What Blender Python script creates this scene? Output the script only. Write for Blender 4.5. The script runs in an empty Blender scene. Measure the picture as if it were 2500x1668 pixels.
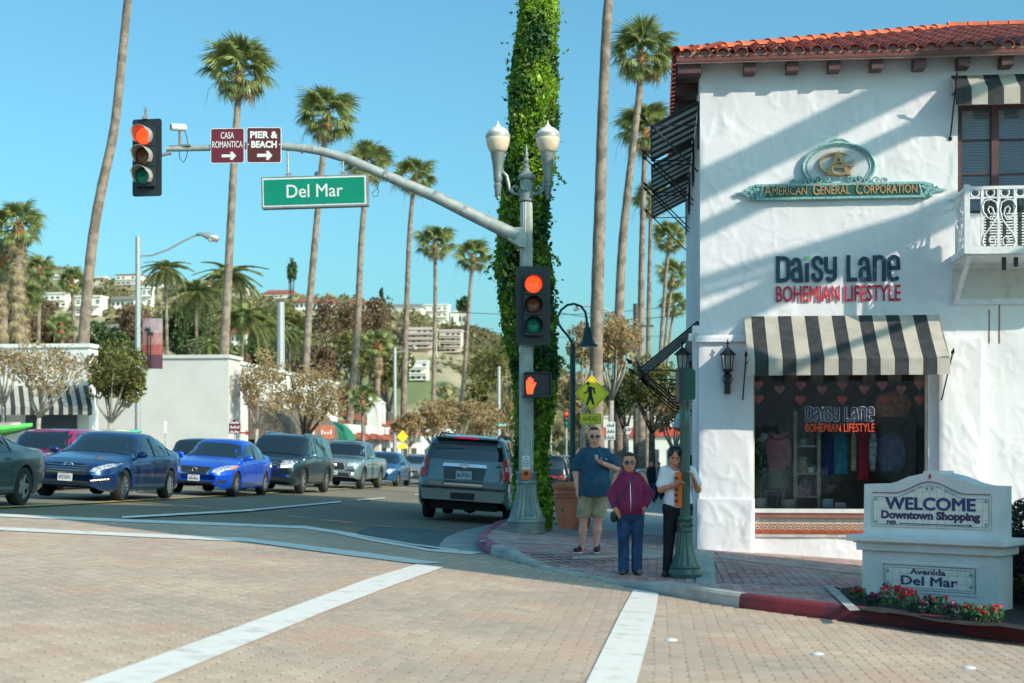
import bpy, bmesh, math, random
import numpy as np
from mathutils import Vector, Matrix
from mathutils.bvhtree import BVHTree
from mathutils.geometry import tessellate_polygon
random.seed(7)
R = math.radians
# ------------------------------------------------------------ camera, sky, sun, exposure
SC = bpy.context.scene
COL = SC.collection
F, EYE, HY = 3472.0, 1.6, 1100.0          # focal length in photo pixels, eye height, horizon row
cam_d = bpy.data.cameras.new('camera'); cam = bpy.data.objects.new('camera', cam_d); COL.objects.link(cam)
cam.location = (0, 0, EYE); cam.rotation_euler = (R(90), 0, 0)
cam_d.sensor_width = 36; cam_d.lens = 50; cam_d.shift_y = (HY - 834) / 2500.0
cam_d.clip_end = 6000; cam_d.clip_start = 0.1
cam_d.dof.use_dof = True; cam_d.dof.focus_distance = 20; cam_d.dof.aperture_fstop = 2.0
SC.camera = cam
world = bpy.data.worlds.new("World"); SC.world = world; world.use_nodes = True
wn, wl = world.node_tree.nodes, world.node_tree.links
wn.clear()
sky = wn.new('ShaderNodeTexSky'); sky.sky_type = 'NISHITA'; sky.sun_disc = False
SUN_EL, SUN_ROT = R(29), R(128)
sky.sun_elevation = SUN_EL; sky.sun_rotation = SUN_ROT
sky.air_density = 1.0; sky.dust_density = 2.7; sky.ozone_density = 1.5; sky.altitude = 0
mul = wn.new('ShaderNodeMix'); mul.data_type = 'RGBA'; mul.blend_type = 'MULTIPLY'
mul.inputs[0].default_value = 1; mul.inputs[7].default_value = (0.37, 0.70, 0.72, 1)
gam = wn.new('ShaderNodeGamma'); gam.inputs[1].default_value = 1.0
bg = wn.new('ShaderNodeBackground'); bg.inputs[1].default_value = 0.15
wo = wn.new('ShaderNodeOutputWorld')
wl.new(sky.outputs[0], gam.inputs[0]); wl.new(gam.outputs[0], mul.inputs[6]); wl.new(mul.outputs[2], bg.inputs[0]); wl.new(bg.outputs[0], wo.inputs[0])
sun_d = bpy.data.lights.new('sun', 'SUN'); sun_d.energy = 2.5; sun_d.angle = R(0.5); sun_d.color = (1.0, 0.86, 0.72)
sun = bpy.data.objects.new('sun', sun_d); COL.objects.link(sun)
sdir = Vector((math.sin(SUN_ROT) * math.cos(SUN_EL), math.cos(SUN_ROT) * math.cos(SUN_EL), math.sin(SUN_EL)))
sun.rotation_euler = sdir.to_track_quat('Z', 'Y').to_euler()
sun.location = (20, -20, 30)
SC.view_settings.view_transform = 'Standard'; SC.view_settings.look = 'None'
SC.view_settings.exposure = 0.93; SC.view_settings.gamma = 1
SC.view_settings.use_curve_mapping = False
SC.render.engine = 'CYCLES'
SC.cycles.use_denoising = True
SC.cycles.max_bounces = 8; SC.cycles.transparent_max_bounces = 12
SC.cycles.diffuse_bounces = 5; SC.cycles.glossy_bounces = 3; SC.cycles.transmission_bounces = 4
SC.cycles.caustics_reflective = False; SC.cycles.caustics_refractive = False

# ------------------------------------------------------------ geometry of the place
TH = R(5.75); CT, ST = math.cos(TH), math.sin(TH)   # the street runs 5.75 deg to the right of the view
def uv_of(X, Y): return X * CT - Y * ST, X * ST + Y * CT
def xy_of(u, v): return u * CT + v * ST, -u * ST + v * CT
def zr(X, Y):                                        # the road: falls to the right and away
    u, v = uv_of(X, Y)
    u = np.clip(u, -13.5, 40); v = np.clip(v, -60, 100)
    return 0.2816 - 0.063 * u - 0.0152 * v
def ray(px, py, Y): return Vector(((px - 1250) * Y / F, Y, EYE + (HY - py) * Y / F))
def G(px, py, off=0.0):                              # ground point seen at a photo pixel
    A = (px - 1250) / F
    den = (py - HY) / F - 0.063 * (CT * A - ST) - 0.0152 * (ST * A + CT)
    Y = (EYE - 0.2816 - off) / den
    if A * Y * CT - Y * ST < -13.5: Y = (EYE - 0.2816 - 0.063 * 13.5 - off) / ((py - HY) / F - 0.0152 * (ST * A + CT))
    return Vector((A * Y, Y, float(zr(A * Y, Y)) + off))
def S(Y): return F / Y

def vnoise(x, y, seed=0):
    xi = np.floor(x).astype(np.int64); yi = np.floor(y).astype(np.int64)
    fx = x - xi; fy = y - yi; fx = fx * fx * (3 - 2 * fx); fy = fy * fy * (3 - 2 * fy)
    def h(a, b):
        n = (a * 374761393 + b * 668265263 + seed * 974634777) & 0xffffffff
        n = ((n ^ (n >> 13)) * 1274126177) & 0xffffffff
        return ((n ^ (n >> 16)) & 0xffff) / 65535.0
    return (h(xi, yi) * (1 - fx) + h(xi + 1, yi) * fx) * (1 - fy) + (h(xi, yi + 1) * (1 - fx) + h(xi + 1, yi + 1) * fx) * fy
def fbm(x, y, seed=0, o=4):
    r = 0; a = .5
    for i in range(o):
        r = r + a * vnoise(x * 2 ** i, y * 2 ** i, seed + i * 17); a *= .5
    return r

# ------------------------------------------------------------ materials
MATS = {}
def mt(name, col=(.5, .5, .5), rough=.6, metal=0., var=.12, scale=4., bump=0., bscale=60., rnd=0., coat=0., emit=None, es=1., spec=None, col2=None, ramp=(.4, .6), detail=4, trans=0, alpha=None, coords='Object'):
    if name in MATS: return MATS[name]
    m = bpy.data.materials.new(name); m.use_nodes = True; MATS[name] = m
    n, l = m.node_tree.nodes, m.node_tree.links
    b = n['Principled BSDF']
    b.inputs['Roughness'].default_value = rough; b.inputs['Metallic'].default_value = metal
    if spec is not None: b.inputs['Specular IOR Level'].default_value = spec
    if coat: b.inputs['Coat Weight'].default_value = coat; b.inputs['Coat Roughness'].default_value = .04
    c = (*col, 1)
    tc = n.new('ShaderNodeTexCoord'); out = tc.outputs[coords]
    cur = None
    if var or col2:
        tx = n.new('ShaderNodeTexNoise'); tx.inputs['Scale'].default_value = scale; tx.inputs['Detail'].default_value = detail
        l.new(out, tx.inputs['Vector'])
        mr = n.new('ShaderNodeMapRange'); mr.inputs[1].default_value = ramp[0]; mr.inputs[2].default_value = ramp[1]
        l.new(tx.outputs[0], mr.inputs[0])
        mx = n.new('ShaderNodeMix'); mx.data_type = 'RGBA'
        c2 = col2 if col2 else tuple(max(0, x * (1 - var)) for x in col)
        c1 = col if col2 else tuple(min(1, x * (1 + var)) for x in col)
        mx.inputs[6].default_value = (*c1, 1); mx.inputs[7].default_value = (*c2, 1)
        l.new(mr.outputs[0], mx.inputs[0]); cur = mx.outputs[2]
    if rnd:
        oi = n.new('ShaderNodeObjectInfo'); ge = n.new('ShaderNodeNewGeometry')
        ad = n.new('ShaderNodeMath'); ad.operation = 'ADD'; l.new(oi.outputs['Random'], ad.inputs[0]); l.new(ge.outputs['Random Per Island'], ad.inputs[1])
        fr = n.new('ShaderNodeMath'); fr.operation = 'FRACT'; l.new(ad.outputs[0], fr.inputs[0])
        m2 = n.new('ShaderNodeMapRange'); m2.inputs[3].default_value = 1 - rnd; m2.inputs[4].default_value = 1 + rnd
        l.new(fr.outputs[0], m2.inputs[0])
        vm = n.new('ShaderNodeVectorMath'); vm.operation = 'SCALE'
        if cur: l.new(cur, vm.inputs[0])
        else: vm.inputs[0].default_value = col
        l.new(m2.outputs[0], vm.inputs['Scale']); cur = vm.outputs[0]
    if cur: l.new(cur, b.inputs['Base Color'])
    else: b.inputs['Base Color'].default_value = c
    if bump:
        tb = n.new('ShaderNodeTexNoise'); tb.inputs['Scale'].default_value = bscale; tb.inputs['Detail'].default_value = 5
        l.new(out, tb.inputs['Vector'])
        bp = n.new('ShaderNodeBump'); bp.inputs['Strength'].default_value = bump; bp.inputs['Distance'].default_value = .02
        l.new(tb.outputs[0], bp.inputs['Height']); l.new(bp.outputs[0], b.inputs['Normal'])
    if emit:
        b.inputs['Emission Color'].default_value = (*emit, 1); b.inputs['Emission Strength'].default_value = es
    if trans: b.inputs['Transmission Weight'].default_value = trans
    if alpha is not None: b.inputs['Alpha'].default_value = alpha
    return m
def translucent(m, k, c=None):
    n, l = m.node_tree.nodes, m.node_tree.links; b = n['Principled BSDF']; o = n['Material Output']
    t = n.new('ShaderNodeBsdfTranslucent'); mx = n.new('ShaderNodeMixShader'); mx.inputs[0].default_value = k
    if c: t.inputs[0].default_value = (*c, 1)
    elif b.inputs['Base Color'].is_linked: l.new(b.inputs['Base Color'].links[0].from_socket, t.inputs[0])
    else: t.inputs[0].default_value = b.inputs['Base Color'].default_value
    l.new(b.outputs[0], mx.inputs[1]); l.new(t.outputs[0], mx.inputs[2]); l.new(mx.outputs[0], o.inputs[0]); return m
def glass_mat(name, tint=(.8, .85, .85), refl=.12, rough=.0):
    m = bpy.data.materials.new(name); m.use_nodes = True; MATS[name] = m
    n, l = m.node_tree.nodes, m.node_tree.links; n.clear()
    o = n.new('ShaderNodeOutputMaterial'); t = n.new('ShaderNodeBsdfTransparent'); t.inputs[0].default_value = (*tint, 1)
    g = n.new('ShaderNodeBsdfGlossy'); g.inputs['Roughness'].default_value = rough; g.inputs[0].default_value = (.9, .95, 1, 1)
    fr = n.new('ShaderNodeFresnel'); fr.inputs[0].default_value = 1.5
    ad = n.new('ShaderNodeMath'); ad.operation = 'ADD'; ad.inputs[1].default_value = refl; ad.use_clamp = True
    mx = n.new('ShaderNodeMixShader'); l.new(fr.outputs[0], ad.inputs[0]); l.new(ad.outputs[0], mx.inputs[0])
    l.new(t.outputs[0], mx.inputs[1]); l.new(g.outputs[0], mx.inputs[2]); l.new(mx.outputs[0], o.inputs[0])
    return m

# ------------------------------------------------------------ mesh collecting
class MB:
    def __init__(s, M=None): s.v = []; s.f = []; s.m = []; s.mi = 0; s.M = M
    def mat(s, i): s.mi = i; return s
    def add(s, vs, fs):
        o = len(s.v)
        if s.M is not None: vs = [s.M @ Vector(v) for v in vs]
        s.v += [tuple(v) for v in vs]; s.f += [[i + o for i in f] for f in fs]; s.m += [s.mi] * len(fs)
        return s
    def box(s, c, d, rz=0, rx=0, ry=0):
        x, y, z = [k / 2 for k in d]
        Mx = Matrix.Translation(c) @ Matrix.Rotation(rz, 4, 'Z') @ Matrix.Rotation(ry, 4, 'Y') @ Matrix.Rotation(rx, 4, 'X')
        vs = [Mx @ Vector(p) for p in ((-x, -y, -z), (x, -y, -z), (x, y, -z), (-x, y, -z), (-x, -y, z), (x, -y, z), (x, y, z), (-x, y, z))]
        return s.add(vs, [(0, 3, 2, 1), (4, 5, 6, 7), (0, 1, 5, 4), (1, 2, 6, 5), (2, 3, 7, 6), (3, 0, 4, 7)])
    def bar(s, a, b, w, h=None):                      # box between two points
        a, b = Vector(a), Vector(b); h = h or w
        d = b - a; L = d.length; q = d.to_track_quat('Y', 'Z').to_matrix().to_4x4()
        Mx = Matrix.Translation((a + b) / 2) @ q
        x, y, z = w / 2, L / 2, h / 2
        vs = [Mx @ Vector(p) for p in ((-x, -y, -z), (x, -y, -z), (x, y, -z), (-x, y, -z), (-x, -y, z), (x, -y, z), (x, y, z), (-x, y, z))]
        return s.add(vs, [(0, 3, 2, 1), (4, 5, 6, 7), (0, 1, 5, 4), (1, 2, 6, 5), (2, 3, 7, 6), (3, 0, 4, 7)])
    def tube(s, pts, r, n=8, caps=True):
        pts = [Vector(p) for p in pts]; k = len(pts)
        if not hasattr(r, '__len__'): r = [r] * k
        vs = []; fs = []; up = None
        for i, p in enumerate(pts):
            t = (pts[min(i + 1, k - 1)] - pts[max(i - 1, 0)]).normalized()
            if up is None:
                up = Vector((0, 0, 1)) if abs(t.z) < .9 else Vector((1, 0, 0))
            a = t.cross(up); a.normalize(); b = a.cross(t); up = b
            for j in range(n):
                an = 2 * math.pi * j / n
                vs.append(p + a * (r[i] * math.cos(an)) + b * (r[i] * math.sin(an)))
        for i in range(k - 1):
            for j in range(n):
                fs.append((i * n + j, i * n + (j + 1) % n, (i + 1) * n + (j + 1) % n, (i + 1) * n + j))
        if caps: fs.append(tuple(range(n))[::-1]); fs.append(tuple((k - 1) * n + j for j in range(n)))
        return s.add(vs, fs)
    def lathe(s, prof, n=24, c=(0, 0, 0), flute=None, axis='Z', caps=True):
        vs = []; fs = []
        for (r, z) in prof:
            for j in range(n):
                a = 2 * math.pi * j / n
                rr = r
                if flute and flute[1] <= z <= flute[2]: rr = r * (1 - flute[3] * (j % 2))
                p = (rr * math.cos(a), rr * math.sin(a), z)
                if axis == 'X': p = (z, p[0], p[1])
                elif axis == 'Y': p = (p[0], z, p[1])
                vs.append((p[0] + c[0], p[1] + c[1], p[2] + c[2]))
        for i in range(len(prof) - 1):
            for j in range(n):
                fs.append((i * n + j, i * n + (j + 1) % n, (i + 1) * n + (j + 1) % n, (i + 1) * n + j))
        if caps: fs.append(tuple(range(n))[::-1]); fs.append(tuple((len(prof) - 1) * n + j for j in range(n)))
        return s.add(vs, fs)
    def prism(s, poly, y0, y1, plane='XZ'):           # polygon in a plane, extruded along the third axis
        n = len(poly)
        def P(a, b, c):
            return {'XZ': (a, c, b), 'XY': (a, b, c), 'YZ': (c, a, b)}[plane]
        vs = [P(a, b, y0) for a, b in poly] + [P(a, b, y1) for a, b in poly]
        fs = [(i, (i + 1) % n, n + (i + 1) % n, n + i) for i in range(n)]
        tr = tessellate_polygon([[Vector((a, b, 0)) for a, b in poly]])
        fs += [tuple(t) for t in tr] + [tuple(n + i for i in t)[::-1] for t in tr]
        return s.add(vs, fs)
    def quad(s, a, b, c, d): return s.add([a, b, c, d], [(0, 1, 2, 3)])
    def grid(s, P):                                   # P[i][j] points
        n, m = len(P), len(P[0]); vs = [p for row in P for p in row]
        return s.add(vs, [(i * m + j, i * m + j + 1, (i + 1) * m + j + 1, (i + 1) * m + j) for i in range(n - 1) for j in range(m - 1)])
    def mesh(s, name, mats, smooth=False, auto=None):
        me = bpy.data.meshes.new(name); me.from_pydata(s.v, [], s.f)
        if not isinstance(mats, (list, tuple)): mats = [mats]
        for m in mats: me.materials.append(m)
        if len(mats) > 1: me.polygons.foreach_set('material_index', s.m)
        if smooth or auto:
            me.polygons.foreach_set('use_smooth', [True] * len(me.polygons))
            if auto:
                bm = bmesh.new(); bm.from_mesh(me); lim = R(auto)
                for e in bm.edges:
                    if len(e.link_faces) == 2 and e.calc_face_angle(0) > lim: e.smooth = False
                bm.to_mesh(me); bm.free()
        me.update(); return me
def np_mesh(name, V, Fq, mats, smooth=False, midx=None):
    me = bpy.data.meshes.new(name)
    V = np.asarray(V, np.float32); Fq = np.asarray(Fq, np.int32); k = Fq.shape[1]
    me.vertices.add(len(V)); me.vertices.foreach_set('co', V.ravel())
    me.loops.add(Fq.size); me.loops.foreach_set('vertex_index', Fq.ravel())
    me.polygons.add(len(Fq)); me.polygons.foreach_set('loop_start', np.arange(0, Fq.size, k, dtype=np.int32))
    me.polygons.foreach_set('loop_total', np.full(len(Fq), k, np.int32))
    for m in (mats if isinstance(mats, (list, tuple)) else [mats]): me.materials.append(m)
    if midx is not None: me.polygons.foreach_set('material_index', midx)
    me.polygons.foreach_set('use_smooth', np.full(len(Fq), bool(smooth)))
    me.update(calc_edges=True); me.validate(); return me
def obj(name, me, parent=None, loc=None, rot=None, kind=None, label=None):
    o = bpy.data.objects.new(name, me); COL.objects.link(o)
    if parent: o.parent = parent
    if loc is not None: o.location = loc
    if rot is not None: o.rotation_euler = rot
    if kind: o['kind'] = kind
    if label: o['label'] = label
    return o
def part(name, mb, mats, parent, smooth=False, auto=None, **k):
    return obj(name, mb.mesh(name, mats, smooth, auto), parent, **k)
def tag(o, label, cat, group=None):
    o['label'] = label; o['category'] = cat
    if group: o['group'] = group
    return o
def thing(name, label, cat, loc=(0, 0, 0), rz=0, group=None):
    o = bpy.data.objects.new(name, None); COL.objects.link(o); o.empty_display_size = .2
    o.location = loc; o.rotation_euler = (0, 0, rz)
    return tag(o, label, cat, group)
def copy_tree(o, parent=None):
    kids = [c for c in KIDS(o)]
    c = o.copy(); COL.objects.link(c); c.parent = parent
    for k in kids: copy_tree(k, c)
    return c
def KIDS(o): return list(o.children)

_tcache = {}
def text_geo(s, bold=0.0, extr=0.0, space=1.0):
    key = (s, bold, extr, space)
    if key in _tcache: return _tcache[key]
    cu = bpy.data.curves.new('t', 'FONT'); cu.body = s; cu.offset = bold; cu.extrude = extr; cu.resolution_u = 3; cu.space_character = space
    cu.fill_mode = 'FRONT' if extr == 0 else 'BOTH'
    o = bpy.data.objects.new('t', cu); COL.objects.link(o)
    me = bpy.data.meshes.new_from_object(o)
    vs = np.array([v.co[:] for v in me.vertices]); fs = [tuple(p.vertices) for p in me.polygons]
    bpy.data.objects.remove(o); bpy.data.meshes.remove(me); bpy.data.curves.remove(cu)
    mn = vs[:, :2].min(0); sz = vs[:, :2].max(0) - mn
    vs[:, :2] = (vs[:, :2] - mn) / sz
    if extr: vs[:, 2] /= extr
    _tcache[key] = (vs, fs, sz[0] / sz[1]); return _tcache[key]
def put_text(mb, s, O, ax, up, w, h, bold=0.0, depth=0.0, out=None, shear=0.0, space=1.0, serif=False):
    """text fitted into w x h with its lower left corner at O, along ax / up"""
    O, ax, up = Vector(O), Vector(ax).normalized(), Vector(up).normalized()
    if s.startswith('#'):                                # lettering too blurred to read: a row of short dashes
        n = int(s[1:]); o3 = (Vector(out) if out is not None else ax.cross(up)) * .001
        for i in range(n):
            a = O + ax * (w * (i + .12) / n); b = O + ax * (w * (i + .80) / n); u2 = up * h * (.55 + .4 * (i % 3 == 1))
            mb.add([a + o3, b + o3, b + u2 + o3, a + u2 + o3], [(0, 1, 2, 3)])
        return
    many = bold > 0 and 'M' in s
    vs, fs, asp = text_geo(s, 0.0 if many else bold, depth if depth == 0 else .02, space)
    O, ax, up = Vector(O), Vector(ax).normalized(), Vector(up).normalized()
    out = Vector(out) if out is not None else ax.cross(up)
    if w is None: w = h * asp
    if many:
        b = bold * h * .9
        for i, (dx, dz) in enumerate(((-b, 0), (b, 0), (0, b * .7), (0, -b * .7), (-b / 2, b / 2), (b / 2, -b / 2))):
            mb.add([O + ax * (x * (w - 2 * b) + b + dx) + up * (y * (h - 2 * b) + b + dz) + out * (z * depth + i * .0004) for x, y, z in vs], fs)
        return
    P = [O + ax * (x * w + y * shear) + up * (y * h) + out * (z * depth) for x, y, z in vs]
    mb.add(P, fs)
# ------------------------------------------------------------ the white corner building
M_STUC = mt('white_stucco', (.77, .77, .80), .75, col2=(.69, .69, .72), scale=1.2, ramp=(.5, .75), bump=.22, bscale=9)
M_STUC2 = mt('white_stucco_plain', (.77, .77, .79), .75, var=.04, scale=2, bump=.15, bscale=30)
M_BROWN = mt('brown_paint', (.10, .045, .045), .5, var=.15)
M_DARKMET = mt('black_iron', (.02, .022, .026), .45, metal=.3, var=.1)
M_BLACKC = mt('black_canvas', (.035, .038, .042), .85, var=.25, scale=6, bump=.1, bscale=200)
M_CREAMC = mt('cream_canvas', (.62, .58, .50), .85, var=.08, scale=4, bump=.1, bscale=200)
translucent(M_CREAMC, .3)
M_WHITEP = mt('white_paint_metal', (.72, .74, .75), .45, var=.06, scale=8)
M_DARK = mt('dark_interior', (.03, .028, .03), .9)
M_GLASS = glass_mat('shop_glass', (.97, .98, .98), .0)
M_GLASSW = glass_mat('window_glass', (.97, .98, .99), .03)
M_TILE = mt('terracotta_tile', (.36, .065, .035), .55, col2=(.16, .075, .06), var=.2, scale=7, ramp=(.45, .62), rnd=.35, bump=.3, bscale=30)
M_TILEO = mt('orange_hip_tile', (.62, .12, .04), .5, var=.15, rnd=.12)

BO = Vector(((1709 - 1250) * 22.8 / F, 22.8, 0.0))
BM_ = Matrix.Translation(BO) @ Matrix.Rotation(-TH, 4, 'Z')
BMI = BM_.inverted()
def FP(px, py, w=0.0):
    """photo pixel -> (x, z) on the plane w metres in front of the shop facade"""
    a = (px - 1250) / F
    Y = (-w + BO.x * ST + BO.y * CT) / (a * ST + CT)
    p = ray(px, py, Y); q = BMI @ p
    return q.x, q.z
def fx(px, w=0): return FP(px, 900, w)[0]
def fz(py, px=2050, w=0): return FP(px, py, w)[1]

shop = thing('corner_building', 'white stucco corner shop with red clay tile roof, striped awnings and balcony', 'building', BO, -TH)

def stucco(name, x0, x1, z0, z1, w, depth, holes=(), amp=.012, step=.035, seed=1, parent=None, mat=None, sides='LRTB', axis='x', kind=None):
    nx = max(2, int((x1 - x0) / step)); nz = max(2, int((z1 - z0) / step))
    xs = np.linspace(x0, x1, nx + 1); zs = np.linspace(z0, z1, nz + 1)
    for h in holes:                                    # snap lines to the openings
        for k in (0, 1): i = np.abs(xs - h[k]).argmin(); xs[i] = h[k] if x0 < h[k] < x1 else xs[i]
        for k in (2, 3): i = np.abs(zs - h[k]).argmin(); zs[i] = h[k] if z0 < h[k] < z1 else zs[i]
    X, Z = np.meshgrid(xs, zs)
    wx = X + .5 * fbm(X * 2, Z * 2, seed + 5); wz = Z * .7 + .5 * fbm(X * 2 + 9, Z * 2, seed + 6)
    t = fbm(wx * 1.5, wz * 1.5, seed, 4)
    st = np.clip((t - .44) / .025, 0, 1) + np.clip((t - .50) / .02, 0, 1) + np.clip((t - .56) / .03, 0, 1)
    Hh = amp * (.6 * st + .8 * (fbm(X * 4, Z * 2.6, seed + 3, 2) - .45) + .8 * (1 - np.clip(np.abs(fbm(X * 3.2 + wz, Z * 2.6 + wx, seed + 8, 2) - .38) / .035, 0, 1)))
    e = np.minimum(np.minimum(X - x0, x1 - X), np.minimum(Z - z0, z1 - Z)); Hh = Hh * np.clip(e / .05, 0, 1)
    Wd = w + Hh
    V = np.stack([X, -Wd, Z], -1).reshape(-1, 3)
    idx = np.arange((nz + 1) * (nx + 1)).reshape(nz + 1, nx + 1)
    keep = np.ones((nz, nx), bool)
    xc = (xs[:-1] + xs[1:]) / 2; zc = (zs[:-1] + zs[1:]) / 2
    for h in holes:
        keep &= ~((zc[:, None] > h[2]) & (zc[:, None] < h[3]) & (xc[None] > h[0]) & (xc[None] < h[1]))
    Q = np.stack([idx[:-1, :-1], idx[:-1, 1:], idx[1:, 1:], idx[1:, :-1]], -1)[keep]
    V = list(map(tuple, V)); Fs = Q.tolist()
    def side(a, b):
        n = len(V); V.extend([(a[0], -w, a[1]), (b[0], -w, b[1]), (b[0], -w + depth, b[1]), (a[0], -w + depth, a[1])]); Fs.append((n, n + 1, n + 2, n + 3))
    if 'L' in sides: side((x0, z0), (x0, z1))
    if 'R' in sides: side((x1, z0), (x1, z1))
    if 'T' in sides: side((x0, z1), (x1, z1))
    if 'B' in sides: side((x0, z0), (x1, z0))
    for h in holes:
        side((h[0], h[2]), (h[0], h[3])); side((h[1], h[2]), (h[1], h[3])); side((h[0], h[3]), (h[1], h[3])); side((h[0], h[2]), (h[1], h[2]))
    if axis == 'y': V = [(y, x, z) for x, y, z in V]
    o = obj(name, np_mesh(name, V, Fs, mat or M_STUC, smooth=True), parent, kind=kind)
    me = o.data; bm = bmesh.new(); bm.from_mesh(me)
    for ed in bm.edges:
        if len(ed.link_faces) == 2 and ed.calc_face_angle(0) > R(50): ed.smooth = False
    bm.to_mesh(me); bm.free()
    return o

ZE = fz(168, 1715)                       # top of the wall under the eave
WX0, WX1 = fx(1838), fx(2266); WZ0, WZ1 = fz(1303), fz(880)
UX0, UX1, UZ0, UZ1 = fx(2338), fx(2338) + 1.75, fz(522, 2338), fz(255, 2338)
stucco('wall', 0, 9.0, -.9, ZE + .1, 0, .22, holes=[(WX0, WX1, -1.0, WZ1), (UX0, UX1, UZ0, UZ1)], amp=.008, step=.03, seed=3, parent=shop)
zc = fz(838, 1770)
stucco('pier', -.02, WX0 + .0, -.9, zc, .10, .12, amp=.009, step=.03, seed=11, parent=shop)
stucco('pier', fx(2290), fx(2392), -.9, fz(828, 2340), .10, .12, amp=.012, step=.03, seed=15, parent=shop)
stucco('pier_base', -.05, WX0 + .02, -.9, fz(1219, 1770, .16), .16, .12, amp=.012, step=.03, seed=19, parent=shop)
stucco('wall_below_window', WX0 - .05, WX1 + .2, -.9, WZ0, -.02, .12, amp=.009, step=.03, seed=23, parent=shop)
mb = MB(); mb.box((WX0 / 2 - .02, -.13, zc + .045), (WX0 + .12, .1, .07)); mb.box((WX0 / 2 - .02, -.10, zc + .1), (WX0 + .06, .06, .05))
part('pier_cornice', mb, M_STUC2, shop)
# side walls, far walls, floor between the storeys, room
mb = MB()
mb.box((.11, 5.2, 3.4), (.22, 9.95, 8.6)); part('side_wall', mb, M_STUC2, shop)
mb = MB(); mb.box((8.9, 5.2, 3.4), (.2, 9.9, 8.6)); mb.box((4.5, 10.3, 3.4), (9.0, .2, 8.6)); part('rear_wall', mb, M_STUC2, shop)
mb = MB(); mb.box((4.5, 5.2, 3.62), (8.6, 9.7, .2)); mb.box((4.5, 5.2, .12), (8.6, 9.7, .1)); part('floor_slab', mb, mt('shop_floor', (.25, .2, .16), .6), shop)
mb = MB(); mb.box((4.5, 3.0, 1.8), (8.5, .1, 3.4)); part('room_wall', mb, mt('room_wall', (.36, .27, .25), .8), shop)
# side wall pilasters seen edge on, pale band mouldings
for y in (.0, 3.3, 6.6, 9.9):
    mb = MB(); mb.box((-.06, y + .2, 1.4), (.12, .4, 4.4)); part('side_pilaster', mb, M_STUC2, shop)
mb = MB(); mb.box((-.1, 5, zc + .1), (.16, 10, .12)); part('side_cornice', mb, M_STUC2, shop)

# --- roof
PIT = R(18.7); OV = .38; cP, sP = math.cos(PIT), math.sin(PIT)
ZT = ZE + .10
def tile_mesh(name, r0, r1, L, mat, n=6, th=.016):
    mb = MB(); vs = []
    for (r, y) in ((r0, 0), (r1, L)):
        for rr in (r, r - th):
            for k in range(n + 1):
                a = math.pi * k / n
                vs.append((rr * math.cos(a), y, rr * math.sin(a) * .85))
    m = n + 1; fs = []
    for k in range(n):
        fs.append((k, k + 1, 2 * m + k + 1, 2 * m + k)); fs.append((m + k, 3 * m + k, 3 * m + k + 1, m + k + 1))
        fs.append((k, m + k, m + k + 1, k + 1))
    mb.add(vs, fs); return mb.mesh(name, mat, smooth=False, auto=40)
TM = tile_mesh('roof_tile', .105, .088, .44, M_TILE)
sheet = MB()
ncol = int((8.9 + OV * 2) / .29)
for i in range(ncol):                                  # the pan course between the covers, rippled
    xc = -OV + .29 * (i + 1)
    dmax = min(5.3, xc + OV)
    P = []
    for k in range(7):
        a = math.pi * k / 6
        xx = xc - .10 * math.cos(a); zz = -.045 * math.sin(a)
        P.append([(xx, -OV + t * cP, ZT + t * sP + zz + .01) for t in (0, dmax / cP)])
    sheet.grid(P)
pan = part('roof_pans', sheet, M_TILE, shop, smooth=True); pan['kind'] = 'stuff'
mb = MB()
z5 = ZT + 5.3 * math.tan(PIT)
mb.add([(-OV, -OV, ZT - .06), (9 + OV, -OV, ZT - .06), (9 + OV, 5.3 - OV, z5 - .06), (-OV + 5.3, 5.3 - OV, z5 - .06), (-OV, 10.6, ZT - .06), (-OV + 5.3, 10.6, z5 - .06), (-OV, -OV, ZT - .09), (9 + OV, -OV, ZT - .09), (-OV, 10.6, ZT - .09)],
       [(0, 1, 2, 3), (0, 3, 5, 4), (6, 7, 1, 0), (6, 0, 4, 8)])
part('roof_deck', mb, M_BROWN, shop)
mb = MB(); mb.box((4.5, -OV + .03, ZT - .03), (9 + 2 * OV, .05, .09)); mb.box((-OV + .03, 5.1, ZT - .03), (.05, 10.9, .09)); part('eave_board', mb, mt('eave_board', (.20, .05, .04), .6), shop)
cand = []
for i in range(ncol):
    xc = -OV + .29 * (i + .5) ; j = 0
    while True:
        d = .38 * j
        if d * cP > min(5.1, xc + OV + .12): break
        cand.append((j * .6 + abs(xc - 3) * .25, xc, d, 0)); j += 1
for i in range(30):
    yc = -OV + .29 * (i + .5)
    for j in range(2):
        if .38 * j < yc + OV: cand.append((3 + j + yc * .35, yc, .38 * j, 1))
cand.sort(); rest = MB()
tv = [v.co.copy() for v in TM.vertices]; tf = [tuple(p.vertices) for p in TM.polygons]
for n_, (_, a, d, side) in enumerate(cand):
    ja = random.uniform(-.02, .02); jz = random.uniform(0, .006)
    if side == 0: Mx = Matrix.Translation((a, -OV - .05 + d * cP, ZT + d * sP + .02 + jz)) @ Matrix.Rotation(ja, 4, 'Z') @ Matrix.Rotation(PIT - .02, 4, 'X')
    else: Mx = Matrix.Translation((-OV - .05 + d * cP, a, ZT + d * sP + .02 + jz)) @ Matrix.Rotation(-R(90) + ja, 4, 'Z') @ Matrix.Rotation(PIT - .02, 4, 'X')
    if n_ < 290:
        o = obj('roof_tile', TM, shop); o.matrix_local = Mx
    else: rest.add([Mx @ v for v in tv], tf)
ro = part('roof_tiles', rest, M_TILE, shop, auto=40); ro['kind'] = 'stuff'
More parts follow.
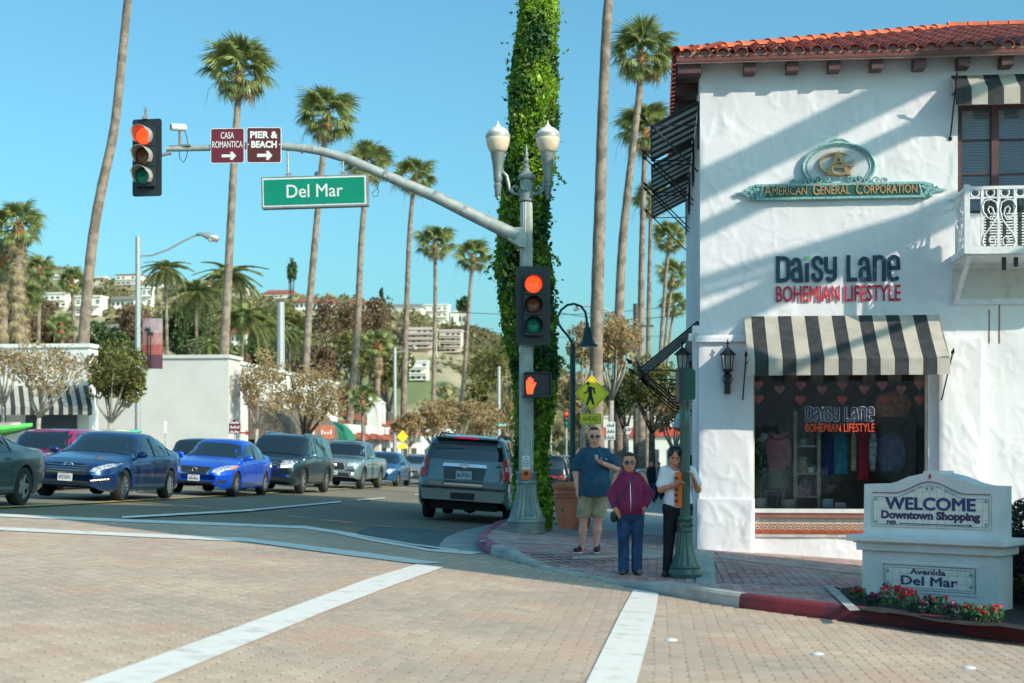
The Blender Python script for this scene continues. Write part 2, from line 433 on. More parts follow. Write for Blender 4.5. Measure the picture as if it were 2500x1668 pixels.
for i in range(ncol):
    xc = -OV + .29 * (i + .5); mb = MB(); mb.add([(xc + .10 * math.cos(a), -OV + .0, ZT - .01 + .10 * math.sin(a)) for a in np.linspace(0, math.pi, 8)], [tuple(range(8))]); part('mortar_stop', mb, mt('roof_mortar', (.30, .18, .15), .9), shop)
mb = MB(); hb0 = Vector((-OV + .06, -OV + .06, ZT - .02)); mb.bar(hb0, hb0 + Vector((5.1, 5.1, 5.1 * math.tan(PIT))), .16, .20); mb.bar((5.1 - OV, 5.1 - OV, ZT - .02 + 5.1 * math.tan(PIT)), (9.3, 5.1 - OV, ZT - .02 + 5.1 * math.tan(PIT)), .16, .2); mb.box((4.5, -OV + .04, ZT - .04), (9 + 2 * OV, .06, .14)); part('hip_mortar', mb, MATS['roof_mortar'], shop)
HT = tile_mesh('hip_tile', .12, .10, .40, M_TILEO)
hd = Vector((cP / math.sqrt(2), cP / math.sqrt(2), 0)); slope_h = math.atan(math.tan(PIT) / math.sqrt(2))
nh = 20
for k in range(nh):
    t = k * .375 * math.cos(slope_h) / math.sqrt(2)
    o = obj('hip_tile', HT, shop); o.matrix_local = Matrix.Translation((-OV - .02 + t, -OV - .02 + t, ZT + .06 + t * math.tan(PIT))) @ Matrix.Rotation(-R(45), 4, 'Z') @ Matrix.Rotation(slope_h - .03, 4, 'X')
    tl = t
for k in range(11):
    o = obj('ridge_tile', HT, shop); o.matrix_local = Matrix.Translation((-OV + tl + .3 + k * .375, -OV + tl + .3, ZT + .10 + (tl + .25) * math.tan(PIT))) @ Matrix.Rotation(-R(90), 4, 'Z')
for px in (1829.5, 1933, 2035, 2139, 2243, 2350, 2455, 2560):
    x, z = FP(px, 178, .15)
    mb = MB(); mb.box((x, -.13, ZE - .06), (.18, .34, .17)); part('rafter_tail', mb, M_BROWN, shop)
for k in range(9):
    mb = MB(); mb.box((-.17, -.1 + k * 1.15 if k else -.13, ZE - .06), (.36, .18 if k else .34, .17)); part('rafter_tail', mb, M_BROWN, shop)

# --- shop window: sill, frame, glass
gx0, gx1, gz0, gz1 = WX0, WX1, fz(1243), WZ1
mb = MB(); mb.box(((gx0 + gx1) / 2, .06, gz0 - .03), (gx1 - gx0, .22, .06)); part('window_sill', mb, M_WHITEP, shop)
mb = MB(); mb.box(((gx0 + gx1) / 2, -.03, gz0 - .10), (gx1 - gx0 + .02, .16, .07)); mb.box(((gx0 + gx1) / 2, -.06, gz0 - .075), (gx1 - gx0 + .02, .1, .03)); part('sill_moulding', mb, mt('sill_brown', (.27, .12, .10), .6), shop)
mb = MB()
mb.box((gx1 + .005, .07, (gz0 + gz1) / 2), (.09, .08, gz1 - gz0)); mb.box((gx0 + .012, .07, (gz0 + gz1) / 2), (.03, .08, gz1 - gz0)); mb.box(((gx0 + gx1) / 2, .07, gz1 - .03), (gx1 - gx0, .08, .06))
part('window_frame', mb, mt('cream_frame', (.62, .58, .52), .5), shop)
mb = MB(); mb.box(((gx0 + gx1) / 2, .085, (gz0 + gz1) / 2), (gx1 - gx0 - .06, .006, gz1 - gz0 - .04)); part('window_glass', mb, M_GLASS, shop)
# tiles under the sill
tw = .1265; ntile = int((gx1 - gx0) / tw)
m_tw = mt('cream_tile', (.66, .60, .50), .3, var=.05, rnd=.06); m_tr = mt('red_tile', (.45, .07, .03), .4, rnd=.15)
m_tp = mt('peach_tile', (.58, .30, .20), .35, rnd=.1); m_bk = mt('tile_ink', (.03, .03, .04), .4)
zt = gz0 - .135; hh = (zt - WZ0)
h1, h2, h3 = hh * .42, hh * .40, hh * .18
def tile_box(n, w, h, mats, motif=False, name='tile'):
    mb = MB(); mb.box((0, 0, 0), (w - .006, .016, h - .006))
    if motif:
        r = min(w, h) * .46
        def ring(r0, r1, mi, y, k=8):
            vs = []
            for q in range(k):
                a = math.pi * 2 * (q + .5) / k; vs += [(r0 * math.cos(a), y, r0 * math.sin(a)), (r1 * math.cos(a), y, r1 * math.sin(a))]
            mb.mat(mi).add(vs, [(2 * q, 2 * q + 1, (2 * q + 3) % (2 * k), (2 * q + 2) % (2 * k)) for q in range(k)])
        ring(r * .80, r, 1, -.0085); ring(.0, r * .72, 2, -.0087)
        mb.mat(1).add([(-r * .45, -.009, -r * .1), (-r * .05, -.009, -r * .4), (r * .35, -.009, -r * .05), (r * .5, -.009, r * .3), (r * .1, -.009, r * .12), (-r * .1, -.009, r * .5), (-r * .25, -.009, r * .1)], [tuple(range(7))])
    return mb.mesh(name, mats)
tm1 = tile_box(0, tw, h1, m_tw); tm2 = tile_box(0, tw, h2, [m_tp, m_bk, mt('tile_buff', (.60, .50, .36), .4)], True); tm3 = tile_box(0, tw, h3, m_tr)
for k in range(ntile + 1):
    x = gx0 + .01 + tw * (k + .5)
    if x > gx1: break
    for me, z in ((tm1, zt - h1 / 2), (tm2, zt - h1 - h2 / 2), (tm3, zt - h1 - h2 - h3 / 2)):
        o = obj('tile', me, shop); o.location = (x, -.025, z)
mb = MB(); mb.box(((gx0 + gx1) / 2, .02, (zt + WZ0) / 2), (gx1 - gx0, .07, hh + .12)); part('tile_backing', mb, mt('grout', (.5, .47, .42), .8), shop)

# --- awnings
def awning(x0, x1, zt_, zb, w, val, n, label, first=0.5, off=.02, flip=0):
    a = thing('window_awning', label, 'awning', BO, -TH)
    sw = (x1 - x0) / n; cuts = [x0]; c = x0 + sw * first
    while c < x1 - 1e-3: cuts.append(c); c += sw
    cuts.append(x1)
    for nm, rows in (('canopy', [(w * t, zt_ + (zb - zt_) * t - .02 * math.sin(math.pi * t)) for t in (0, .25, .5, .75, 1)]), ('valance', [(w, zb), (w + .004, zb - val)])):
        mb = MB()
        for i in range(len(cuts) - 1):
            mb.mat((i + flip) % 2)
            P = [[(cuts[i], -off - ww, z), ((cuts[i + 1]), -off - ww, z)] for ww, z in rows]
            mb.grid(P)
        part(nm, mb, [M_CREAMC, M_BLACKC], a, smooth=False)
    mb = MB()
    for x in (x0, x1):
        mb.add([(x, -off, zt_), (x, -off - w, zb), (x, -off - w, zb - val * .2), (x, -off, zt_ - .05)], [(0, 1, 2, 3)])
    part('side_edge', mb, M_CREAMC, a)
    mb = MB()
    for x in (x0 + .02, x1 - .02):
        mb.tube([(x, -off, zb - .02), (x, -off - w + .02, zb - .02)], .012, 6)
    mb.tube([(x0 + .02, -off - w + .02, zb - .02), (x1 - .02, -off - w + .02, zb - .02)], .014, 6)
    part('awning_frame', mb, M_DARKMET, a)
    return a
def spear(a, x, w0, z0, w1, z1, bend=.0):
    mb = MB(); pts = []
    for t in np.linspace(0, 1, 7):
        pts.append((x, -(w0 + (w1 - w0) * t), z0 + (z1 - z0) * t - bend * math.sin(math.pi * t)))
    mb.tube(pts, .012, 6)
    d = (Vector(pts[-1]) - Vector(pts[-2])).normalized(); p = Vector(pts[-1])
    mb.tube([p - d * .05, p + d * .02, p + d * .12], [.01, .028, .002], 6)
    mb.tube([Vector(pts[0]) - d * .03, Vector(pts[0]) + d * .02], [.03, .03], 8)
    part('spear_rod', mb, M_DARKMET, a)
AW = .88
ax0, ax1 = fx(1817), fx(2291)
azt = fz(771); azb = fz(876, 2050, AW); val = azb - fz(916, 2050, AW)
aw = awning(ax0, ax1, azt, azb, AW, val, 14.4, 'black and cream striped awning over the shop window', first=.5)
spear(aw, ax0 - .03, .0, fz(990, 1815), .93, fz(872, 1822, .93) + .02)
spear(aw, ax1 + .03, .0, fz(990, 2295), .93, fz(862, 2322, .93))
uw = .36
ux0 = fx(2316); a2 = awning(fx(2316) + .03, UX1 + .3, fz(186, 2316), fz(216, 2341, uw), uw, fz(216, 2341, uw) - fz(257, 2341, uw), 8.9, 'small striped awning over the upstairs balcony window', first=1.0, flip=1)
spear(a2, fx(2320), .0, fz(338, 2320), .46, fz(192, 2338, .46))
# awnings along the street side (local x to the left of the wall)
def side_awning(y0, y1, zw, zo, out, label, n=11, val=.14, name='side_awning'):
    a = thing('side_awning', label, 'awning', BO, -TH)
    mb = MB(); sw = (y1 - y0) / n
    for i in range(n):
        mb.mat(i % 2).grid([[(-.02 - out * t, y0 + sw * i, zw + (zo - zw) * t), (-.02 - out * t, y0 + sw * (i + 1), zw + (zo - zw) * t)] for t in (0, .5, 1)])
    part('canopy', mb, [M_BLACKC, M_CREAMC], a)
    mb = MB()
    for i in range(n * 2):
        s2 = sw / 2; mb.mat((i // 2) % 2).add([(-.02 - out, y0 + s2 * i, zo), (-.02 - out, y0 + s2 * (i + 1), zo), (-.02 - out, y0 + s2 * (i + .85), zo - val), (-.02 - out, y0 + s2 * (i + .15), zo - val)], [(0, 1, 2, 3)])
    part('valance', mb, [M_BLACKC, M_CREAMC], a)
    mb = MB()
    for y in (y0, y1):
        mb.bar((-.02, y, zw), (-.02 - out, y, zo), .025); mb.bar((-.02, y, zo), (-.02 - out, y, zo), .018); mb.bar((-.02, y, zw), (-.02, y, zo - .4), .03)
    mb.bar((-.02 - out, y0, zo), (-.02 - out, y1, zo), .025)
    part('awning_frame', mb, M_DARKMET, a)
    for y in (y0 + .05, y1 - .05):
        mb = MB(); p0 = Vector((-.02, y, zo - .75)); p1 = Vector((-.12 - out, y, zo + .12)); d = (p1 - p0).normalized()
        mb.tube([p0, p1], .014, 6); mb.tube([p1, p1 + d * .03, p1 + d * .14], [.01, .04, .002], 4)
        part('spear_rod', mb, M_DARKMET, a)
    return a
zs_ = EYE + (HY - 252) / S(23.2)
side_awning(.3, 3.1, zs_ , zs_ - .38, .76, 'first striped window awning high on the street side wall')
side_awning(3.5, 6.3, zs_, zs_ - .38, .76, 'second striped window awning high on the street side wall, between two others')
side_awning(6.7, 9.5, zs_, zs_ - .38, .76, 'third and farthest striped window awning high on the street side wall')
la = side_awning(.55, 3.6, 3.72, 2.92, .98, 'low black striped awning over the side door, above the scroll brackets', n=9, val=.2)
for y in (.6, 2.0, 3.5):
    mb = MB()
    for k in range(4):
        c = Vector((-.1 - .16 * k, y, 2.55 + .08 * k)); r = .09 - .012 * k
        mb.tube([c + Vector((r * (1 - t * .6) * math.cos(t * 6.5), 0, r * (1 - t * .6) * math.sin(t * 6.5))) for t in np.linspace(0, 1, 14)], .011, 5)
    mb.tube([(-.03, y, 2.2), (-.4, y, 2.35), (-.75, y, 2.65), (-1.0, y, 2.95)], .014, 6)
    mb.tube([(-.03, y, 2.45), (-.5, y, 2.5), (-.9, y, 2.85), (-1.05, y, 3.15)], .012, 6)
    part('scroll_bracket', mb, M_DARKMET, la)

# --- upstairs window with blinds
w0 = .10
m_blind = mt('blind_slat', (.80, .88, .92), .5, var=.03)
mb = MB(); z0, z1 = UZ0, UZ1; xm = fx(2432)
for x, ww in ((UX0 + .04, .08), (xm, .11), (UX1 - .04, .08)): mb.box((x, w0, (z0 + z1) / 2), (ww, .07, z1 - z0))
for z in (z0 + .03, z1 - .03): mb.box(((UX0 + UX1) / 2, w0 + .003, z), (UX1 - UX0, .06, .06))
part('window_frame', mb, M_BROWN, shop)
mb = MB()
for py in (338, 422): mb.box(((UX0 + UX1) / 2, w0 + .02, fz(py, 2400)), (UX1 - UX0, .03, .022))
part('muntin', mb, M_BROWN, shop)
mb = MB(); mb.box(((UX0 + UX1) / 2, w0 + .045, (z0 + z1) / 2), (UX1 - UX0, .006, z1 - z0)); part('window_pane', mb, M_GLASSW, shop)
for a_, b_ in ((UX0 + .09, xm - .06), (xm + .06, UX1 - .09)):
    sm = MB(); sm.box((0, 0, 0), (b_ - a_, .050, .003), rx=R(52)); sme = sm.mesh('blind_slat', m_blind)
    z = z1 - .08
    while z > z0 + .05:
        o = obj('blind_slat', sme, shop); o.location = ((a_ + b_) / 2, w0 + .075, z); z -= .042
mb = MB(); mb.box(((UX0 + UX1) / 2, w0 + .16, (z0 + z1) / 2), (UX1 - UX0 + .2, .02, z1 - z0 + .2)); part('window_backing', mb, mt('pale_backing', (.45, .55, .60), .9), shop)  # pale sheet added behind the blinds to brighten the window
# --- balcony
bal = thing('balcony', 'white wrought iron balcony with rings and heart scrolls on the upper wall', 'balcony', BO, -TH)
bw = 1.0; bx0 = fx(2360, bw); bx1 = bx0 + 2.6
zt_b = fz(460, 2360, bw); zb_b = fz(612, 2360, bw); zr_ = fz(484, 2360, bw)
mb = MB()
mb.box(((bx0 + bx1) / 2, -bw, zt_b), (bx1 - bx0, .05, .05)); mb.box((bx0, -bw / 2, zt_b), (.05, bw, .05))
mb.box(((bx0 + bx1) / 2, -bw, zr_), (bx1 - bx0, .025, .025)); mb.box((bx0, -bw / 2, zr_), (.025, bw, .025))
mb.box(((bx0 + bx1) / 2, -bw, zb_b), (bx1 - bx0, .07, .11)); mb.box((bx0, -bw / 2, zb_b), (.06, bw, .1))
part('rail', mb, M_WHITEP, bal)
mb = MB(); mb.box((bx0, -bw, (zt_b + zb_b) / 2), (.08, .08, zt_b - zb_b + .1)); part('post', mb, M_WHITEP, bal)
xb = [fx(p, bw) for p in (2398, 2438, 2478, 2520, 2560)]
for x in xb:
    mb = MB(); mb.box((x, -bw, (zt_b + zb_b) / 2), (.045, .035, zt_b - zb_b)); part('baluster', mb, M_WHITEP, bal)
for y in (-.25, -.5, -.75):
    mb = MB(); mb.box((bx0, y, (zt_b + zb_b) / 2), (.03, .035, zt_b - zb_b)); part('baluster', mb, M_WHITEP, bal)
def circ(c, r, n=16, ax='x'): return [Vector(c) + (Vector((r * math.cos(t), 0, r * math.sin(t))) if ax == 'x' else Vector((0, r * math.cos(t), r * math.sin(t)))) for t in np.linspace(0, 2 * math.pi, n + 1)]
zcir = (zt_b + zr_) / 2
for x in [fx(p, bw) for p in (2380, 2417, 2453, 2490, 2530)]:
    mb = MB(); mb.tube(circ((x, -bw, zcir), .062), .014, 6, caps=False); part('ring', mb, M_WHITEP, bal)
for y in (-.15, -.38, -.62, -.85):
    mb = MB(); mb.tube(circ((bx0, y, zcir), .055, ax='y'), .013, 6, caps=False); part('ring', mb, M_WHITEP, bal)
def scroll(xc, hx, hz, zc_, y, flip, side=False):
    heart = [(flip * hx * a, zc_ + hz * b) for a, b in ((.52, .22), (.60, .30), (.50, .36), (.34, .32), (.26, .20), (.38, .10), (.62, .12), (.84, .24), (.92, .36), (.75, .48), (.45, .50), (.14, .44), (.06, .28), (.16, .10), (.48, -.08), (.80, -.24), (.90, -.38), (.74, -.49), (.46, -.49), (.22, -.42), (.20, -.32), (.36, -.26), (.52, -.30), (.50, -.38))]
    return [((xc + a, y, z) if not side else (xc, y + a, z)) for a, z in heart]
zmid = (zr_ + zb_b) / 2; hz_ = (zr_ - zb_b) * .92
for fl in (1, -1):
    mb = MB(); mb.tube(scroll(xb[1], .27, hz_, zmid, -bw - .02, fl), .013, 6); part('scroll', mb, M_WHITEP, bal)
for fl in (1, -1):
    mb = MB(); mb.tube(scroll(bx0, .22, hz_, zmid, -.5, fl, True), .013, 6); part('scroll', mb, M_WHITEP, bal)
mb = MB(); mb.box(((bx0 + bx1) / 2, -bw / 2, zb_b - .06), (bx1 - bx0, bw, .04)); part('balcony_floor', mb, M_WHITEP, bal)
zl = fz(738, 2330)
mb = MB()
for x in (bx0 + .05, bx0 + 1.7):
    mb.bar((x, -bw + .05, zb_b - .06), (x, -.03, zl + .03), .07, .05)
mb.box(((bx0 + bx1) / 2, -.02, zl), (bx1 - bx0 + .02, .04, .09)); mb.box(((bx0 + bx1) / 2, -.035, fz(645, 2330)), (bx1 - bx0 + .05, .07, .16))
part('bracket', mb, M_WHITEP, bal)
mb = MB(); mb.box(((bx0 + bx1) / 2, -.012, (zl + fz(640, 2330)) / 2), (bx1 - bx0, .02, fz(640, 2330) - zl)); part('backing_plate', mb, mt('stained_white', (.62, .62, .58), .6, col2=(.45, .36, .25), ramp=(.55, .75), scale=3), bal)
for k, x in enumerate((2415, 2440)):
    xx = fx(x); mb = MB(); zz = fz(740); mb.box((xx, -.006, zz - .35), (.014, .006, .62)); part('rust_streak', mb, mt('rust', (.26, .12, .06), .9, var=.4, scale=20), shop)
sh = thing('louvred_shutter', 'dark green louvred shutter leaning behind the balcony railing', 'shutter', BO, -TH)
mb = MB(); m_shut = mt('dark_green_paint', (.02, .05, .045), .5)
for x in (fx(2412, .7), fx(2452, .7), fx(2490, .7)): mb.box((x, -.7, (zt_b + zb_b) / 2 - .03), (.045, .05, .95))
part('shutter_frame', mb, m_shut, sh)
sm = MB(); sm.box((0, 0, 0), (.62, .035, .006), rx=R(35)); sme = sm.mesh('slat', m_shut)
for k in range(20): o = obj('slat', sme, sh); o.location = (fx(2452, .7), -.7, zb_b + .06 + k * .043)
mb = MB(); mb.box((fx(2445, .6), -.75, zb_b - .12), (.06, .04, .30)); mb.box((fx(2474, .6), -.75, zb_b - .10), (.06, .04, .24)); part('leg', mb, m_shut, sh)

# --- lantern on the pier, alarm box
def wall_lantern(x, z, w, label):
    t = thing('wall_lantern', label, 'lantern', BM_ @ Vector((x, -w, z)), -TH)
    mb = MB()
    mb.lathe([(.0, .30), (.012, .27), (.01, .24), (.03, .23), (.012, .21), (.012, .17), (.03, .15), (.05, .13), (.13, .055), (.135, .04), (.11, .035)], 16, (0, -.16, .22)); part('lantern_roof', mb, M_DARKMET, t, auto=40)
    mb = MB(); mb.lathe([(.095, .255), (.07, .04)], 8, (0, -.16, 0)); part('lantern_glass', mb, mt('lantern_glass', (.55, .52, .45), .15, trans=.4, var=0), t)
    mb = MB()
    for k in range(6):
        a = k * math.pi / 3; mb.bar((.1 * math.cos(a), -.16 + .1 * math.sin(a), .26), (.073 * math.cos(a), -.16 + .073 * math.sin(a), .03), .01)
    mb.lathe([(.08, .04), (.085, .02), (.05, -.01), (.03, -.03), (.055, -.05), (.05, -.12), (.045, -.30), (.05, -.34)], 12, (0, -.14, 0))
    for k in (-1, 1): mb.tube([(k * .05, -.14, -.05), (k * .08, -.14, -.12), (k * .03, -.14, -.22), (0, -.14, -.25)], .008, 5)
    mb.box((0, -.03, -.1), (.09, .05, .5)); part('lantern_body', mb, M_DARKMET, t, auto=40)
    return t
lx, lz = FP(1776, 900, .2)
wall_lantern(lx, lz - .05, .1, 'black iron wall lantern on the white pier beside the shop window')
sl = wall_lantern(-.1, 0, 0, 'black iron lantern on the street side wall behind the green box pole')
sl.location = BM_ @ Vector((-.12, .15, EYE + (HY - 905) / S(22.9))); sl.rotation_euler = (0, 0, -TH - R(90))
ab = thing('alarm_box', 'small white box high on the wall right of the window awning', 'box', BM_ @ Vector((*[FP(2337, 923)[0], -.03], FP(2337, 923)[1])), -TH)
mb = MB(); mb.box((0, 0, 0), (.10, .07, .13)); mb.box((.0, -.037, .0), (.06, .006, .08)); part('casing', mb, M_WHITEP, ab)

# --- lettering
M_NAVY = mt('navy_letters', (.012, .05, .085), .5, var=.1, scale=9); M_RED = mt('red_letters', (.55, .02, .04), .5, var=.1)
M_MINT = mt('mint_heart', (.25, .62, .38), .5)
def stroke_text(mb, glyphs, O, ax, up, w, h, t, depth, out):
    """heavy condensed lettering drawn as thick strokes; glyph boxes in units of the cap height"""
    tot = sum(g[0] for g in glyphs); k = w / tot; O = Vector(O); x0 = 0; ax = Vector(ax); up = Vector(up); out = Vector(out); ly = 0
    for gw, strokes in glyphs:
        for st in strokes:
            ly += 1; pts = [Vector(((x0 + p[0]) * k, p[1] * h)) for p in st]
            tt = t * k; n = len(pts); L = []; Rr = []
            for i in range(n):
                d1 = (pts[i] - pts[i - 1]).normalized() if i else (pts[1] - pts[0]).normalized()
                d2 = (pts[i + 1] - pts[i]).normalized() if i < n - 1 else d1
                nn = Vector((-d1.y - d2.y, d1.x + d2.x)); nn.normalize(); m = 1 / max(.5, nn.dot(Vector((-d1.y, d1.x))))
                L.append(pts[i] + nn * tt / 2 * m); Rr.append(pts[i] - nn * tt / 2 * m)
            dd = depth + .0006 * (ly % 3)
            vs = []
            for a, b in zip(L, Rr):
                for q, dp in ((a, dd), (b, dd), (b, 0), (a, 0)): vs.append(O + ax * q.x + up * q.y + out * dp)
            fs = []
            for i in range(n - 1):
                for j in range(4): fs.append((i * 4 + j, i * 4 + (j + 1) % 4, i * 4 + 4 + (j + 1) % 4, i * 4 + 4 + j))
            fs += [(0, 1, 2, 3), tuple((n - 1) * 4 + j for j in range(4))]
            mb.add(vs, fs)
        x0 += gw
def arc(cx, cy, rx, ry, a0, a1, n=6): return [(cx + rx * math.cos(R(a)), cy + ry * math.sin(R(a))) for a in np.linspace(a0, a1, n)]
T_ = .165; e = T_ / 2
def bowl(x0, x1, y0, y1, r=.14): return [(x0, y0 + r)] + arc(x0 + r, y0 + r, r, r, 180, 270, 4) + arc(x1 - r, y0 + r, r, r, 270, 360, 4) + arc(x1 - r, y1 - r, r, r, 0, 90, 4) + arc(x0 + r, y1 - r, r, r, 90, 180, 4) + [(x0, y0 + r)]
GD = (.60, [[(e, 0), (e, 1)], [(e, 1 - e)] + arc(.30, .80 - e + .05, .20, .15, 90, 0, 4) + arc(.30, .20 + e - .05, .20, .15, 0, -90, 4) + [(e, e)]])
Ga = (.56, [[(.06, .62)] + [(.08, .78)] + arc(.22, .80 - e + .02, .13, .13, 150, 0, 5)[1:] + [(.44, 0)], [(.44, .52), (.24, .50)] + arc(.22, .36, .14, .14, 110, 180, 3) + arc(.22, .20, .14, .13, 180, 270, 3) + [(.32, e), (.44, .16)]])
Gi = (.27, [[(.10, 0), (.10, .72)]])
Gs = (.52, [[(.42, .66)] + arc(.25, .78, .16, .14, 0, 180, 7) + [(.10, .66), (.18, .54), (.33, .45), (.41, .34)] + arc(.25, .20, .16, .13, 0, -180, 7) + [(.08, .34)]])
Gy = (.60, [[(e, .95), (e, .58)] + arc(.24, .52, .155, .14, 180, 270, 4) + [(.40, .38)], [(.44, .95), (.44, .24)] + arc(.28, .20, .16, .13, 0, -170, 6)])
SPC = (.30, [])
GL = (.50, [[(e, 1), (e, 0)], [(e, e), (.44, e)]])
Gn = (.58, [[(e, 0), (e, .98)], [(e, .76)] + arc(.27, .76, .185, .16, 150, 0, 6) + [(.455, 0)]])
Ge = (.54, [[(e, .50), (.44, .50), (.44, .72)] + arc(.26, .76, .18, .16, 0, 180, 6) + [(e, .24)] + arc(.26, .20, .18, .13, 180, 345, 6)])
DAISY = [GD, Ga, Gi, Gs, Gy, SPC, GL, Ga, Gn, Ge]
def heart_poly(cx, cz, r, n=18):
    P = []
    for i in range(n):
        t = 2 * math.pi * i / n; P.append((cx + r * (16 * math.sin(t) ** 3) / 16, cz + r * (13 * math.cos(t) - 5 * math.cos(2 * t) - 2 * math.cos(3 * t) - math.cos(4 * t)) / 15))
    return P
def daisy(x0, x1, z0, z1, zr0, zr1, y, mats, ol=None, nm=''):
    root = thing('shop_sign', 'painted Daisy Lane lettering in navy over red words, above the awning' if not ol else 'small Daisy Lane decal lettering on the shop window glass', 'sign', BO, -TH)
    if ol:
        mb = MB(); stroke_text(mb, DAISY, (x0, y + .003, z0), (1, 0, 0), (0, 0, 1), x1 - x0, z1 - z0, .225, .001, (0, -1, 0)); part('outline', mb, mt('decal_white', (.75, .75, .75), .5), root)
    mb = MB(); stroke_text(mb, DAISY, (x0, y, z0), (1, 0, 0), (0, 0, 1), x1 - x0, z1 - z0, .165, .006 if not ol else .003, (0, -1, 0)); part('navy_lettering', mb, mats[0], root)
    k = (x1 - x0) / sum(g[0] for g in DAISY); hx = x0 + (.60 + .56 + .10) * k; hr = .09 * k * 1.1
    mb = MB(); mb.prism(heart_poly(hx, z0 + (z1 - z0) * .93, hr * 1.25), y - .016, y - .002); part('heart', mb, M_MINT, root)
    mb = MB(); put_text(mb, 'BOHEMIAN LIFESTYLE', (x0, y, zr0), (1, 0, 0), (0, 0, 1), x1 - x0, zr1 - zr0, .015, .005 if not ol else .002, (0, -1, 0)); part('red_lettering', mb, mats[1], root)
    return root
daisy(fx(1894), fx(2198), fz(689), fz(624), fz(737), fz(697), -.024, (M_NAVY, M_RED))
daisy(FP(1966, 1000, -.085)[0], FP(2135, 1000, -.085)[0], fz(1029, 2050, -.08), fz(993, 2050, -.08), fz(1055, 2050, -.08), fz(1034, 2050, -.08), .078, (mt('decal_navy', (.02, .03, .08), .5), mt('decal_red', (.75, .08, .03), .5)), ol=True)

# --- the corporation plaque
pl = thing('corporation_plaque', 'green and gilt American General Corporation plaque with oval crest on the upper wall', 'sign', BO, -TH)
M_TEAL = mt('teal_carving', (.22, .42, .42), .5, var=.3, scale=40); M_GREENP = mt('plaque_green', (.02, .11, .085), .4); M_GILT = mt('gilt', (.50, .32, .16), .4, metal=.3); M_PALE = mt('plaque_pale', (.50, .56, .58), .6)
x0, x1, z0, z1 = fx(1845), fx(2256), fz(489), fz(449)
mb = MB(); mb.box(((x0 + x1) / 2, -.05, (z0 + z1) / 2), (x1 - x0, .07, z1 - z0))
for z in (z0 + .025, z1 - .025): mb.box(((x0 + x1) / 2, -.09, z), (x1 - x0, .03, .035))
part('board', mb, M_TEAL, pl)
mb = MB(); mb.box(((x0 + x1) / 2, -.09, (z0 + z1) / 2), (x1 - x0 - .26, .015, z1 - z0 - .09)); part('green_panel', mb, M_GREENP, pl)
mb = MB(); tx0, tx1 = fx(1864), fx(2238); zz = fz(479)
words = [('A', 1.35), ('MERICAN', 1), (' ', 1), ('G', 1.35), ('ENERAL', 1), (' ', 1), ('C', 1.35), ('ORPORATION', 1)]
hcap = .135
tot = 0; ws = []
for s_, k in words:
    w_ = .10 if s_ == ' ' else text_geo(s_, .01, .02)[2] * hcap * (1.3 if k > 1 else 1.0); ws.append(w_); tot += w_ + .015
sc_ = (tx1 - tx0) / tot; cx = tx0
for (s_, k), w_ in zip(words, ws):
    if s_ != ' ': put_text(mb, s_, (cx, -.10, zz + (0 if k > 1 else .012)), (1, 0, 0), (0, 0, 1), w_ * sc_, hcap * k, .01, .012, (0, -1, 0))
    cx += (w_ + .015) * sc_
part('gilt_lettering', mb, M_GILT, pl)
for sx, xe in ((-1, x0), (1, x1)):
    mb = MB(); zc_ = (z0 + z1) / 2
    mb.prism([(xe, zc_ - .13), (xe + sx * .12, zc_ - .10), (xe + sx * .16, zc_ - .04), (xe + sx * .34, zc_), (xe + sx * .16, zc_ + .04), (xe + sx * .12, zc_ + .10), (xe, zc_ + .13)], -.06, -.02)
    for a in range(6): mb.tube([(xe - sx * .1 + sx * .05 * a, -.1, zc_ + .08 * math.cos(a)), (xe - sx * .06 + sx * .05 * a, -.115, zc_ - .07 * math.cos(a * 1.7))], .016, 5)
    part('end_scroll', mb, M_TEAL, pl)
cx, cz = fx(2046), fz(408)
rx, rz_ = fx(2128) - cx, .27
ov = [(cx + rx * 1.07 * math.cos(t), cz + rz_ * 1.35 * math.sin(t)) for t in np.linspace(-.55, math.pi + .55, 26)]
mb = MB(); mb.prism(ov, -.05, -.02); part('crest_field', mb, M_PALE, pl)
mb = MB(); mb.tube([(a, -.06, b) for a, b in ov], .028, 6); mb.tube([(cx + (a - cx) * .88, -.055, cz + (b - cz) * .88) for a, b in ov], .012, 5)
for sx in (-1, 1):
    for k in range(5):
        c = (cx + sx * (.18 + .13 * k), fz(440)); r = .055 + .01 * (k % 2)
        mb.tube([(c[0] + sx * r * (1 - t * .7) * math.cos(t * 8), -.07, c[1] - .01 * k + r * (1 - t * .7) * math.sin(t * 8)) for t in np.linspace(0, 1, 12)], .015, 5)
mb.tube([(cx - .16, -.06, cz + .37), (cx - .06, -.07, cz + .42), (cx + .06, -.07, cz + .42), (cx + .16, -.06, cz + .37)], .022, 6)
part('crest_carving', mb, M_TEAL, pl)
mb = MB(); ah = fz(373) - fz(431); aw_ = fx(2078) - fx(2017)
put_text(mb, 'A', (cx - aw_ / 2, -.075, fz(430)), (1, 0, 0), (0, 0, 1), aw_, ah, .01, .02, (0, -1, 0))
for (ccx, r1, r2, a0, a1) in ((cx - .03, .27, .17, 45, 325), (cx + .02, .13, .10, 40, 320)):
    mb.tube([(ccx + r1 * math.cos(R(a)), -.085, fz(402) - (.0 if r1 > .2 else .08) + r2 * math.sin(R(a))) for a in np.linspace(a0, a1, 22)], [.012 + .012 * math.sin(math.pi * i / 21) for i in range(22)], 6)
mb.box((cx + .16, -.085, fz(407)), (.16, .03, .03)); mb.box((cx + .23, -.086, fz(400)), (.025, .03, .09))
part('monogram', mb, M_GILT, pl)
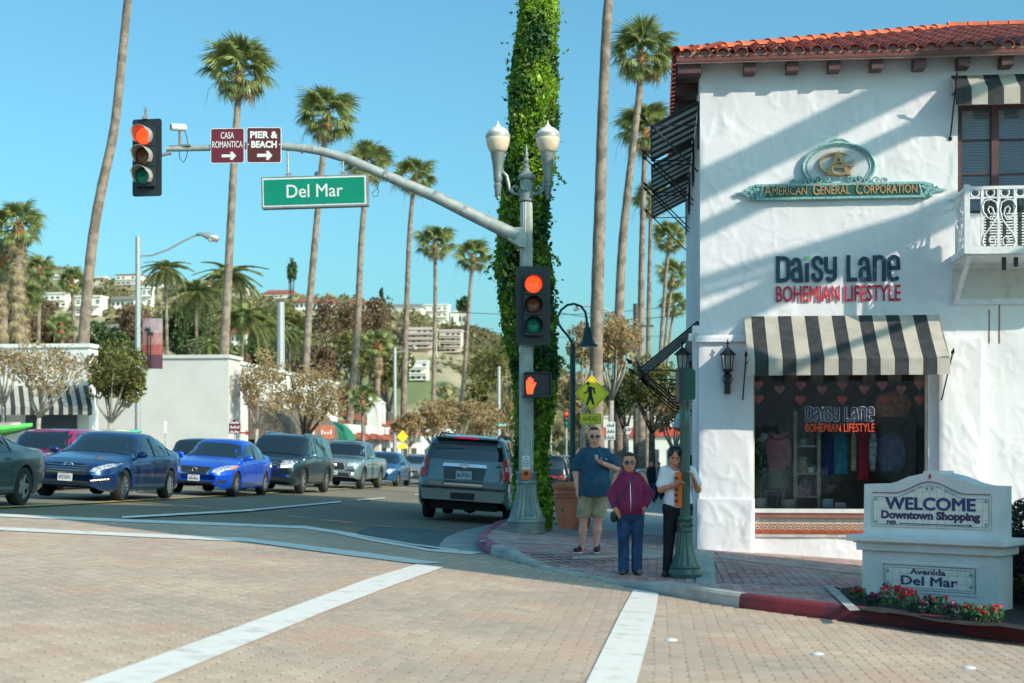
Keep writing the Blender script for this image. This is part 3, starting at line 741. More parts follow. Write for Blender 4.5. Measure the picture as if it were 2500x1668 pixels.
# ------------------------------------------------------------ ground, road, pavement, kerb, markings
M_EARTH = mt('dry_ground', (.20, .17, .12), .95, var=.3, scale=.05, coords='Object')
M_ASPH = mt('asphalt', (.13, .185, .205), .85, var=.16, scale=.35, bump=.35, bscale=120)
M_ASPH2 = mt('dark_asphalt_patch', (.08, .12, .13), .85, var=.12, scale=2, bump=.3, bscale=120)
M_CONC = mt('concrete', (.40, .40, .37), .85, var=.2, scale=2.5, bump=.25, bscale=60)
M_KRED = mt('red_kerb_paint', (.20, .022, .028), .6, col2=(.10, .022, .045), var=.2, scale=3, ramp=(.42, .62), bump=.4, bscale=40)
M_KPINK = mt('faded_red_kerb_paint', (.34, .10, .16), .7, var=.25, scale=5, bump=.3, bscale=40)
M_WLINE = mt('white_road_paint', (.76, .73, .69), .7, col2=(.48, .42, .37), scale=5, ramp=(.54, .80), detail=14, bump=.15, bscale=60)
M_YLINE = mt('yellow_road_paint', (.50, .36, .14), .7, var=.15, scale=3)
def brick_mat(name, a, b, c, rnd):
    m = mt(name, a, .88, col2=b, scale=.55, ramp=(.40, .62), rnd=rnd, bump=.5, bscale=160)
    n, l = m.node_tree.nodes, m.node_tree.links; bs = n['Principled BSDF']
    src = bs.inputs['Base Color'].links[0].from_socket
    tx = n.new('ShaderNodeTexNoise'); tx.inputs['Scale'].default_value = 1.3; tx.inputs['Detail'].default_value = 5
    tc = n.new('ShaderNodeNewGeometry'); l.new(tc.outputs['Position'], tx.inputs['Vector'])
    for nd in n:
        if nd.type == 'TEX_NOISE' and nd.inputs['Vector'].is_linked: l.new(tc.outputs['Position'], nd.inputs['Vector'])
    mr = n.new('ShaderNodeMapRange'); mr.inputs[1].default_value = .50; mr.inputs[2].default_value = .66; mr.inputs[4].default_value = .9
    l.new(tx.outputs[0], mr.inputs[0]); mx = n.new('ShaderNodeMix'); mx.data_type = 'RGBA'; mx.inputs[7].default_value = (*c, 1)
    l.new(mr.outputs[0], mx.inputs[0]); l.new(src, mx.inputs[6]); l.new(mx.outputs[2], bs.inputs['Base Color'])
    return m
M_BRK = brick_mat('road_paver', (.57, .43, .33), (.45, .355, .285), (.54, .36, .275), .10)
M_SBRK = brick_mat('pavement_paver', (.52, .28, .26), (.42, .31, .30), (.50, .42, .39), .22)
M_SAND = mt('joint_sand', (.15, .12, .10), .95, var=.2, scale=20)

def ground_sheet():
    us = np.concatenate([[-2500, -900, -400, -150, -80], np.arange(-60, 41, 4), [80, 200, 500, 1500]]).astype(float)
    vs = np.concatenate([[-400, -100], np.arange(-60, 101, 5), [130, 200, 400, 900, 4000]]).astype(float)
    V = []
    for v in vs:
        for u in us:
            x, y = xy_of(u, v); V.append((x, y, float(zr(x, y)) - .03))
    m = len(us); Q = [(i * m + j, i * m + j + 1, (i + 1) * m + j + 1, (i + 1) * m + j) for i in range(len(vs) - 1) for j in range(m - 1)]
    return obj('ground', np_mesh('ground', V, Q, M_EARTH, True), kind='structure')
ground_sheet()
def poly_sheet(name, pts, off, mat, step=None, kind='structure', parent=None, offf=None):
    """a sheet on the sloping ground over a polygon of XY points"""
    me = bpy.data.meshes.new(name); bm = bmesh.new()
    vv = [bm.verts.new((p[0], p[1], 0)) for p in pts]; f = bm.faces.new(vv)
    bmesh.ops.triangulate(bm, faces=[f])
    if step:
        xs = [p[0] for p in pts]; ys = [p[1] for p in pts]
        for ax, lo, hi in ((0, min(xs), max(xs)), (1, min(ys), max(ys))):
            k = math.ceil(lo / step) * step
            while k < hi:
                co = (k, 0, 0) if ax == 0 else (0, k, 0); no = (1, 0, 0) if ax == 0 else (0, 1, 0)
                bmesh.ops.bisect_plane(bm, geom=bm.verts[:] + bm.edges[:] + bm.faces[:], plane_co=co, plane_no=no); k += step
    for v in bm.verts: v.co.z = float(zr(v.co.x, v.co.y)) + (offf(v.co.x, v.co.y) if offf else off)
    bmesh.ops.recalc_face_normals(bm, faces=bm.faces[:])
    bm.to_mesh(me); bm.free(); me.materials.append(mat)
    return obj(name, me, parent, kind=kind if parent is None else None)
def GP(L, off=0): return [tuple(G(x, y, off)[:2]) for x, y in L]
# kerb line (foot of the kerb) from far up the street round the corner to the right
kerb_px = [(1171, 1318), (1164, 1330), (1166, 1340), (1189, 1354), (1238, 1368), (1297, 1383), (1395, 1403), (1494, 1424), (1553, 1440), (1660, 1462), (1786, 1485), (1990, 1509), (2200, 1533), (2500, 1572), (2900, 1622)]
kp = GP(kerb_px)
pre = []
for px, py in ((1234, 1283), (1203, 1293)): pre.append(G(px, py)[:2])
kerb_u = uv_of(*pre[0])[0]
far = [xy_of(kerb_u + .25, v) for v in (110, 60, 40, 33)]
KL = [Vector(p) for p in far + [tuple(p) for p in pre] + kp]
def resample(P, step):
    out = [P[0]]
    for a, b in zip(P[:-1], P[1:]):
        n = max(1, int((b - a).length / step))
        for i in range(1, n + 1): out.append(a.lerp(b, i / n))
    return out
KR = resample(KL, .35)
for _ in range(4): KR = [KR[0]] + [(KR[i - 1] + KR[i] * 2 + KR[i + 1]) / 4 for i in range(1, len(KR) - 1)] + [KR[-1]]
RC = Vector(G(1425, 1405)[:2]); RD = (Vector(G(1553, 1438)[:2]) - Vector(G(1297, 1380)[:2])).normalized(); RN = Vector((-RD.y, RD.x))
if RN.y < 0: RN = -RN
def off_s(x, y):                                       # pavement height above the road plane: a ramp at the crossing
    d = Vector((x, y)) - RC; a = abs(d.dot(RD)); b = max(0, d.dot(RN))
    t = max(0, (a - .9) / 1.5); t = min(1, t); t = t * t * (3 - 2 * t)
    s_ = min(1, b / 3.2)
    return .015 + .125 * max(t, s_ * s_ * (3 - 2 * s_))
def kerb_piece(name, i0, i1, mat, parent, drain=None):
    V = []; Q = []; rnd = random.Random(3)
    for i in range(i0, i1 + 1):
        p = KR[i]; t = (KR[min(i + 1, len(KR) - 1)] - KR[max(i - 1, 0)]).normalized(); n = Vector((-t.y, t.x))
        if n.dot(Vector((.6, .8))) < 0 and p.y < 27: n = -n
        if p.y >= 27: n = Vector((CT, -ST))
        h = off_s(*p); zb = float(zr(*p))
        prof = [(0, -.05), (.0, .3 * h), (.012, h - .025 if h > .05 else h * .6), (.035, h + .002), (.15, h + .004), (.15, -.05)]
        for d, z in prof: q = p + n * d; V.append((q.x, q.y, zb + z))
    m = 6
    for i in range(i1 - i0):
        for j in range(m - 1): Q.append((i * m + j, (i + 1) * m + j, (i + 1) * m + j + 1, i * m + j + 1))
    o = obj(name, np_mesh(name, V, Q, mat), parent)
    mb = MB(); mb.add([V[j] for j in range(6)], [tuple(range(6))]); mb.add([V[-6 + j] for j in range(6)], [tuple(range(6))]); part('kerb_end', mb, mat, o)
    return o
kerb = bpy.data.objects.new('kerb', None); COL.objects.link(kerb); kerb['kind'] = 'structure'
def near_i(px, py): p = Vector(G(px, py)[:2]); return min(range(len(KR)), key=lambda i: (KR[i] - p).length)
cuts = [0, near_i(1234, 1283), near_i(1186, 1352), near_i(1400, 1404), near_i(1662, 1462), near_i(1786, 1485), near_i(2225, 1536), len(KR) - 1]
for k, (a, b) in enumerate(zip(cuts[:-1], cuts[1:])):
    kerb_piece('kerb_stone', a, b, (M_CONC, M_KPINK, M_CONC, M_CONC, M_CONC, M_KRED, M_KRED)[k], kerb)
# drain hole in the red kerb
dp = G(2225, 1536); i = near_i(2225, 1536); t = (KR[i + 1] - KR[i - 1]).normalized(); n = Vector((-t.y, t.x)); n = n if n.y > 0 else -n
mb = MB(); c = Vector((dp.x, dp.y, float(zr(dp.x, dp.y)) + .062)); a3 = Vector((t.x, t.y, 0)); n3 = Vector((-n.x, -n.y, 0))
mb.add([c + n3 * .006 + a3 * (.045 * math.cos(q)) + Vector((0, 0, .045 * math.sin(q))) for q in np.linspace(0, 2 * math.pi, 17)[:-1]], [tuple(range(16))])
part('drain_hole', mb, mt('hole_black', (.01, .015, .01), .9), kerb)
mb = MB(); mb.tube([c + n3 * .008 + a3 * (.047 * math.cos(q)) + Vector((0, 0, .047 * math.sin(q))) for q in np.linspace(0, 2 * math.pi, 17)], .004, 5, caps=False); part('drain_rim', mb, M_DARKMET, kerb)

stripC = [(-300, 1245), (0, 1259), (277, 1271), (520, 1280), (741, 1290), (820, 1301), (907, 1320), (1051, 1346), (1178, 1353)]
road_poly = GP(stripC) + [tuple(p) for p in KR[near_i(1189, 1354):]] + GP([(2900, 1800), (-500, 1800)])
def inner(i, d):
    p = KR[i]; t = (KR[min(i + 1, len(KR) - 1)] - KR[max(i - 1, 0)]).normalized(); n = Vector((-t.y, t.x))
    if n.dot(Vector((.6, .8))) < 0 and p.y < 27: n = -n
    if p.y >= 27: n = Vector((CT, -ST))
    return tuple(p + n * d)
side_poly = [inner(i, .145) for i in range(len(KR))] + [xy_of(12, 12), xy_of(12, 110)]
# street asphalt
st_poly = [xy_of(-30, 8)] + GP([(-300, 1245), (0, 1259), (277, 1271), (520, 1280), (741, 1290), (820, 1301), (907, 1320), (1051, 1346), (1178, 1353)]) + [tuple(p) for p in KR[near_i(1186, 1352):near_i(1203, 1293):-1]] + [tuple(p) for p in KR[near_i(1203, 1293)::-1]] + [xy_of(-17.5, 110), xy_of(-17.5, 40)]
sp = [p for p in st_poly]
poly_sheet('street', [xy_of(-17.5, 110), xy_of(-17.5, 23), xy_of(-40, 22), xy_of(-40, 5), xy_of(12, 5), xy_of(12, 14)] + [xy_of(kerb_u + 2.6, 20), xy_of(kerb_u + 1.2, 33), xy_of(kerb_u + .3, 110)], -.012, M_ASPH)
poly_sheet('crossing', [(-16, -20), (16, -20), (16, 6.8), (-16, 6.8)], -.004, M_BRK)
poly_sheet('paver_bed', road_poly, .0, M_SAND)
pav = poly_sheet('pavement', side_poly, .14, M_CONC, step=.5, offf=lambda x, y: off_s(x, y) - .012)
poly_sheet('left_pavement', [xy_of(-17.5, 110), xy_of(-17.5, 23), xy_of(-40, 22), xy_of(-60, 22), xy_of(-60, 110)], .12, M_CONC)

def inside(P, poly):
    x, y = P[:, 0], P[:, 1]; r = np.zeros(len(P), bool); n = len(poly)
    for i in range(n):
        x1, y1 = poly[i]; x2, y2 = poly[i - 1]
        c = ((y1 > y) != (y2 > y)); xx = (x2 - x1) * (y - y1) / (y2 - y1 + 1e-12) + x1; r ^= c & (x < xx)
    return r
# zig-zag edged interlocking pavers
def paver_outline(L=.222, W=.112, a=.014):
    left = [(-W / 2 + (a if k % 2 else -a) * (0 if k in (0, 4) else 1), -L / 2 + L * k / 4) for k in range(5)]
    right = [(W / 2 + (a if k % 2 else -a) * (0 if k in (0, 4) else 1), -L / 2 + L * k / 4) for k in range(5)]
    return right + left[::-1]
PO = np.array(paver_outline())
def lay(name, poly, mat, host, vmax, offf, top, zone=None, nmax=285, hole=None):
    rs = np.random.RandomState(5)
    P = np.array(poly); uv = np.stack(uv_of(P[:, 0], P[:, 1]), -1)
    u0, v0 = uv.min(0); u1, v1 = uv.max(0); v1 = min(v1, vmax)
    us = np.arange(u0, u1, .1135); cells = []
    for i, u in enumerate(us):
        vs = np.arange(v0 + (.057 if i % 2 else 0) * 0 + (i % 2) * .11275, v1, .2255); cells.append(np.stack([np.full(len(vs), u), vs], -1))
    C = np.concatenate(cells); xy = np.stack(xy_of(C[:, 0], C[:, 1]), -1)
    px = 1250 + F * xy[:, 0] / np.maximum(xy[:, 1], 1)
    k = inside(xy, poly) & (px > -60) & (px < 2560) & (xy[:, 1] > 6.9)
    if hole is not None:
        for h in hole: k &= ~inside(xy, h)
    C = C[k]; xy = xy[k]
    o = np.argsort(xy[:, 1]); C = C[o]; xy = xy[o]
    N = len(C); th = .012
    def build(C, xy):
        n = len(C); sc = .988
        jit = rs.uniform(-.0008, .0008, n)
        uu = C[:, 0:1] + PO[None, :, 0] * .955; vv = C[:, 1:2] + PO[None, :, 1] * .992
        X, Y = xy_of(uu, vv); cx, cy = xy_of(C[:, 0:1], C[:, 1:2])
        base = zr(X, Y) + np.array([offf(a, b) for a, b in xy])[:, None] + jit[:, None]
        ti = .985
        Xt = cx + (X - cx) * ti; Yt = cy + (Y - cy) * ti
        top_ = np.stack([Xt, Yt, base + top], -1); mid = np.stack([X, Y, base + top - .0025], -1); bot = np.stack([X, Y, base - .006], -1)
        V = np.concatenate([top_, mid, bot], 1).reshape(-1, 3); b = np.arange(n)[:, None] * 30
        q = []
        for r in (0, 10):
            for j in range(10): q.append([r + j, r + (j + 1) % 10, r + 10 + (j + 1) % 10, r + 10 + j])
        # top face: quads between right (0..4) and left (9..5)
        for j in range(4): q.append([j, 9 - j, 8 - j, j + 1])
        q = np.array(q)
        Q = (b[:, :, None] + q[None]).reshape(-1, 4)
        return V, Q
    near = min(nmax, N)
    V, Q = build(C[near:], xy[near:])
    o = obj(name + 's', np_mesh(name + 's', V, Q, mat), host); o['kind'] = 'stuff'
    # the nearest ones: one shared mesh, one object each
    V, Q = build(np.array([[0., 0.]]), np.array([[0., 0.]]))
    z0 = V[:, 2].copy(); x_, y_ = V[:, 0], V[:, 1]
    V[:, 2] = z0 - zr(x_, y_) - offf(0, 0)
    V[:, 2] += -.063 * (x_ * CT - y_ * ST) - .0152 * (x_ * ST + y_ * CT)
    me = np_mesh(name, V, Q, mat)
    for (x, y) in xy[:near]:
        b_ = obj(name, me, host); b_.location = (x, y, float(zr(x, y)) + offf(x, y) + random.uniform(-.0008, .0008))
    return N
road = bpy.data.objects['paver_bed']
n1 = lay('brick', road_poly, M_BRK, road, 26, lambda x, y: 0, .003)
# flower bed outline in the pavement (cut out of the pavers)
bed_px = [(2040, 1436), (2000, 1432), (2120, 1497), (2600, 1560), (2700, 1500), (2500, 1440), (2110, 1440)]
bed = GP([(2035, 1434), (2100, 1492), (2300, 1521), (2600, 1556), (2760, 1540), (2700, 1440), (2110, 1441)], .13)
tact = GP([(1696, 1362), (1742, 1362), (1747, 1441), (1700, 1433)], .03)
n2 = lay('brick', side_poly, M_SBRK, pav, 27, lambda x, y: off_s(x, y) - .008, .006, nmax=285, hole=[bed, tact])
# tactile plate of ridged concrete
tp = poly_sheet('tactile_plate', tact, 0, mt('tactile_grey', (.36, .40, .38), .8), kind='structure', offf=lambda x, y: off_s(x, y) - .001)
mb = MB(); A_, B_, C_, D_ = [Vector(p) for p in (tact[0], tact[1], tact[2], tact[3])]
for k in range(15):
    t = (k + .5) / 15; a = A_.lerp(B_, t); b = D_.lerp(C_, t)
    prev = None
    for q in np.linspace(0, 1, 7):
        p = a.lerp(b, q); p = Vector((p.x, p.y, float(zr(p.x, p.y)) + off_s(p.x, p.y) + .002))
        if prev is not None: mb.bar(prev, p, .018, .01)
        prev = p
rid = part('ridge', mb, MATS['tactile_grey'], tp); rid['kind'] = 'stuff'
# pale strips laid on the pavement to paint streaks of sunlight
def strip(name, a, b, w, off, mat, parent=None, n=8, kind='structure', offf=None):
    """a band between pixel polylines a (upper) and b (lower)"""
    P = GP(a) + GP(b)[::-1]
    return poly_sheet(name, P, off, mat, step=1.0, kind=kind, parent=parent, offf=offf)
sg = lambda x, y: off_s(x, y) + .0045
for a, b in (([(1170, 1322), (1300, 1326), (1480, 1333), (1600, 1339), (1705, 1345)], [(1171, 1325), (1300, 1329), (1480, 1336), (1600, 1342), (1705, 1348)]),
             ([(1735, 1360), (1900, 1378), (2105, 1402)], [(1735, 1363), (1900, 1381), (2105, 1405)]),
             ([(1400, 1405 - 52), (1610, 1353 + 3)], [(1400, 1356), (1610, 1359)])):
    q = poly_sheet('sun_streak_band', GP(a, .13) + GP(b, .13)[::-1], 0, M_CONC, step=.3, kind='structure', offf=sg)
# manhole / utility covers
for c in ([(1505, 1356), (1612, 1357), (1616, 1371), (1520, 1370)], [(1395, 1309), (1447, 1311), (1449, 1317), (1393, 1315)]):
    poly_sheet('utility_cover', GP(c, .07), 0, mt('cover_concrete', (.34, .34, .31), .8, var=.15), step=.3, kind='structure', offf=lambda x, y: off_s(x, y) + .004)
# gutter, patch and painted lines
poly_sheet('gutter', GP([(1075, 1345), (1073, 1330), (1088, 1312), (1120, 1298), (1190, 1282), (1270, 1262)]) + [tuple(KR[i]) for i in range(near_i(1240, 1281), near_i(1186, 1353) + 1)] + GP([(1178, 1352)]), -.004, mt('gutter_concrete', (.30, .34, .34), .8, var=.12, scale=2))
poly_sheet('asphalt_patch', GP([(907, 1283), (1020, 1290), (1118, 1299), (1088, 1311), (1073, 1330), (1071, 1341), (960, 1318), (868, 1299)]), -.007, M_ASPH2)
M = .010
def line(a, b, off=M, mat=None, name='painted_line'):
    return poly_sheet(name, GP(a) + GP(b)[::-1], off, mat or M_WLINE, step=None, kind='structure')
line([(-300, 1243), (0, 1256), (277, 1268), (520, 1277), (741, 1286), (820, 1297), (907, 1316), (1051, 1342), (1178, 1350)], [(-300, 1250), (0, 1263), (277, 1275), (520, 1284), (741, 1292), (820, 1304), (907, 1323), (1051, 1348), (1150, 1356)], off=.012)
line([(741, 1283), (850, 1299), (1000, 1326), (1117, 1341)], [(741, 1286), (850, 1302), (1000, 1329), (1117, 1345)], off=-.002)
line([(-300, 1277), (0, 1289), (238, 1300), (430, 1308), (597, 1315), (860, 1347), (1084, 1377)], [(-300, 1284), (0, 1297), (238, 1308), (430, 1317), (608, 1325), (850, 1358), (1023, 1379)], off=.013)
line([(213, 1668), (603, 1526), (896, 1417), (1018, 1380)], [(382, 1668), (802, 1493), (960, 1432), (1084, 1387)], off=.013)
line([(100, 1712), (213, 1668)], [(300, 1712), (382, 1668)], off=.013)
line([(1547, 1441), (1515, 1500), (1433, 1668), (1412, 1720)], [(1608, 1451), (1600, 1500), (1555, 1668), (1540, 1720)], off=.013)
line([(298, 1260), (600, 1244), (832, 1223)], [(298, 1265), (600, 1248), (832, 1226)], off=-.002)
line([(871, 1220), (940, 1214.5)], [(871, 1222.5), (940, 1216.5)], off=-.002)
line([(1012, 1207), (1030, 1205.5)], [(1012, 1209), (1030, 1207.5)], off=-.002)
line([(-100, 1240), (89, 1232), (298, 1221.5), (500, 1211), (700, 1200), (987, 1183.5)], [(-100, 1243), (89, 1235), (298, 1224), (500, 1213), (700, 1202), (987, 1185)], off=-.002, mat=M_YLINE)
# road studs
lab = ['white round road stud on the pavers nearest the wide crossing line', 'white round road stud on the pavers, middle of three', 'white round road stud on the pavers below the monument sign']
for (px, py), l_ in zip([(1637, 1566), (1995, 1600), (2365, 1634)], lab):
    p = G(px, py); t = thing('road_stud', l_, 'road stud', (p.x, p.y, p.z + .004), 0, 'white road studs')
    mb = MB(); mb.lathe([(.052, 0), (.05, .008), (.035, .016), (.015, .02), (.0, .021)], 16); part('dome', mb, mt('stud_white', (.75, .76, .76), .35), t, smooth=True)
    mb = MB(); mb.lathe([(.060, 0), (.056, .004), (.05, .005)], 16); part('stud_base', mb, M_CONC, t)

# ------------------------------------------------------------ a block added out of view to the right to cast the corner shade
far_b = thing('shade_caster', 'plain white stucco block beyond the right edge of the view', 'building', (0, 0, 0))
mb = MB(); A0 = Vector((1.48, 15.27)); d = Vector((sdir.x, sdir.y)).normalized(); n = Vector((-d.y, d.x)); n = n if n.y > 0 else -n
NT = 8.0
c1 = A0 + d * NT; c2 = c1 + n * 6.75 + d * 1.0; c3 = c2 + d * 3; c4 = c1 + d * 4
mb.prism([tuple(c1), tuple(c2), tuple(c3), tuple(c4)], -1.5, 14.0, 'XY'); part('wall', mb, M_STUC2, far_b)
# added bars, out of view, shaped to throw slanting shade on the shop front
def V3(q, h, t=8.6): p = A0 + n * q + d * t; return (p.x, p.y, h)
for (q0, h0, q1, h1, th) in ((6.6, 12.50, 13, 12.50, .46), (6.6, 11.78, 13, 11.78, .22), (6.6, 10.25, 13, 10.15, .44), (6.6, 11.05, 13, 8.9, .13), (6.6, 10.85, 13, 8.7, .05), (6.6, 8.6, 13, 8.9, .10)):
    mb = MB(); mb.bar(V3(q0, h0), V3(q1, h1), .16, th); part('shade_bar', mb, M_STUC2, far_b)
for q in (12.9,):
    mb = MB(); mb.bar(V3(q, -1), V3(q, 12.7), .2); part('shade_bar_post', mb, M_STUC2, far_b)
# ------------------------------------------------------------ street furniture
M_POLE = mt('grey_green_pole_paint', (.24, .29, .28), .45, metal=.35, var=.12, scale=6, bump=.1, bscale=80)
M_POLEL = mt('pole_paint_light', (.40, .44, .42), .5, metal=.25, var=.12, scale=6)
M_TPOLE = mt('dark_green_pole_paint', (.07, .13, .115), .35, metal=.4, var=.2, scale=12, col2=(.10, .11, .09), ramp=(.60, .72))
M_GALV = mt('galvanised', (.42, .44, .44), .5, metal=.5, var=.12, scale=20)
M_BKPL = mt('signal_black', (.022, .03, .038), .45, var=.1)
M_HOOD = mt('weathered_hood', (.36, .35, .31), .55, var=.2, scale=14)
M_GLOBE = mt('lamp_globe', (.74, .62, .46), .3, var=.05, scale=9)
M_GLOBET = mt('lamp_globe_top', (.80, .77, .74), .35)
def gz(x, y): return float(zr(x, y)) + off_s(x, y)

def fluted(prof, n=32, c=(0, 0, 0), lo=0, hi=9, amt=.09, mb=None):
    mb = mb or MB(); mb.lathe(prof, n, c, flute=(1, lo, hi, amt)); return mb
P0 = G(1285, 1300, .14); SY = P0.y; s0 = S(SY)
def SZ(py): return EYE + (HY - py) / s0 - P0.z
def SX(px): return (px - 1250) / s0 - P0.x
sig = thing('signal_pole', 'tall fluted grey signal pole with curved mast arm and twin globe lamps on the corner', 'signal pole', P0)
mb = MB()
base = [(.335, 0), (.335, .05), (.31, .06), (.315, .17), (.335, .19), (.325, .23), (.30, .25), (.29, .28)]
mb.lathe(base, 32)
mb.lathe([(.285, .28), (.27, .35), (.23, .46), (.195, .58), (.178, .72), (.172, .84)], 40, flute=(1, 0, 2, .10))
mb.lathe([(.18, .84), (.19, .86), (.18, .89), (.165, .90), (.17, .94), (.178, 1.0), (.185, 1.02), (.17, 1.05)], 32)
part('pole_base', mb, M_POLE, sig, auto=30)
mb = MB()
mb.lathe([(.128, 1.0), (.122, 3.0), (.118, SZ(780)), ], 36, flute=(1, 0, 99, .09))
mb.lathe([(.130, SZ(848)), (.130, SZ(862))], 24)
mb.lathe([(.116, SZ(780)), (.108, SZ(512)), (.108, SZ(495))], 36, flute=(1, 0, 99, .09))
part('shaft', mb, M_POLEL, sig, auto=30)
mb = MB()
zt = SZ(492)
mb.lathe([(.125, zt), (.13, zt + .03), (.115, zt + .05), (.12, zt + .09), (.125, zt + .12), (.11, zt + .16), (.11, zt + .36), (.14, zt + .38), (.15, zt + .42), (.13, zt + .46), (.07, zt + .52), (.05, zt + .56), (.06, zt + .60), (.035, zt + .64), (.055, zt + .70), (.03, zt + .76), (.04, zt + .80), (.02, zt + .86), (.026, zt + .90), (.004, zt + .98)], 20)
mb.lathe([(.10, -.13), (.10, -.115), (.05, -.10)], 16, (0, 0, zt + .26), axis='Y')
part('finial', mb, M_POLE, sig, auto=35)
for sx, gx in ((-1, 1215.5), (1, 1337.5)):
    X = SX(gx); mb = MB()
    mb.tube([(sx * .09, 0, zt + .16), (sx * .14, 0, zt + .12), (sx * .22, 0, zt + .14), (sx * .25, 0, zt + .22), (sx * .20, 0, zt + .27), (sx * .16, 0, zt + .23), (sx * .18, 0, zt + .2)], .026, 8)
    mb.tube([(sx * .22, 0, zt + .14), (sx * .29, 0, zt + .2), (sx * .31, 0, zt + .32), (sx * .34, 0, zt + .44), (sx * .40, 0, zt + .50), (X, 0, zt + .5)], .032, 8)
    part('lamp_bracket', mb, M_POLE, sig, auto=40)
    mb = MB(); zb = SZ(490)
    mb.lathe([(.004, zb), (.035, zb + .03), (.03, zb + .07), (.05, zb + .10), (.06, zb + .2), (.075, zb + .26), (.055, zb + .30), (.08, zb + .36), (.07, zb + .42), (.085, zb + .52), (.10, zb + .66), (.12, zb + .74), (.125, zb + .80), (.13, zb + .82)], 16, (X, 0, 0))
    part('lamp_stem', mb, M_POLE, sig, auto=35)
    zg = zb + .82; mb = MB()
    mb.lathe([(.12, zg), (.155, zg + .04), (.188, zg + .12), (.205, zg + .20), (.208, zg + .27)], 24, (X, 0, 0)); g_ = part('lamp_globe', mb, M_GLOBE, sig, smooth=True)
    mb = MB(); mb.lathe([(.213, zg + .262), (.213, zg + .31), (.20, zg + .315)], 24, (X, 0, 0)); part('globe_band', mb, M_POLEL, g_, auto=40)
    mb = MB(); mb.lathe([(.203, zg + .31), (.18, zg + .37), (.12, zg + .42), (.06, zg + .45), (.02, zg + .50), (.01, zg + .53), (.003, zg + .57)], 24, (X, 0, 0)); part('globe_top', mb, M_GLOBET, g_, smooth=True)
# mast arm
arm = [(1262, 580), (1247, 573), (1136, 519), (1064, 483), (948, 434), (850, 391), (786, 373), (745, 366), (694, 361), (603, 360), (518, 365), (411, 368)]
rad = [.125, .12, .108, .10, .088, .08, .074, .07, .066, .058, .052, .045]
mb = MB(); AY = -.12
mb.tube([(SX(x), AY, SZ(y)) for x, y in arm], rad, 16)
part('mast_arm', mb, M_POLEL, sig, auto=40)
mb = MB()
for x, y in ((1064, 483), (945, 433), (1136, 519)): mb.box((SX(x), AY - .1, SZ(y) + .02), (.05, .03, .12), ry=R(24))
part('cleats', mb, M_GALV, sig)['kind'] = 'stuff'
for x in (740, 765, 668):
    mb = MB(); mb.tube([(SX(x), AY, SZ(367) + .0), (SX(x + 4), AY, SZ(368))], .078, 12); part('pole_band', mb, M_GALV, sig, auto=40)
mb = MB(); mb.prism([(SX(1240), SZ(588)), (SX(1255), SZ(560)), (SX(1282), SZ(558)), (SX(1282), SZ(608)), (SX(1268), SZ(606))], -.20, .02); part('arm_bracket', mb, M_POLEL, sig)

def signal_head(name, label, cx, cz, W, Hh, yoff, lit, yaw, hood=True, hooddepth=.24, mat_h=None):
    t = thing('traffic_light', label, 'traffic light', P0 + Vector((cx, yoff, cz)), yaw)
    mb = MB(); r = .03; pts = []
    for ax_, az_, a0 in ((W / 2 - .04, Hh / 2 - .04, 0), (-W / 2 + .04, Hh / 2 - .04, 90), (-W / 2 + .04, -Hh / 2 + .04, 180), (W / 2 - .04, -Hh / 2 + .04, 270)):
        for q in (0, 45, 90): pts.append((ax_ + .04 * math.cos(R(a0 + q)), az_ + .04 * math.sin(R(a0 + q))))
    mb.prism(pts, 0, .02); part('backplate', mb, M_BKPL, t)
    mb = MB(); hs = Hh * .26
    for k in range(3): mb.box((0, -.05, (1 - k) * hs), (.33, .14, hs - .012))
    part('housing', mb, M_BKPL, t)
    cols = [((.9, .06, .015), (1.0, .055, .012)), ((.22, .07, .04), None), ((.01, .22, .15), None)]
    for k in range(3):
        col, em = cols[k]; mb = MB(); z = (1 - k) * hs
        mb.lathe([(.145, -.115), (.13, -.15), (.08, -.17), (.0, -.178)], 24, (0, 0, z), axis='Y')
        l_ = part('lens', mb, mt('lens_%s_%d' % (name, k), col, .25, var=.12, scale=30, emit=em if (k == 0 and lit) else None, es=1.1 if lit else 0), t, smooth=True, label=('glowing red lens', 'dark amber lens', 'dark green lens')[k])
        mb = MB(); n = 20; A0, A1 = (-40, 220); P = []
        for i in range(n + 1):
            a = R(A0 + (A1 - A0) * i / n); dd = .12 + (hooddepth) * (1 if 20 < math.degrees(a) < 160 else max(.25, 1 - abs((math.degrees(a) - 90)) / 150))
            P.append([(.158 * math.cos(a), -.10, z + .158 * math.sin(a)), (.158 * math.cos(a), -.10 - dd, z + .158 * math.sin(a) - .01)])
        Q = [[(x * .965, y, z + (zz - z) * .965) for x, y, zz in row] for row in P]
        mb.grid(P); mb.grid(Q)
        mb.add([p for i in range(n + 1) for p in (P[i][1], Q[i][1])], [(2 * i, 2 * i + 1, 2 * i + 3, 2 * i + 2) for i in range(n)])
        part('visor', mb, mat_h or M_BKPL, t, smooth=False, auto=50)
    return t
W1, H1 = (1343 - 1259) / s0, (845 - 655) / s0
signal_head('near', 'traffic light with glowing red lens mounted low on the fluted corner pole', SX(1301), SZ(750), W1, H1, -.26, True, R(2), hooddepth=.10)
hd = signal_head('far', 'traffic light glowing red at the far end of the curved mast arm', SX(366), SZ(391), (402 - 328) / s0, (485 - 298) / s0, -.20, True, R(-9), hooddepth=.16, mat_h=M_HOOD)
mb = MB(); mb.box((-.02, .0, SZ(272) - SZ(391) - .08), (.05, .04, .2)); mb.box((-.02, -.02, H1 / 2 + .01), (.09, .07, .05)); mb.tube([(0, .05, 0), (.42, .05, .08)], .03, 8); part('mounting_bracket', mb, M_GALV, hd)

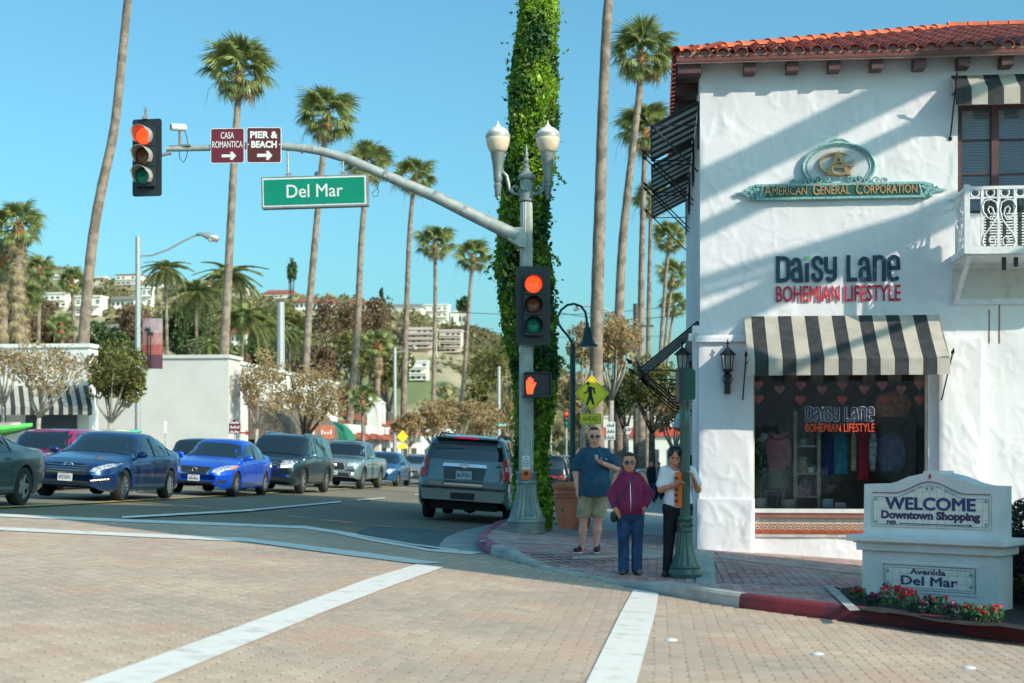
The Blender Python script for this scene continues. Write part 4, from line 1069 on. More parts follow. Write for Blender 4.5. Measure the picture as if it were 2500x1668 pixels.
def plate(name, label, cat, px0, px1, py0, py1, yoff, yaw, face, border, lines, bwid=.012, group=None, thick=.006, Yd=None, corner=.03, lip=None):
    """flat sign: lines = (text, u0, u1, v0, v1, bold) fractions of the plate, v from the bottom; returns thing"""
    if Yd is None: c = P0 + Vector((SX((px0 + px1) / 2), yoff, SZ((py0 + py1) / 2))); k = s0
    else: c = ray((px0 + px1) / 2, (py0 + py1) / 2, Yd); k = S(Yd)
    W, Hh = (px1 - px0) / k, (py1 - py0) / k
    t = thing(name, label, cat, c, yaw, group)
    def rr(w, h, r):
        pts = []
        for ax_, az_, a0 in ((w / 2 - r, h / 2 - r, 0), (-w / 2 + r, h / 2 - r, 90), (-w / 2 + r, -h / 2 + r, 180), (w / 2 - r, -h / 2 + r, 270)):
            for q in (0, 45, 90): pts.append((ax_ + r * math.cos(R(a0 + q)), az_ + r * math.sin(R(a0 + q))))
        return pts
    mb = MB(); mb.prism(rr(W, Hh, corner), -thick / 2, thick / 2); part('plate', mb, border, t)
    mb = MB(); mb.prism(rr(W - bwid * 2, Hh - bwid * 2, corner * .8), -thick / 2 - .003, -thick / 2 - .0005); part('face', mb, face, t)
    return t, W, Hh, -thick / 2 - .0045
M_MAROON = mt('maroon_sign', (.16, .018, .035), .4, var=.06); M_MAROON2 = mt('brown_sign', (.10, .018, .02), .4, var=.06)
M_SWHITE = mt('sign_white', (.74, .75, .74), .4, var=.03)
def arrow(mb, x0, x1, z, h, y, head=.35):
    L = x1 - x0; xh = x1 - L * head
    mb.prism([(x0, z - h / 2), (xh, z - h / 2), (xh - .02, z - h * 1.25), (xh + .02, z - h * 1.5), (x1, z), (xh + .02, z + h * 1.5), (xh - .02, z + h * 1.25), (xh, z + h / 2), (x0, z + h / 2)], y, y + .001)
t, W, Hh, y = plate('guide_sign', 'maroon CASA ROMANTICA sign with white arrow, on the mast arm', 'sign', 520, 603, 320, 405, AY - .09, R(-4), M_MAROON, M_SWHITE, None)
mb = MB(); put_text(mb, 'CASA', (-W * .20, y, Hh * .20), (1, 0, 0), (0, 0, 1), W * .40, Hh * .19, .012); put_text(mb, 'ROMANTICA', (-W * .45, y, -Hh * .06), (1, 0, 0), (0, 0, 1), W * .90, Hh * .19, .014); arrow(mb, -W * .17, W * .26, -Hh * .29, .05, y); part('lettering', mb, M_SWHITE, t)
t, W, Hh, y = plate('guide_sign', 'dark brown PIER & BEACH sign with white arrow, on the mast arm', 'sign', 608, 692, 318, 404, AY - .09, R(0), M_MAROON2, M_SWHITE, None)
mb = MB(); put_text(mb, 'PIER &', (-W * .40, y, Hh * .19), (1, 0, 0), (0, 0, 1), W * .80, Hh * .20, .04); put_text(mb, 'BEACH', (-W * .37, y, -Hh * .08), (1, 0, 0), (0, 0, 1), W * .74, Hh * .20, .045); arrow(mb, -W * .20, W * .24, -Hh * .29, .055, y)
for k in (-1, 1): mb.box((k * W * .45, y, Hh * .02), (.02, .001, .02))
part('lettering', mb, M_SWHITE, t)
# Del Mar box sign
DW, DH = (902 - 643) / s0, (512 - 436) / s0
dm = thing('street_name_sign', 'large green Del Mar street name box hanging from the mast arm', 'sign', P0 + Vector((SX(773), AY - .05, SZ(474))), R(-3))
dm.rotation_euler = (0, R(-1.2), R(-3))
mb = MB(); mb.box((0, 0, 0), (DW, .17, DH)); part('box', mb, mt('sign_box_grey', (.30, .31, .31), .4, metal=.4), dm)
mb = MB(); mb.box((0, -.088, 0), (DW - .05, .006, DH - .05)); part('white_border', mb, M_SWHITE, dm)
mb = MB(); mb.box((0, -.094, 0), (DW - .10, .006, DH - .10)); part('face', mb, mt('street_green', (.0, .24, .15), .35, var=.04), dm)
mb = MB(); put_text(mb, 'Del Mar', (-DW * .26, -.0975, -DH * .19), (1, 0, 0), (0, 0, 1), DW * .53, DH * .42, .012); part('lettering', mb, M_SWHITE, dm)
mb = MB()
for px, top in ((707, 368), (842, 400)):
    xx = SX(px) - SX(773); mb.box((xx, .03, DH / 2 + .07), (.10, .05, .03)); mb.box((xx, .03, DH / 2 + .02), (.13, .05, .03)); mb.tube([(xx, .03, DH / 2), (xx, .03, SZ(top) - SZ(474))], .022 if px < 800 else .012, 8)
part('hanger', mb, M_GALV, dm)
mb = MB(); mb.lathe([(.05, 0), (.05, .05), (.03, .08), (.0, .09)], 12, (SX(779) - SX(773), 0, DH / 2)); part('photocell', mb, mt('cell_blue', (.05, .09, .15), .4), dm)
mb = MB(); q = [(908, 440), (918, 452), (930, 456), (926, 470), (912, 480), (916, 490), (926, 488), (928, 474), (922, 462), (935, 450), (946, 456), (952, 446)]
mb.tube([(SX(a) - SX(773), -.02, SZ(b) - SZ(474)) for a, b in q], .006, 5); part('wire', mb, M_DARKMET, dm)
# camera on the arm
cm = thing('traffic_camera', 'small white camera on a short post above the mast arm', 'camera', P0 + Vector((SX(444), AY, SZ(360))), R(-20))
mb = MB(); mb.box((0, 0, .0), (.42, .06, .03)); mb.box((0, 0, .12), (.05, .05, .26)); part('mount', mb, M_GALV, cm)
mb = MB(); mb.lathe([(.05, .12), (.062, .10), (.062, -.14), (.055, -.15), (.05, -.10), (.0, -.10)], 16, (.02, 0, .31), axis='Y'); b_ = part('camera_body', mb, M_WHITEP, cm, auto=40, rot=(R(5), 0, R(-35)))
mb = MB(); mb.lathe([(.045, -.11), (.0, -.112)], 16, (.02, 0, .31), axis='Y'); part('camera_lens', mb, mt('lens_red_black', (.10, .01, .02), .2), b_)
mb = MB(); mb.tube([(SX(a) - SX(444), .03, SZ(b) - SZ(360)) for a, b in ((452, 318), (460, 340), (464, 365), (458, 390), (450, 400), (440, 390), (438, 372), (446, 366))], .007, 5); part('wire', mb, M_DARKMET, cm)
# pedestrian signal
ps = thing('pedestrian_signal', 'black pedestrian signal showing a glowing red raised hand, on the fluted pole', 'signal', P0 + Vector((SX(1309), -.30, SZ(942))), R(6))
W, Hh = 68 / s0, 61 / s0
def rrect(w, h, r, n=3):
    pts = []
    for ax_, az_, a0 in ((w / 2 - r, h / 2 - r, 0), (-w / 2 + r, h / 2 - r, 90), (-w / 2 + r, -h / 2 + r, 180), (w / 2 - r, -h / 2 + r, 270)):
        for q in range(n + 1): pts.append((ax_ + r * math.cos(R(a0 + 90 * q / n)), az_ + r * math.sin(R(a0 + 90 * q / n))))
    return pts
mb = MB(); mb.prism(rrect(W, Hh, .04), -.10, .14); part('housing', mb, M_BKPL, ps)
mb = MB(); mb.prism(rrect(W - .07, Hh - .07, .03), -.104, -.101); part('screen', mb, mt('screen_black', (.015, .02, .03), .25), ps)
mb = MB(); o = rrect(W, Hh, .04); i_ = rrect(W - .04, Hh - .04, .03); n = len(o)
mb.add([(a, -.1, b) for a, b in o] + [(a, -.17, b) for a, b in o] + [(a, -.1, b) for a, b in i_] + [(a, -.17, b) for a, b in i_], [(j, (j + 1) % n, n + (j + 1) % n, n + j) for j in range(n)] + [(2 * n + j, 2 * n + (j + 1) % n, 3 * n + (j + 1) % n, 3 * n + j) for j in range(n)] + [(n + j, n + (j + 1) % n, 3 * n + (j + 1) % n, 3 * n + j) for j in range(n)])
part('visor', mb, M_BKPL, ps)
mb = MB(); hx, hz = -W * .24, -.01
mb.prism([(hx - .055, hz - .15), (hx + .04, hz - .15), (hx + .05, hz - .07), (hx + .10, hz + .04), (hx + .075, hz + .055), (hx + .05, hz + .0), (hx + .045, hz + .11), (hx + .02, hz + .11), (hx + .018, hz + .03), (hx + .012, hz + .14), (hx - .012, hz + .14), (hx - .014, hz + .03), (hx - .02, hz + .125), (hx - .042, hz + .125), (hx - .044, hz + .02), (hx - .05, hz + .08), (hx - .072, hz + .08), (hx - .074, hz - .06)], -.108, -.105)
part('hand_symbol', mb, mt('hand_red', (.9, .05, .02), .5, emit=(1, .06, .015), es=1.6), ps)
mb = MB(); mb.tube([(-.05, .1, -.1), (-.08, .24, -.1)], .03, 8); mb.tube([(-.05, .1, .1), (-.08, .24, .1)], .03, 8); part('mounting_bracket', mb, M_BKPL, ps)
# push button
pbn = thing('push_button', 'orange crossing push button under a small white instruction plate on the pole', 'button', P0 + Vector((SX(1284), -.155, SZ(1144))), 0)
mb = MB(); mb.prism(rrect(.14, .24, .015), -.01, .01); part('instruction_plate', mb, M_SWHITE, pbn, loc=(0, 0, .10))
mb = MB(); mb.box((0, -.012, .185), (.03, .002, .02))
for k in range(3): mb.box((-.045, -.012, .14 - k * .045), (.02, .002, .02)); mb.box((.02, -.012, .145 - k * .045), (.08, .002, .006)); mb.box((.015, -.012, .130 - k * .045), (.07, .002, .006))
part('printing', mb, M_BKPL, pbn)
mb = MB(); mb.prism([(-.07, .09), (.07, .09), (.072, -.04), (.05, -.08), (-.05, -.08), (-.072, -.04)], -.04, .01); part('button_case', mb, mt('safety_orange', (.85, .16, .01), .5), pbn, loc=(0, 0, -.11))
mb = MB(); mb.lathe([(.035, -.042), (.03, -.06), (.0, -.062)], 14, (0, 0, 0), axis='Y'); part('button', mb, M_BKPL, pbn, loc=(0, 0, -.08))

# ------------------------------------------------------------ nearer pole with the green box
P1 = G(1672, 1414, .03); s1 = S(P1.y)
def Z1(py): return EYE + (HY - py) / s1 - P1.z
gp = thing('signal_post', 'short dark green fluted post with flared base beside the girl in the white shirt', 'post', P1)
mb = MB()
k = Z1(1262) / .78
mb.lathe([(.210, 0), (.212, .07), (.205, .08), (.20, .10), (.185, .13), (.19, .15), (.18, .17)], 32)
mb.lathe([(.175, .17), (.15, .24), (.12, .33), (.10, .44), (.092, .58)], 28, flute=(1, 0, 2, .09))
mb.lathe([(.098, .58), (.105, .60), (.098, .62), (.09, .63), (.088, .70), (.10, .72), (.107, .74), (.10, .76), (.085, .78)], 24)
for k_ in range(10):
    a = k_ * math.pi / 5; mb.tube([(.095 * math.cos(a + t * .5), .095 * math.sin(a + t * .5), .665 + .02 * math.sin(t * 6)) for t in (-.6, -.3, 0, .3, .6)], .010, 5)
part('post_base', mb, M_TPOLE, gp, auto=30)
zt1 = Z1(985)
mb = MB(); mb.lathe([(.066, .76), (.062, zt1 - .3)], 32, flute=(1, 0, 99, .09)); part('shaft', mb, M_TPOLE, gp, auto=30)
mb = MB(); mb.lathe([(.068, zt1 - .32), (.072, zt1 - .30), (.072, zt1 - .14), (.066, zt1 - .12), (.066, zt1 - .02), (.075, zt1), (.075, zt1 + .02)], 24); mb.lathe([(.022, -.08), (.022, -.066)], 10, (0, 0, zt1 - .06), axis='Y'); part('collar', mb, M_TPOLE, gp, auto=35)
gb = thing('signal_housing', 'rounded glossy green signal box on top of the short post, turned sideways', 'box', P1 + Vector((.0, 0, zt1 + .02)), 0)
hb = Z1(903) - zt1
mb = MB(); mb.prism(rrect(.155, hb * .93, .04, 4), -.14, .14); part('housing', mb, mt('glossy_green', (.01, .10, .07), .18, coat=.6, var=.05), gb, loc=(.035, 0, hb / 2), auto=30)
mb = MB(); mb.prism(rrect(.05, hb, .015, 2), -.17, .17); mb.box((-.03, 0, 0), (.014, .36, hb * 1.02)); part('backplate', mb, M_BKPL, gb, loc=(-.055, 0, hb / 2))
mb = MB(); mb.tube([(-.1, 0, hb * .9), (-.2, 0, hb * .95)], .012, 5); mb.tube([(-.09, .0, -.02), (-.15, 0, .0), (-.22, 0, .12), (-.26, 0, .22)], .01, 5); part('cable', mb, M_DARKMET, gb)
pb2 = thing('push_button', 'orange crossing push button held by the girl on the green post', 'button', P1 + Vector((-.085, -.06, Z1(1195))), R(-35))
hB = 84 / s1
mb = MB(); mb.prism(rrect(.075, hB, .012), -.03, .03); part('button_case', mb, MATS['safety_orange'], pb2)
mb = MB()
for k in range(5): mb.box((-.012, -.034, .14 - k * .07), (.05, .004, .03))
part('printing', mb, M_BKPL, pb2)

# ------------------------------------------------------------ terracotta planter
P2 = G(1400, 1290, .14); s2 = S(P2.y)
pn = thing('planter', 'large terracotta planter with thick rolled rim behind the man in shorts', 'planter', P2)
mb = MB(); rr_ = 53 / s2; hp = 113 / s2
mb.lathe([(rr_ * .74, 0), (rr_ * .76, .03), (rr_ * .83, hp * .35), (rr_ * .90, hp * .62), (rr_ * .90, hp * .66), (rr_ * .955, hp * .67), (rr_ * .955, hp * .695), (rr_ * .91, hp * .705), (rr_ * .91, hp * .735), (rr_ * .96, hp * .745), (rr_ * .955, hp * .775), (rr_ * .90, hp * .79), (rr_ * .92, hp * .86)], 40)
part('pot_body', mb, mt('terracotta', (.80, .235, .12), .75, var=.15, scale=3, bump=.1, bscale=40), pn, auto=35)
mb = MB(); mb.lathe([(rr_ * .90, hp * .84), (rr_ * .98, hp * .86), (rr_, hp * .92), (rr_ * .98, hp * .98), (rr_ * .93, hp), (rr_ * .86, hp * .98), (rr_ * .84, hp * .92)], 40); part('rim', mb, MATS['terracotta'], pn, smooth=True)

# ------------------------------------------------------------ green gooseneck lamp, pedestrian sign
Yg = 29.6; P3 = ray(1398, 1100, Yg); gzz = gz(P3.x, Yg); sg_ = S(Yg)
def g3(px, py): return ((px - 1398) / sg_, 0, EYE + (HY - py) / sg_ - gzz)
gl = thing('bell_lamp', 'dark green gooseneck street lamp with bell shade between the ivy trunk and the walking sign', 'street lamp', (P3.x, Yg, gzz))
M_GRN = mt('dark_green_enamel', (.015, .07, .06), .4, var=.1)
mb = MB(); mb.lathe([(.13, 0), (.13, .3), (.09, .4), (.062, .5), (.058, g3(0, 850)[2]), (.045, g3(0, 838)[2])], 16); part('post', mb, M_GRN, gl, auto=40)
mb = MB(); mb.tube([g3(*p) for p in ((1398, 845), (1397, 838), (1388, 822), (1374, 806), (1364, 792), (1361, 775), (1370, 757), (1385, 745), (1402, 742), (1418, 748), (1429, 762), (1432, 780), (1433, 798))], .026, 8); part('gooseneck', mb, M_GRN, gl, auto=40)
mb = MB(); c = g3(1434, 846); b0 = c[2]
mb.lathe([(.03, b0 + .50), (.035, b0 + .42), (.05, b0 + .40), (.075, b0 + .36), (.09, b0 + .28), (.11, b0 + .16), (.16, b0 + .06), (.215, b0 + .03), (.215, b0), (.20, b0)], 24, (c[0], 0, 0)); part('bell_shade', mb, M_GRN, gl, auto=40)
M_YEL = mt('fluorescent_sign_yellow', (.95, .78, .04), .45, var=.04); M_BLK = mt('sign_black', (.012, .02, .02), .5)
Yp = 37.5; c4 = ray(1445, 961, Yp); sp_ = S(Yp)
pd = thing('pedestrian_sign', 'yellow diamond walking figure sign above a small AHEAD plate on a thin post', 'sign', c4, 0)
hs = 42 / sp_
mb = MB(); mb.prism([(0, hs * 1.07), (hs, 0), (0, -hs * 1.07), (-hs, 0)], -.004, .004); part('diamond_plate', mb, M_YEL, pd)
mb = MB(); q = .90; w_ = .015
O = [(0, hs * 1.07 * q), (hs * q, 0), (0, -hs * 1.07 * q), (-hs * q, 0)]; I = [(a * .965, b * .965) for a, b in O]
mb.add([(a, -.0045, b) for a, b in O] + [(a, -.0045, b) for a, b in I], [(j, (j + 1) % 4, 4 + (j + 1) % 4, 4 + j) for j in range(4)]); part('border', mb, M_BLK, pd)
def px4(x, y): return ((x - 1445) / sp_, (961 - y) / sp_)
mb = MB()
mb.prism([(px4(1436, 936)[0] + .042 * math.cos(a), px4(1436, 937)[1] + .042 * math.sin(a)) for a in np.linspace(0, 2 * math.pi, 15)[:-1]], -.007, -.005)
for k, P in enumerate([[(1434, 944), (1441, 943), (1452, 948), (1454, 962), (1450, 962), (1448, 952), (1445, 950), (1446, 966), (1437, 966), (1436, 951)], [(1436, 948), (1438, 951), (1434, 960), (1425, 962), (1424, 959), (1431, 957)], [(1437, 966), (1446, 966), (1452, 988), (1447, 989), (1441, 974), (1435, 989), (1430, 989)]]):
    mb.prism([px4(*p) for p in P], -.007 - .0005 * k, -.005)
part('walking_figure', mb, M_BLK, pd)
mb = MB(); a, b = px4(1416, 1036), px4(1468, 1010); mb.prism([(a[0] + dx, a[1] + dz) for dx, dz in ((0, 0), (b[0] - a[0], 0), (b[0] - a[0], b[1] - a[1]), (0, b[1] - a[1]))], -.004, .004); pp = part('ahead_plate', mb, M_YEL, pd)
mb = MB(); put_text(mb, 'AHEAD', (px4(1422, 1030)[0], -.006, px4(1422, 1029)[1]), (1, 0, 0), (0, 0, 1), 39 / sp_, 13 / sp_, .01)
for (x0, y0, x1, y1) in ((1418, 1012, 1466, 1013), (1418, 1033, 1466, 1034), (1418, 1012, 1419, 1034), (1465, 1012, 1466, 1034)):
    A, B = px4(x0, y1), px4(x1, y0); mb.prism([A, (B[0], A[1]), B, (A[0], B[1])], -.0055, -.0048)
part('lettering', mb, M_BLK, pp)
zg4 = gz(c4.x, Yp) - c4.z
mb = MB(); mb.box((.0, .035, zg4 / 2 + .2), (.05, .05, -zg4 + .8)); part('post', mb, M_GALV, pd)

# ------------------------------------------------------------ the welcome monument
ML = Vector((3.80, 15.43)); MR_ = Vector((4.945, 14.47)); dM = (MR_ - ML).normalized(); LW = (MR_ - ML).length
aM = math.atan2(dM.y, dM.x); zM = float(zr(*ML)) + .05
mon = thing('welcome_monument', 'white stucco WELCOME Downtown Shopping monument with tiled panels in the flower bed', 'monument sign', (ML.x, ML.y, 0), aM)
MI = (Matrix.Translation((ML.x, ML.y, 0)) @ Matrix.Rotation(aM, 4, 'Z')).inverted()
def MP(px, py, w=0):
    a = (px - 1250) / F; n = Vector((-dM.y, dM.x)); d0 = n.dot(ML) - w; Y = d0 / (n.x * a + n.y); q = MI @ ray(px, py, Y); return q.x, q.z
TK = .40
M_MST = mt('monument_stucco', (.78, .77, .75), .8, var=.06, scale=2.2, bump=.45, bscale=34)
zbase = -.6; zl0 = MP(2104, 1340)[1]; zl1 = MP(2107, 1305)[1]
mb = MB(); mb.box((LW / 2, TK / 2, (zbase + zl0) / 2), (LW, TK, zl0 - zbase)); part('lower_block', mb, M_MST, mon)
le = .12
def ledge(z0, z1, e):
    mb.box((LW / 2, TK / 2, (z0 + z1) / 2), (LW + 2 * e, TK + 2 * e, z1 - z0))
mb = MB(); zm = MP(2090, 1328)[1]
ledge(zl0 - .01, zl0 + .07, .05); ledge(zl0 + .07, zl0 + .09, .075); ledge(zl0 + .09, zl1, .13)
lo = part('ledge', mb, M_MST, mon)
bv = lo.modifiers.new('b', 'BEVEL'); bv.width = .02; bv.segments = 3
# top with the curved head
pr = [(2107, 1182), (2164, 1182), (2185, 1177), (2215, 1164), (2251, 1156), (2251, 1150.5), (2293, 1150.5), (2294, 1156), (2330, 1165), (2370, 1181), (2395, 1187), (2451, 1189)]
poly = [MP(*p) for p in pr]; poly = [(0, zl1 - .01)] + [(max(0, min(LW, a)) if i in (0, len(poly) - 1) else a, b) for i, (a, b) in enumerate(poly)] + [(LW, zl1 - .01)]
mb = MB(); mb.prism(poly, .03, TK - .03); part('head_block', mb, M_MST, mon)
# tiled panels
M_MT = mt('ivory_tile', (.84, .80, .72), .25, var=.04, scale=3, rnd=.05)
M_INK = mt('navy_glaze', (.01, .03, .17), .35, var=.3, scale=30); M_INK2 = mt('violet_glaze', (.035, .015, .11), .35, var=.2, scale=30); M_AQ = mt('aqua_line', (.06, .26, .30), .4)
def panel(x0, x1, z0, zt_of, nx, nz, y):
    tw_, th_ = (x1 - x0) / nx, (zt_of((x0 + x1) / 2) - z0) / nz; cache = {}
    mb = MB(); mb.prism([(x0 - .012, z0 - .012), (x1 + .012, z0 - .012)] + [(x, zt_of(x) + .012) for x in np.linspace(x1 + .012, x0 - .012, 14)], y + .004, y + .014); part('panel_backing', mb, mt('tile_grout', (.55, .55, .55), .8), mon)
    for i in range(nx):
        xc = x0 + tw_ * (i + .5)
        for j in range(nz + 3):
            a = z0 + th_ * j; b = min(a + th_, min(zt_of(xc - tw_ / 2), zt_of(xc + tw_ / 2)))
            if b - a < .02: continue
            key = round(b - a, 3)
            if key not in cache:
                m_ = MB(); m_.box((0, 0, 0), (tw_ - .0035, .010, b - a - .0035)); cache[key] = m_.mesh('tile', M_MT)
            o = obj('tile', cache[key], mon); o.location = (xc, y, (a + b) / 2)
ux0, ux1 = MP(2127, 1250)[0], MP(2416, 1250)[0]; uz0 = MP(2130, 1284)[1]; uzt = MP(2130, 1207)[1]; uzc = MP(2260, 1181)[1]
um = (ux0 + ux1) / 2
def ztop_u(x):
    t = abs(x - um) / ((ux1 - ux0) / 2); t = min(1, t / .62)
    return uzt + (uzc - uzt) * (.5 + .5 * math.cos(math.pi * t))
panel(ux0, ux1, uz0, lambda x: ztop_u(x), 16, 5, .024)
lx0, lx1 = MP(2160, 1400)[0], MP(2380, 1400)[0]; lz0, lz1 = MP(2164, 1435)[1], MP(2164, 1379)[1]
lz0b = lz0
mb = MB()
for (a, b, c_, d_) in ((lx0 - .04, lx1 + .04, lz1 + .012, lz1 + .03), (lx0 - .04, lx1 + .04, lz0 - .03, lz0 - .012)): mb.box(((a + b) / 2, -.006, (c_ + d_) / 2), (b - a, .02, .018))
for x in (lx0 - .03, lx1 + .03): mb.box((x, -.0055, (lz0 + lz1) / 2), (.018, .02, lz1 - lz0 + .04))
part('panel_frame', mb, M_MST, mon)
panel(lx0, lx1, lz0, lambda x: lz1, 11, 3, -.004)
mb = MB(); yT = .0175
hW = (ux1 - ux0)
def uz_(py): return MP(2270, py)[1]
put_text(mb, 'WELCOME', (um - hW * .385, yT, uz0 + (uzt - uz0) * .52), (1, 0, 0), (0, 0, 1), hW * .77, (uzt - uz0) * .43, .07); part('navy_lettering', mb, M_INK, mon)
mb = MB(); put_text(mb, 'Downtown Shopping', (um - hW * .42, yT, uz0 + (uzt - uz0) * .17), (1, 0, 0), (0, 0, 1), hW * .84, (uzt - uz0) * .34, .06)
put_text(mb, 'PIER', (um - hW * .37, yT, uz0 + (uzt - uz0) * .06), (1, 0, 0), (0, 0, 1), hW * .09, (uzt - uz0) * .13, .05); zz = uz0 + (uzt - uz0) * .105; mb.prism([(um - hW * .26, zz - .005), (um + hW * .33, zz - .005), (um + hW * .33, zz - .016), (um + hW * .36, zz), (um + hW * .33, zz + .016), (um + hW * .33, zz + .005), (um - hW * .26, zz + .005)], yT - .0005, yT + .0005)
part('violet_lettering', mb, M_INK2, mon)
mb = MB(); W2 = lx1 - lx0; H2 = lz1 - lz0
put_text(mb, 'Avenida', (lx0 + W2 * .29, -.0105, lz0 + H2 * .66), (1, 0, 0), (0, 0, 1), W2 * .40, H2 * .25, .03)
part('violet_lettering', mb, M_INK2, mon)
mb = MB(); put_text(mb, 'Del Mar', (lx0 + W2 * .19, -.0105, lz0 + H2 * .18), (1, 0, 0), (0, 0, 1), W2 * .63, H2 * .42, .05); part('navy_lettering', mb, M_INK, mon)
mb = MB(); r_ = .0035
pts = [(ux0 + .03, yT, uz0 + .02), (ux1 - .03, yT, uz0 + .02), (ux1 - .015, yT, uz0 + .035), (ux1 - .015, yT, uzt - .02)] + [(x, yT, ztop_u(x) - .025) for x in np.linspace(ux1 - .03, ux0 + .03, 30)] + [(ux0 + .015, yT, uzt - .03), (ux0 + .015, yT, uz0 + .035), (ux0 + .03, yT, uz0 + .02)]
mb.tube(pts, r_, 4); part('aqua_border', mb, M_AQ, mon)
mb = MB(); mb.tube([(lx0 + .03, -.0105, lz0 + .02), (lx1 - .03, -.0105, lz0 + .02), (lx1 - .015, -.0105, lz0 + .04), (lx1 - .015, -.0105, lz1 - .04), (lx1 - .03, -.0105, lz1 - .02), (lx0 + .03, -.0105, lz1 - .02), (lx0 + .015, -.0105, lz1 - .04), (lx0 + .015, -.0105, lz0 + .04), (lx0 + .03, -.0105, lz0 + .02)], .003, 4); part('aqua_border', mb, M_AQ, mon)
for (x, z, y) in [(ux0 + .045, uz0 + .05, yT), (ux1 - .045, uz0 + .05, yT), (ux0 + .045, uzt - .05, yT), (ux1 - .045, uzt - .05, yT), (um - .03, uzc - .055, yT), (um + .03, uzc - .055, yT), (lx0 + .04, lz0 + .06, -.0105), (lx0 + .04, lz1 - .06, -.0105), (lx1 - .04, lz0 + .06, -.0105), (lx1 - .04, lz1 - .06, -.0105)]:
    mb = MB()
    for k in range(6): a = k * 1.05; mb.tube([(x, y, z), (x + .026 * math.cos(a), y, z + .026 * math.sin(a))], [.004, .0015], 4)
    part('flower_motif', mb, M_AQ, mon)
mb = MB(); mb.tube([(x, .028, ztop_u(x) + .02) for x in np.linspace(ux0, ux1, 30)], .006, 5); part('red_moulding', mb, mt('red_line', (.32, .12, .09), .6), mon)
mb = MB(); mb.prism([(um, uzc + .045), (um + .014, uzc + .075), (um, uzc + .105), (um - .014, uzc + .075)], .015, .032); part('red_diamond', mb, M_RED, mon)

# bed soil, border, flowers, bush
M_SOIL = mt('dark_soil', (.022, .018, .016), .95, var=.4, scale=30, bump=1, bscale=60)
bedsheet = poly_sheet('flower_bed_soil', bed, 0, M_SOIL, step=.25, offf=lambda x, y: off_s(x, y) + .008 + .02 * math.sin(x * 23) * math.sin(y * 19))
brd = GP([(2035, 1434), (2100, 1495), (2075, 1496), (2010, 1434)], .14); poly_sheet('bed_border', brd, 0, M_CONC, offf=lambda x, y: off_s(x, y) + .02)
M_LEAF = mt('bedding_leaf', (.06, .15, .045), .6, var=.3, scale=20, rnd=.35); M_LEAFD = mt('bedding_leaf_dark', (.02, .05, .04), .6, rnd=.35)
M_FR = mt('scarlet_petal', (.85, .03, .05), .5, rnd=.25); M_FV = mt('magenta_petal', (.28, .01, .10), .5, rnd=.25)
def leafy(mb, n, c, rx, ry, rz2, size, seed, shell=.55, flat=.4, up=.3):
    rs = random.Random(seed)
    for _ in range(n):
        while True:
            p = Vector((rs.uniform(-1, 1), rs.uniform(-1, 1), rs.uniform(-1, 1)))
            if shell < p.length < 1: break
        p = Vector((c[0] + p.x * rx, c[1] + p.y * ry, c[2] + p.z * rz2))
        n_ = Vector((rs.gauss(0, 1), rs.gauss(0, 1), rs.gauss(up, 1))).normalized(); a = n_.orthogonal().normalized(); b = n_.cross(a)
        th = rs.uniform(0, 6.28); a, b = a * math.cos(th) + b * math.sin(th), b * math.cos(th) - a * math.sin(th)
        s_ = size * rs.uniform(.6, 1.3)
        mb.add([p - a * s_, p - b * s_ * .5 + n_ * s_ * .15, p + a * s_, p + b * s_ * .5 + n_ * s_ * .15], [(0, 1, 2), (0, 2, 3)])
fl_px = [(2096, 1465, 0, .8), (2130, 1478, 2, .7), (2172, 1478, 1, 1.25), (2210, 1488, 1, 1.2), (2248, 1497, 2, 1.0), (2290, 1500, 3, 1.0), (2325, 1510, 2, .95), (2360, 1512, 3, .9), (2395, 1518, 0, .9), (2425, 1520, 1, .95)]
desc = ['low plant with a few scarlet blooms', 'bushy plant covered in scarlet blooms', 'dark plant with small magenta blooms', 'leafy green plant with hardly a bloom']
where = ['at the left corner of the monument', 'second from the left corner of the monument', 'below the letter A of the lower panel', 'below the words Del Mar', 'under the right edge of the lower tile panel', 'below the right part of the lower panel', 'fourth from the right end of the row', 'third from the right end of the row', 'next to last at the right end', 'last in the row by the right side face']
for k, (px, py, ty, sc) in enumerate(fl_px):
    p = G(px, py, .15); r = .105 * sc
    t = thing('bedding_plant', desc[ty] + ', ' + where[k], 'flower', p, 0, 'bedding plants before the monument')
    mb = MB(); leafy(mb, 170, (0, 0, r * .8), r, r, r * .85, .022, k * 7 + 1, .3); part('foliage', mb, M_LEAF if ty != 2 else M_LEAFD, t)
    nb = (5, 16, 6, 2)[ty]; rs = random.Random(k)
    mb = MB(); mv = MB()
    for q in range(nb):
        a = rs.uniform(0, 6.28); rr = rs.uniform(0, r * .95); c = Vector((rr * math.cos(a), -abs(rr * math.sin(a)) * .7, r * 1.35 + rs.uniform(-.5, .25) * r))
        m_ = mv if ty == 2 or q % 5 == 4 else mb
        leafy(m_, 14, c, .026, .026, .018, .017, k * 100 + q, 0, up=1)
    if mb.v: part('scarlet_blooms', mb, M_FR, t)
    if mv.v: part('magenta_blooms', mv, M_FV, t)
bush = thing('dark_shrub', 'dense dark shrub at the right edge beside the monument', 'shrub', (5.75, 15.5, float(zr(5.75, 15.5))))
mb = MB(); M_SHR = mt('shrub_leaf', (.05, .065, .03), .7, rnd=.45)
leafy(mb, 9000, (.18, 0, .55), .78, .8, .85, .035, 77, .75); part('foliage', mb, M_SHR, bush)
mb = MB(); mb.tube([(.1, 0, 0), (.2, 0, .6)], .08, 6); part('stem', mb, mt('bark_dark', (.08, .06, .05), .9), bush)
mb = MB(); rs = random.Random(4)
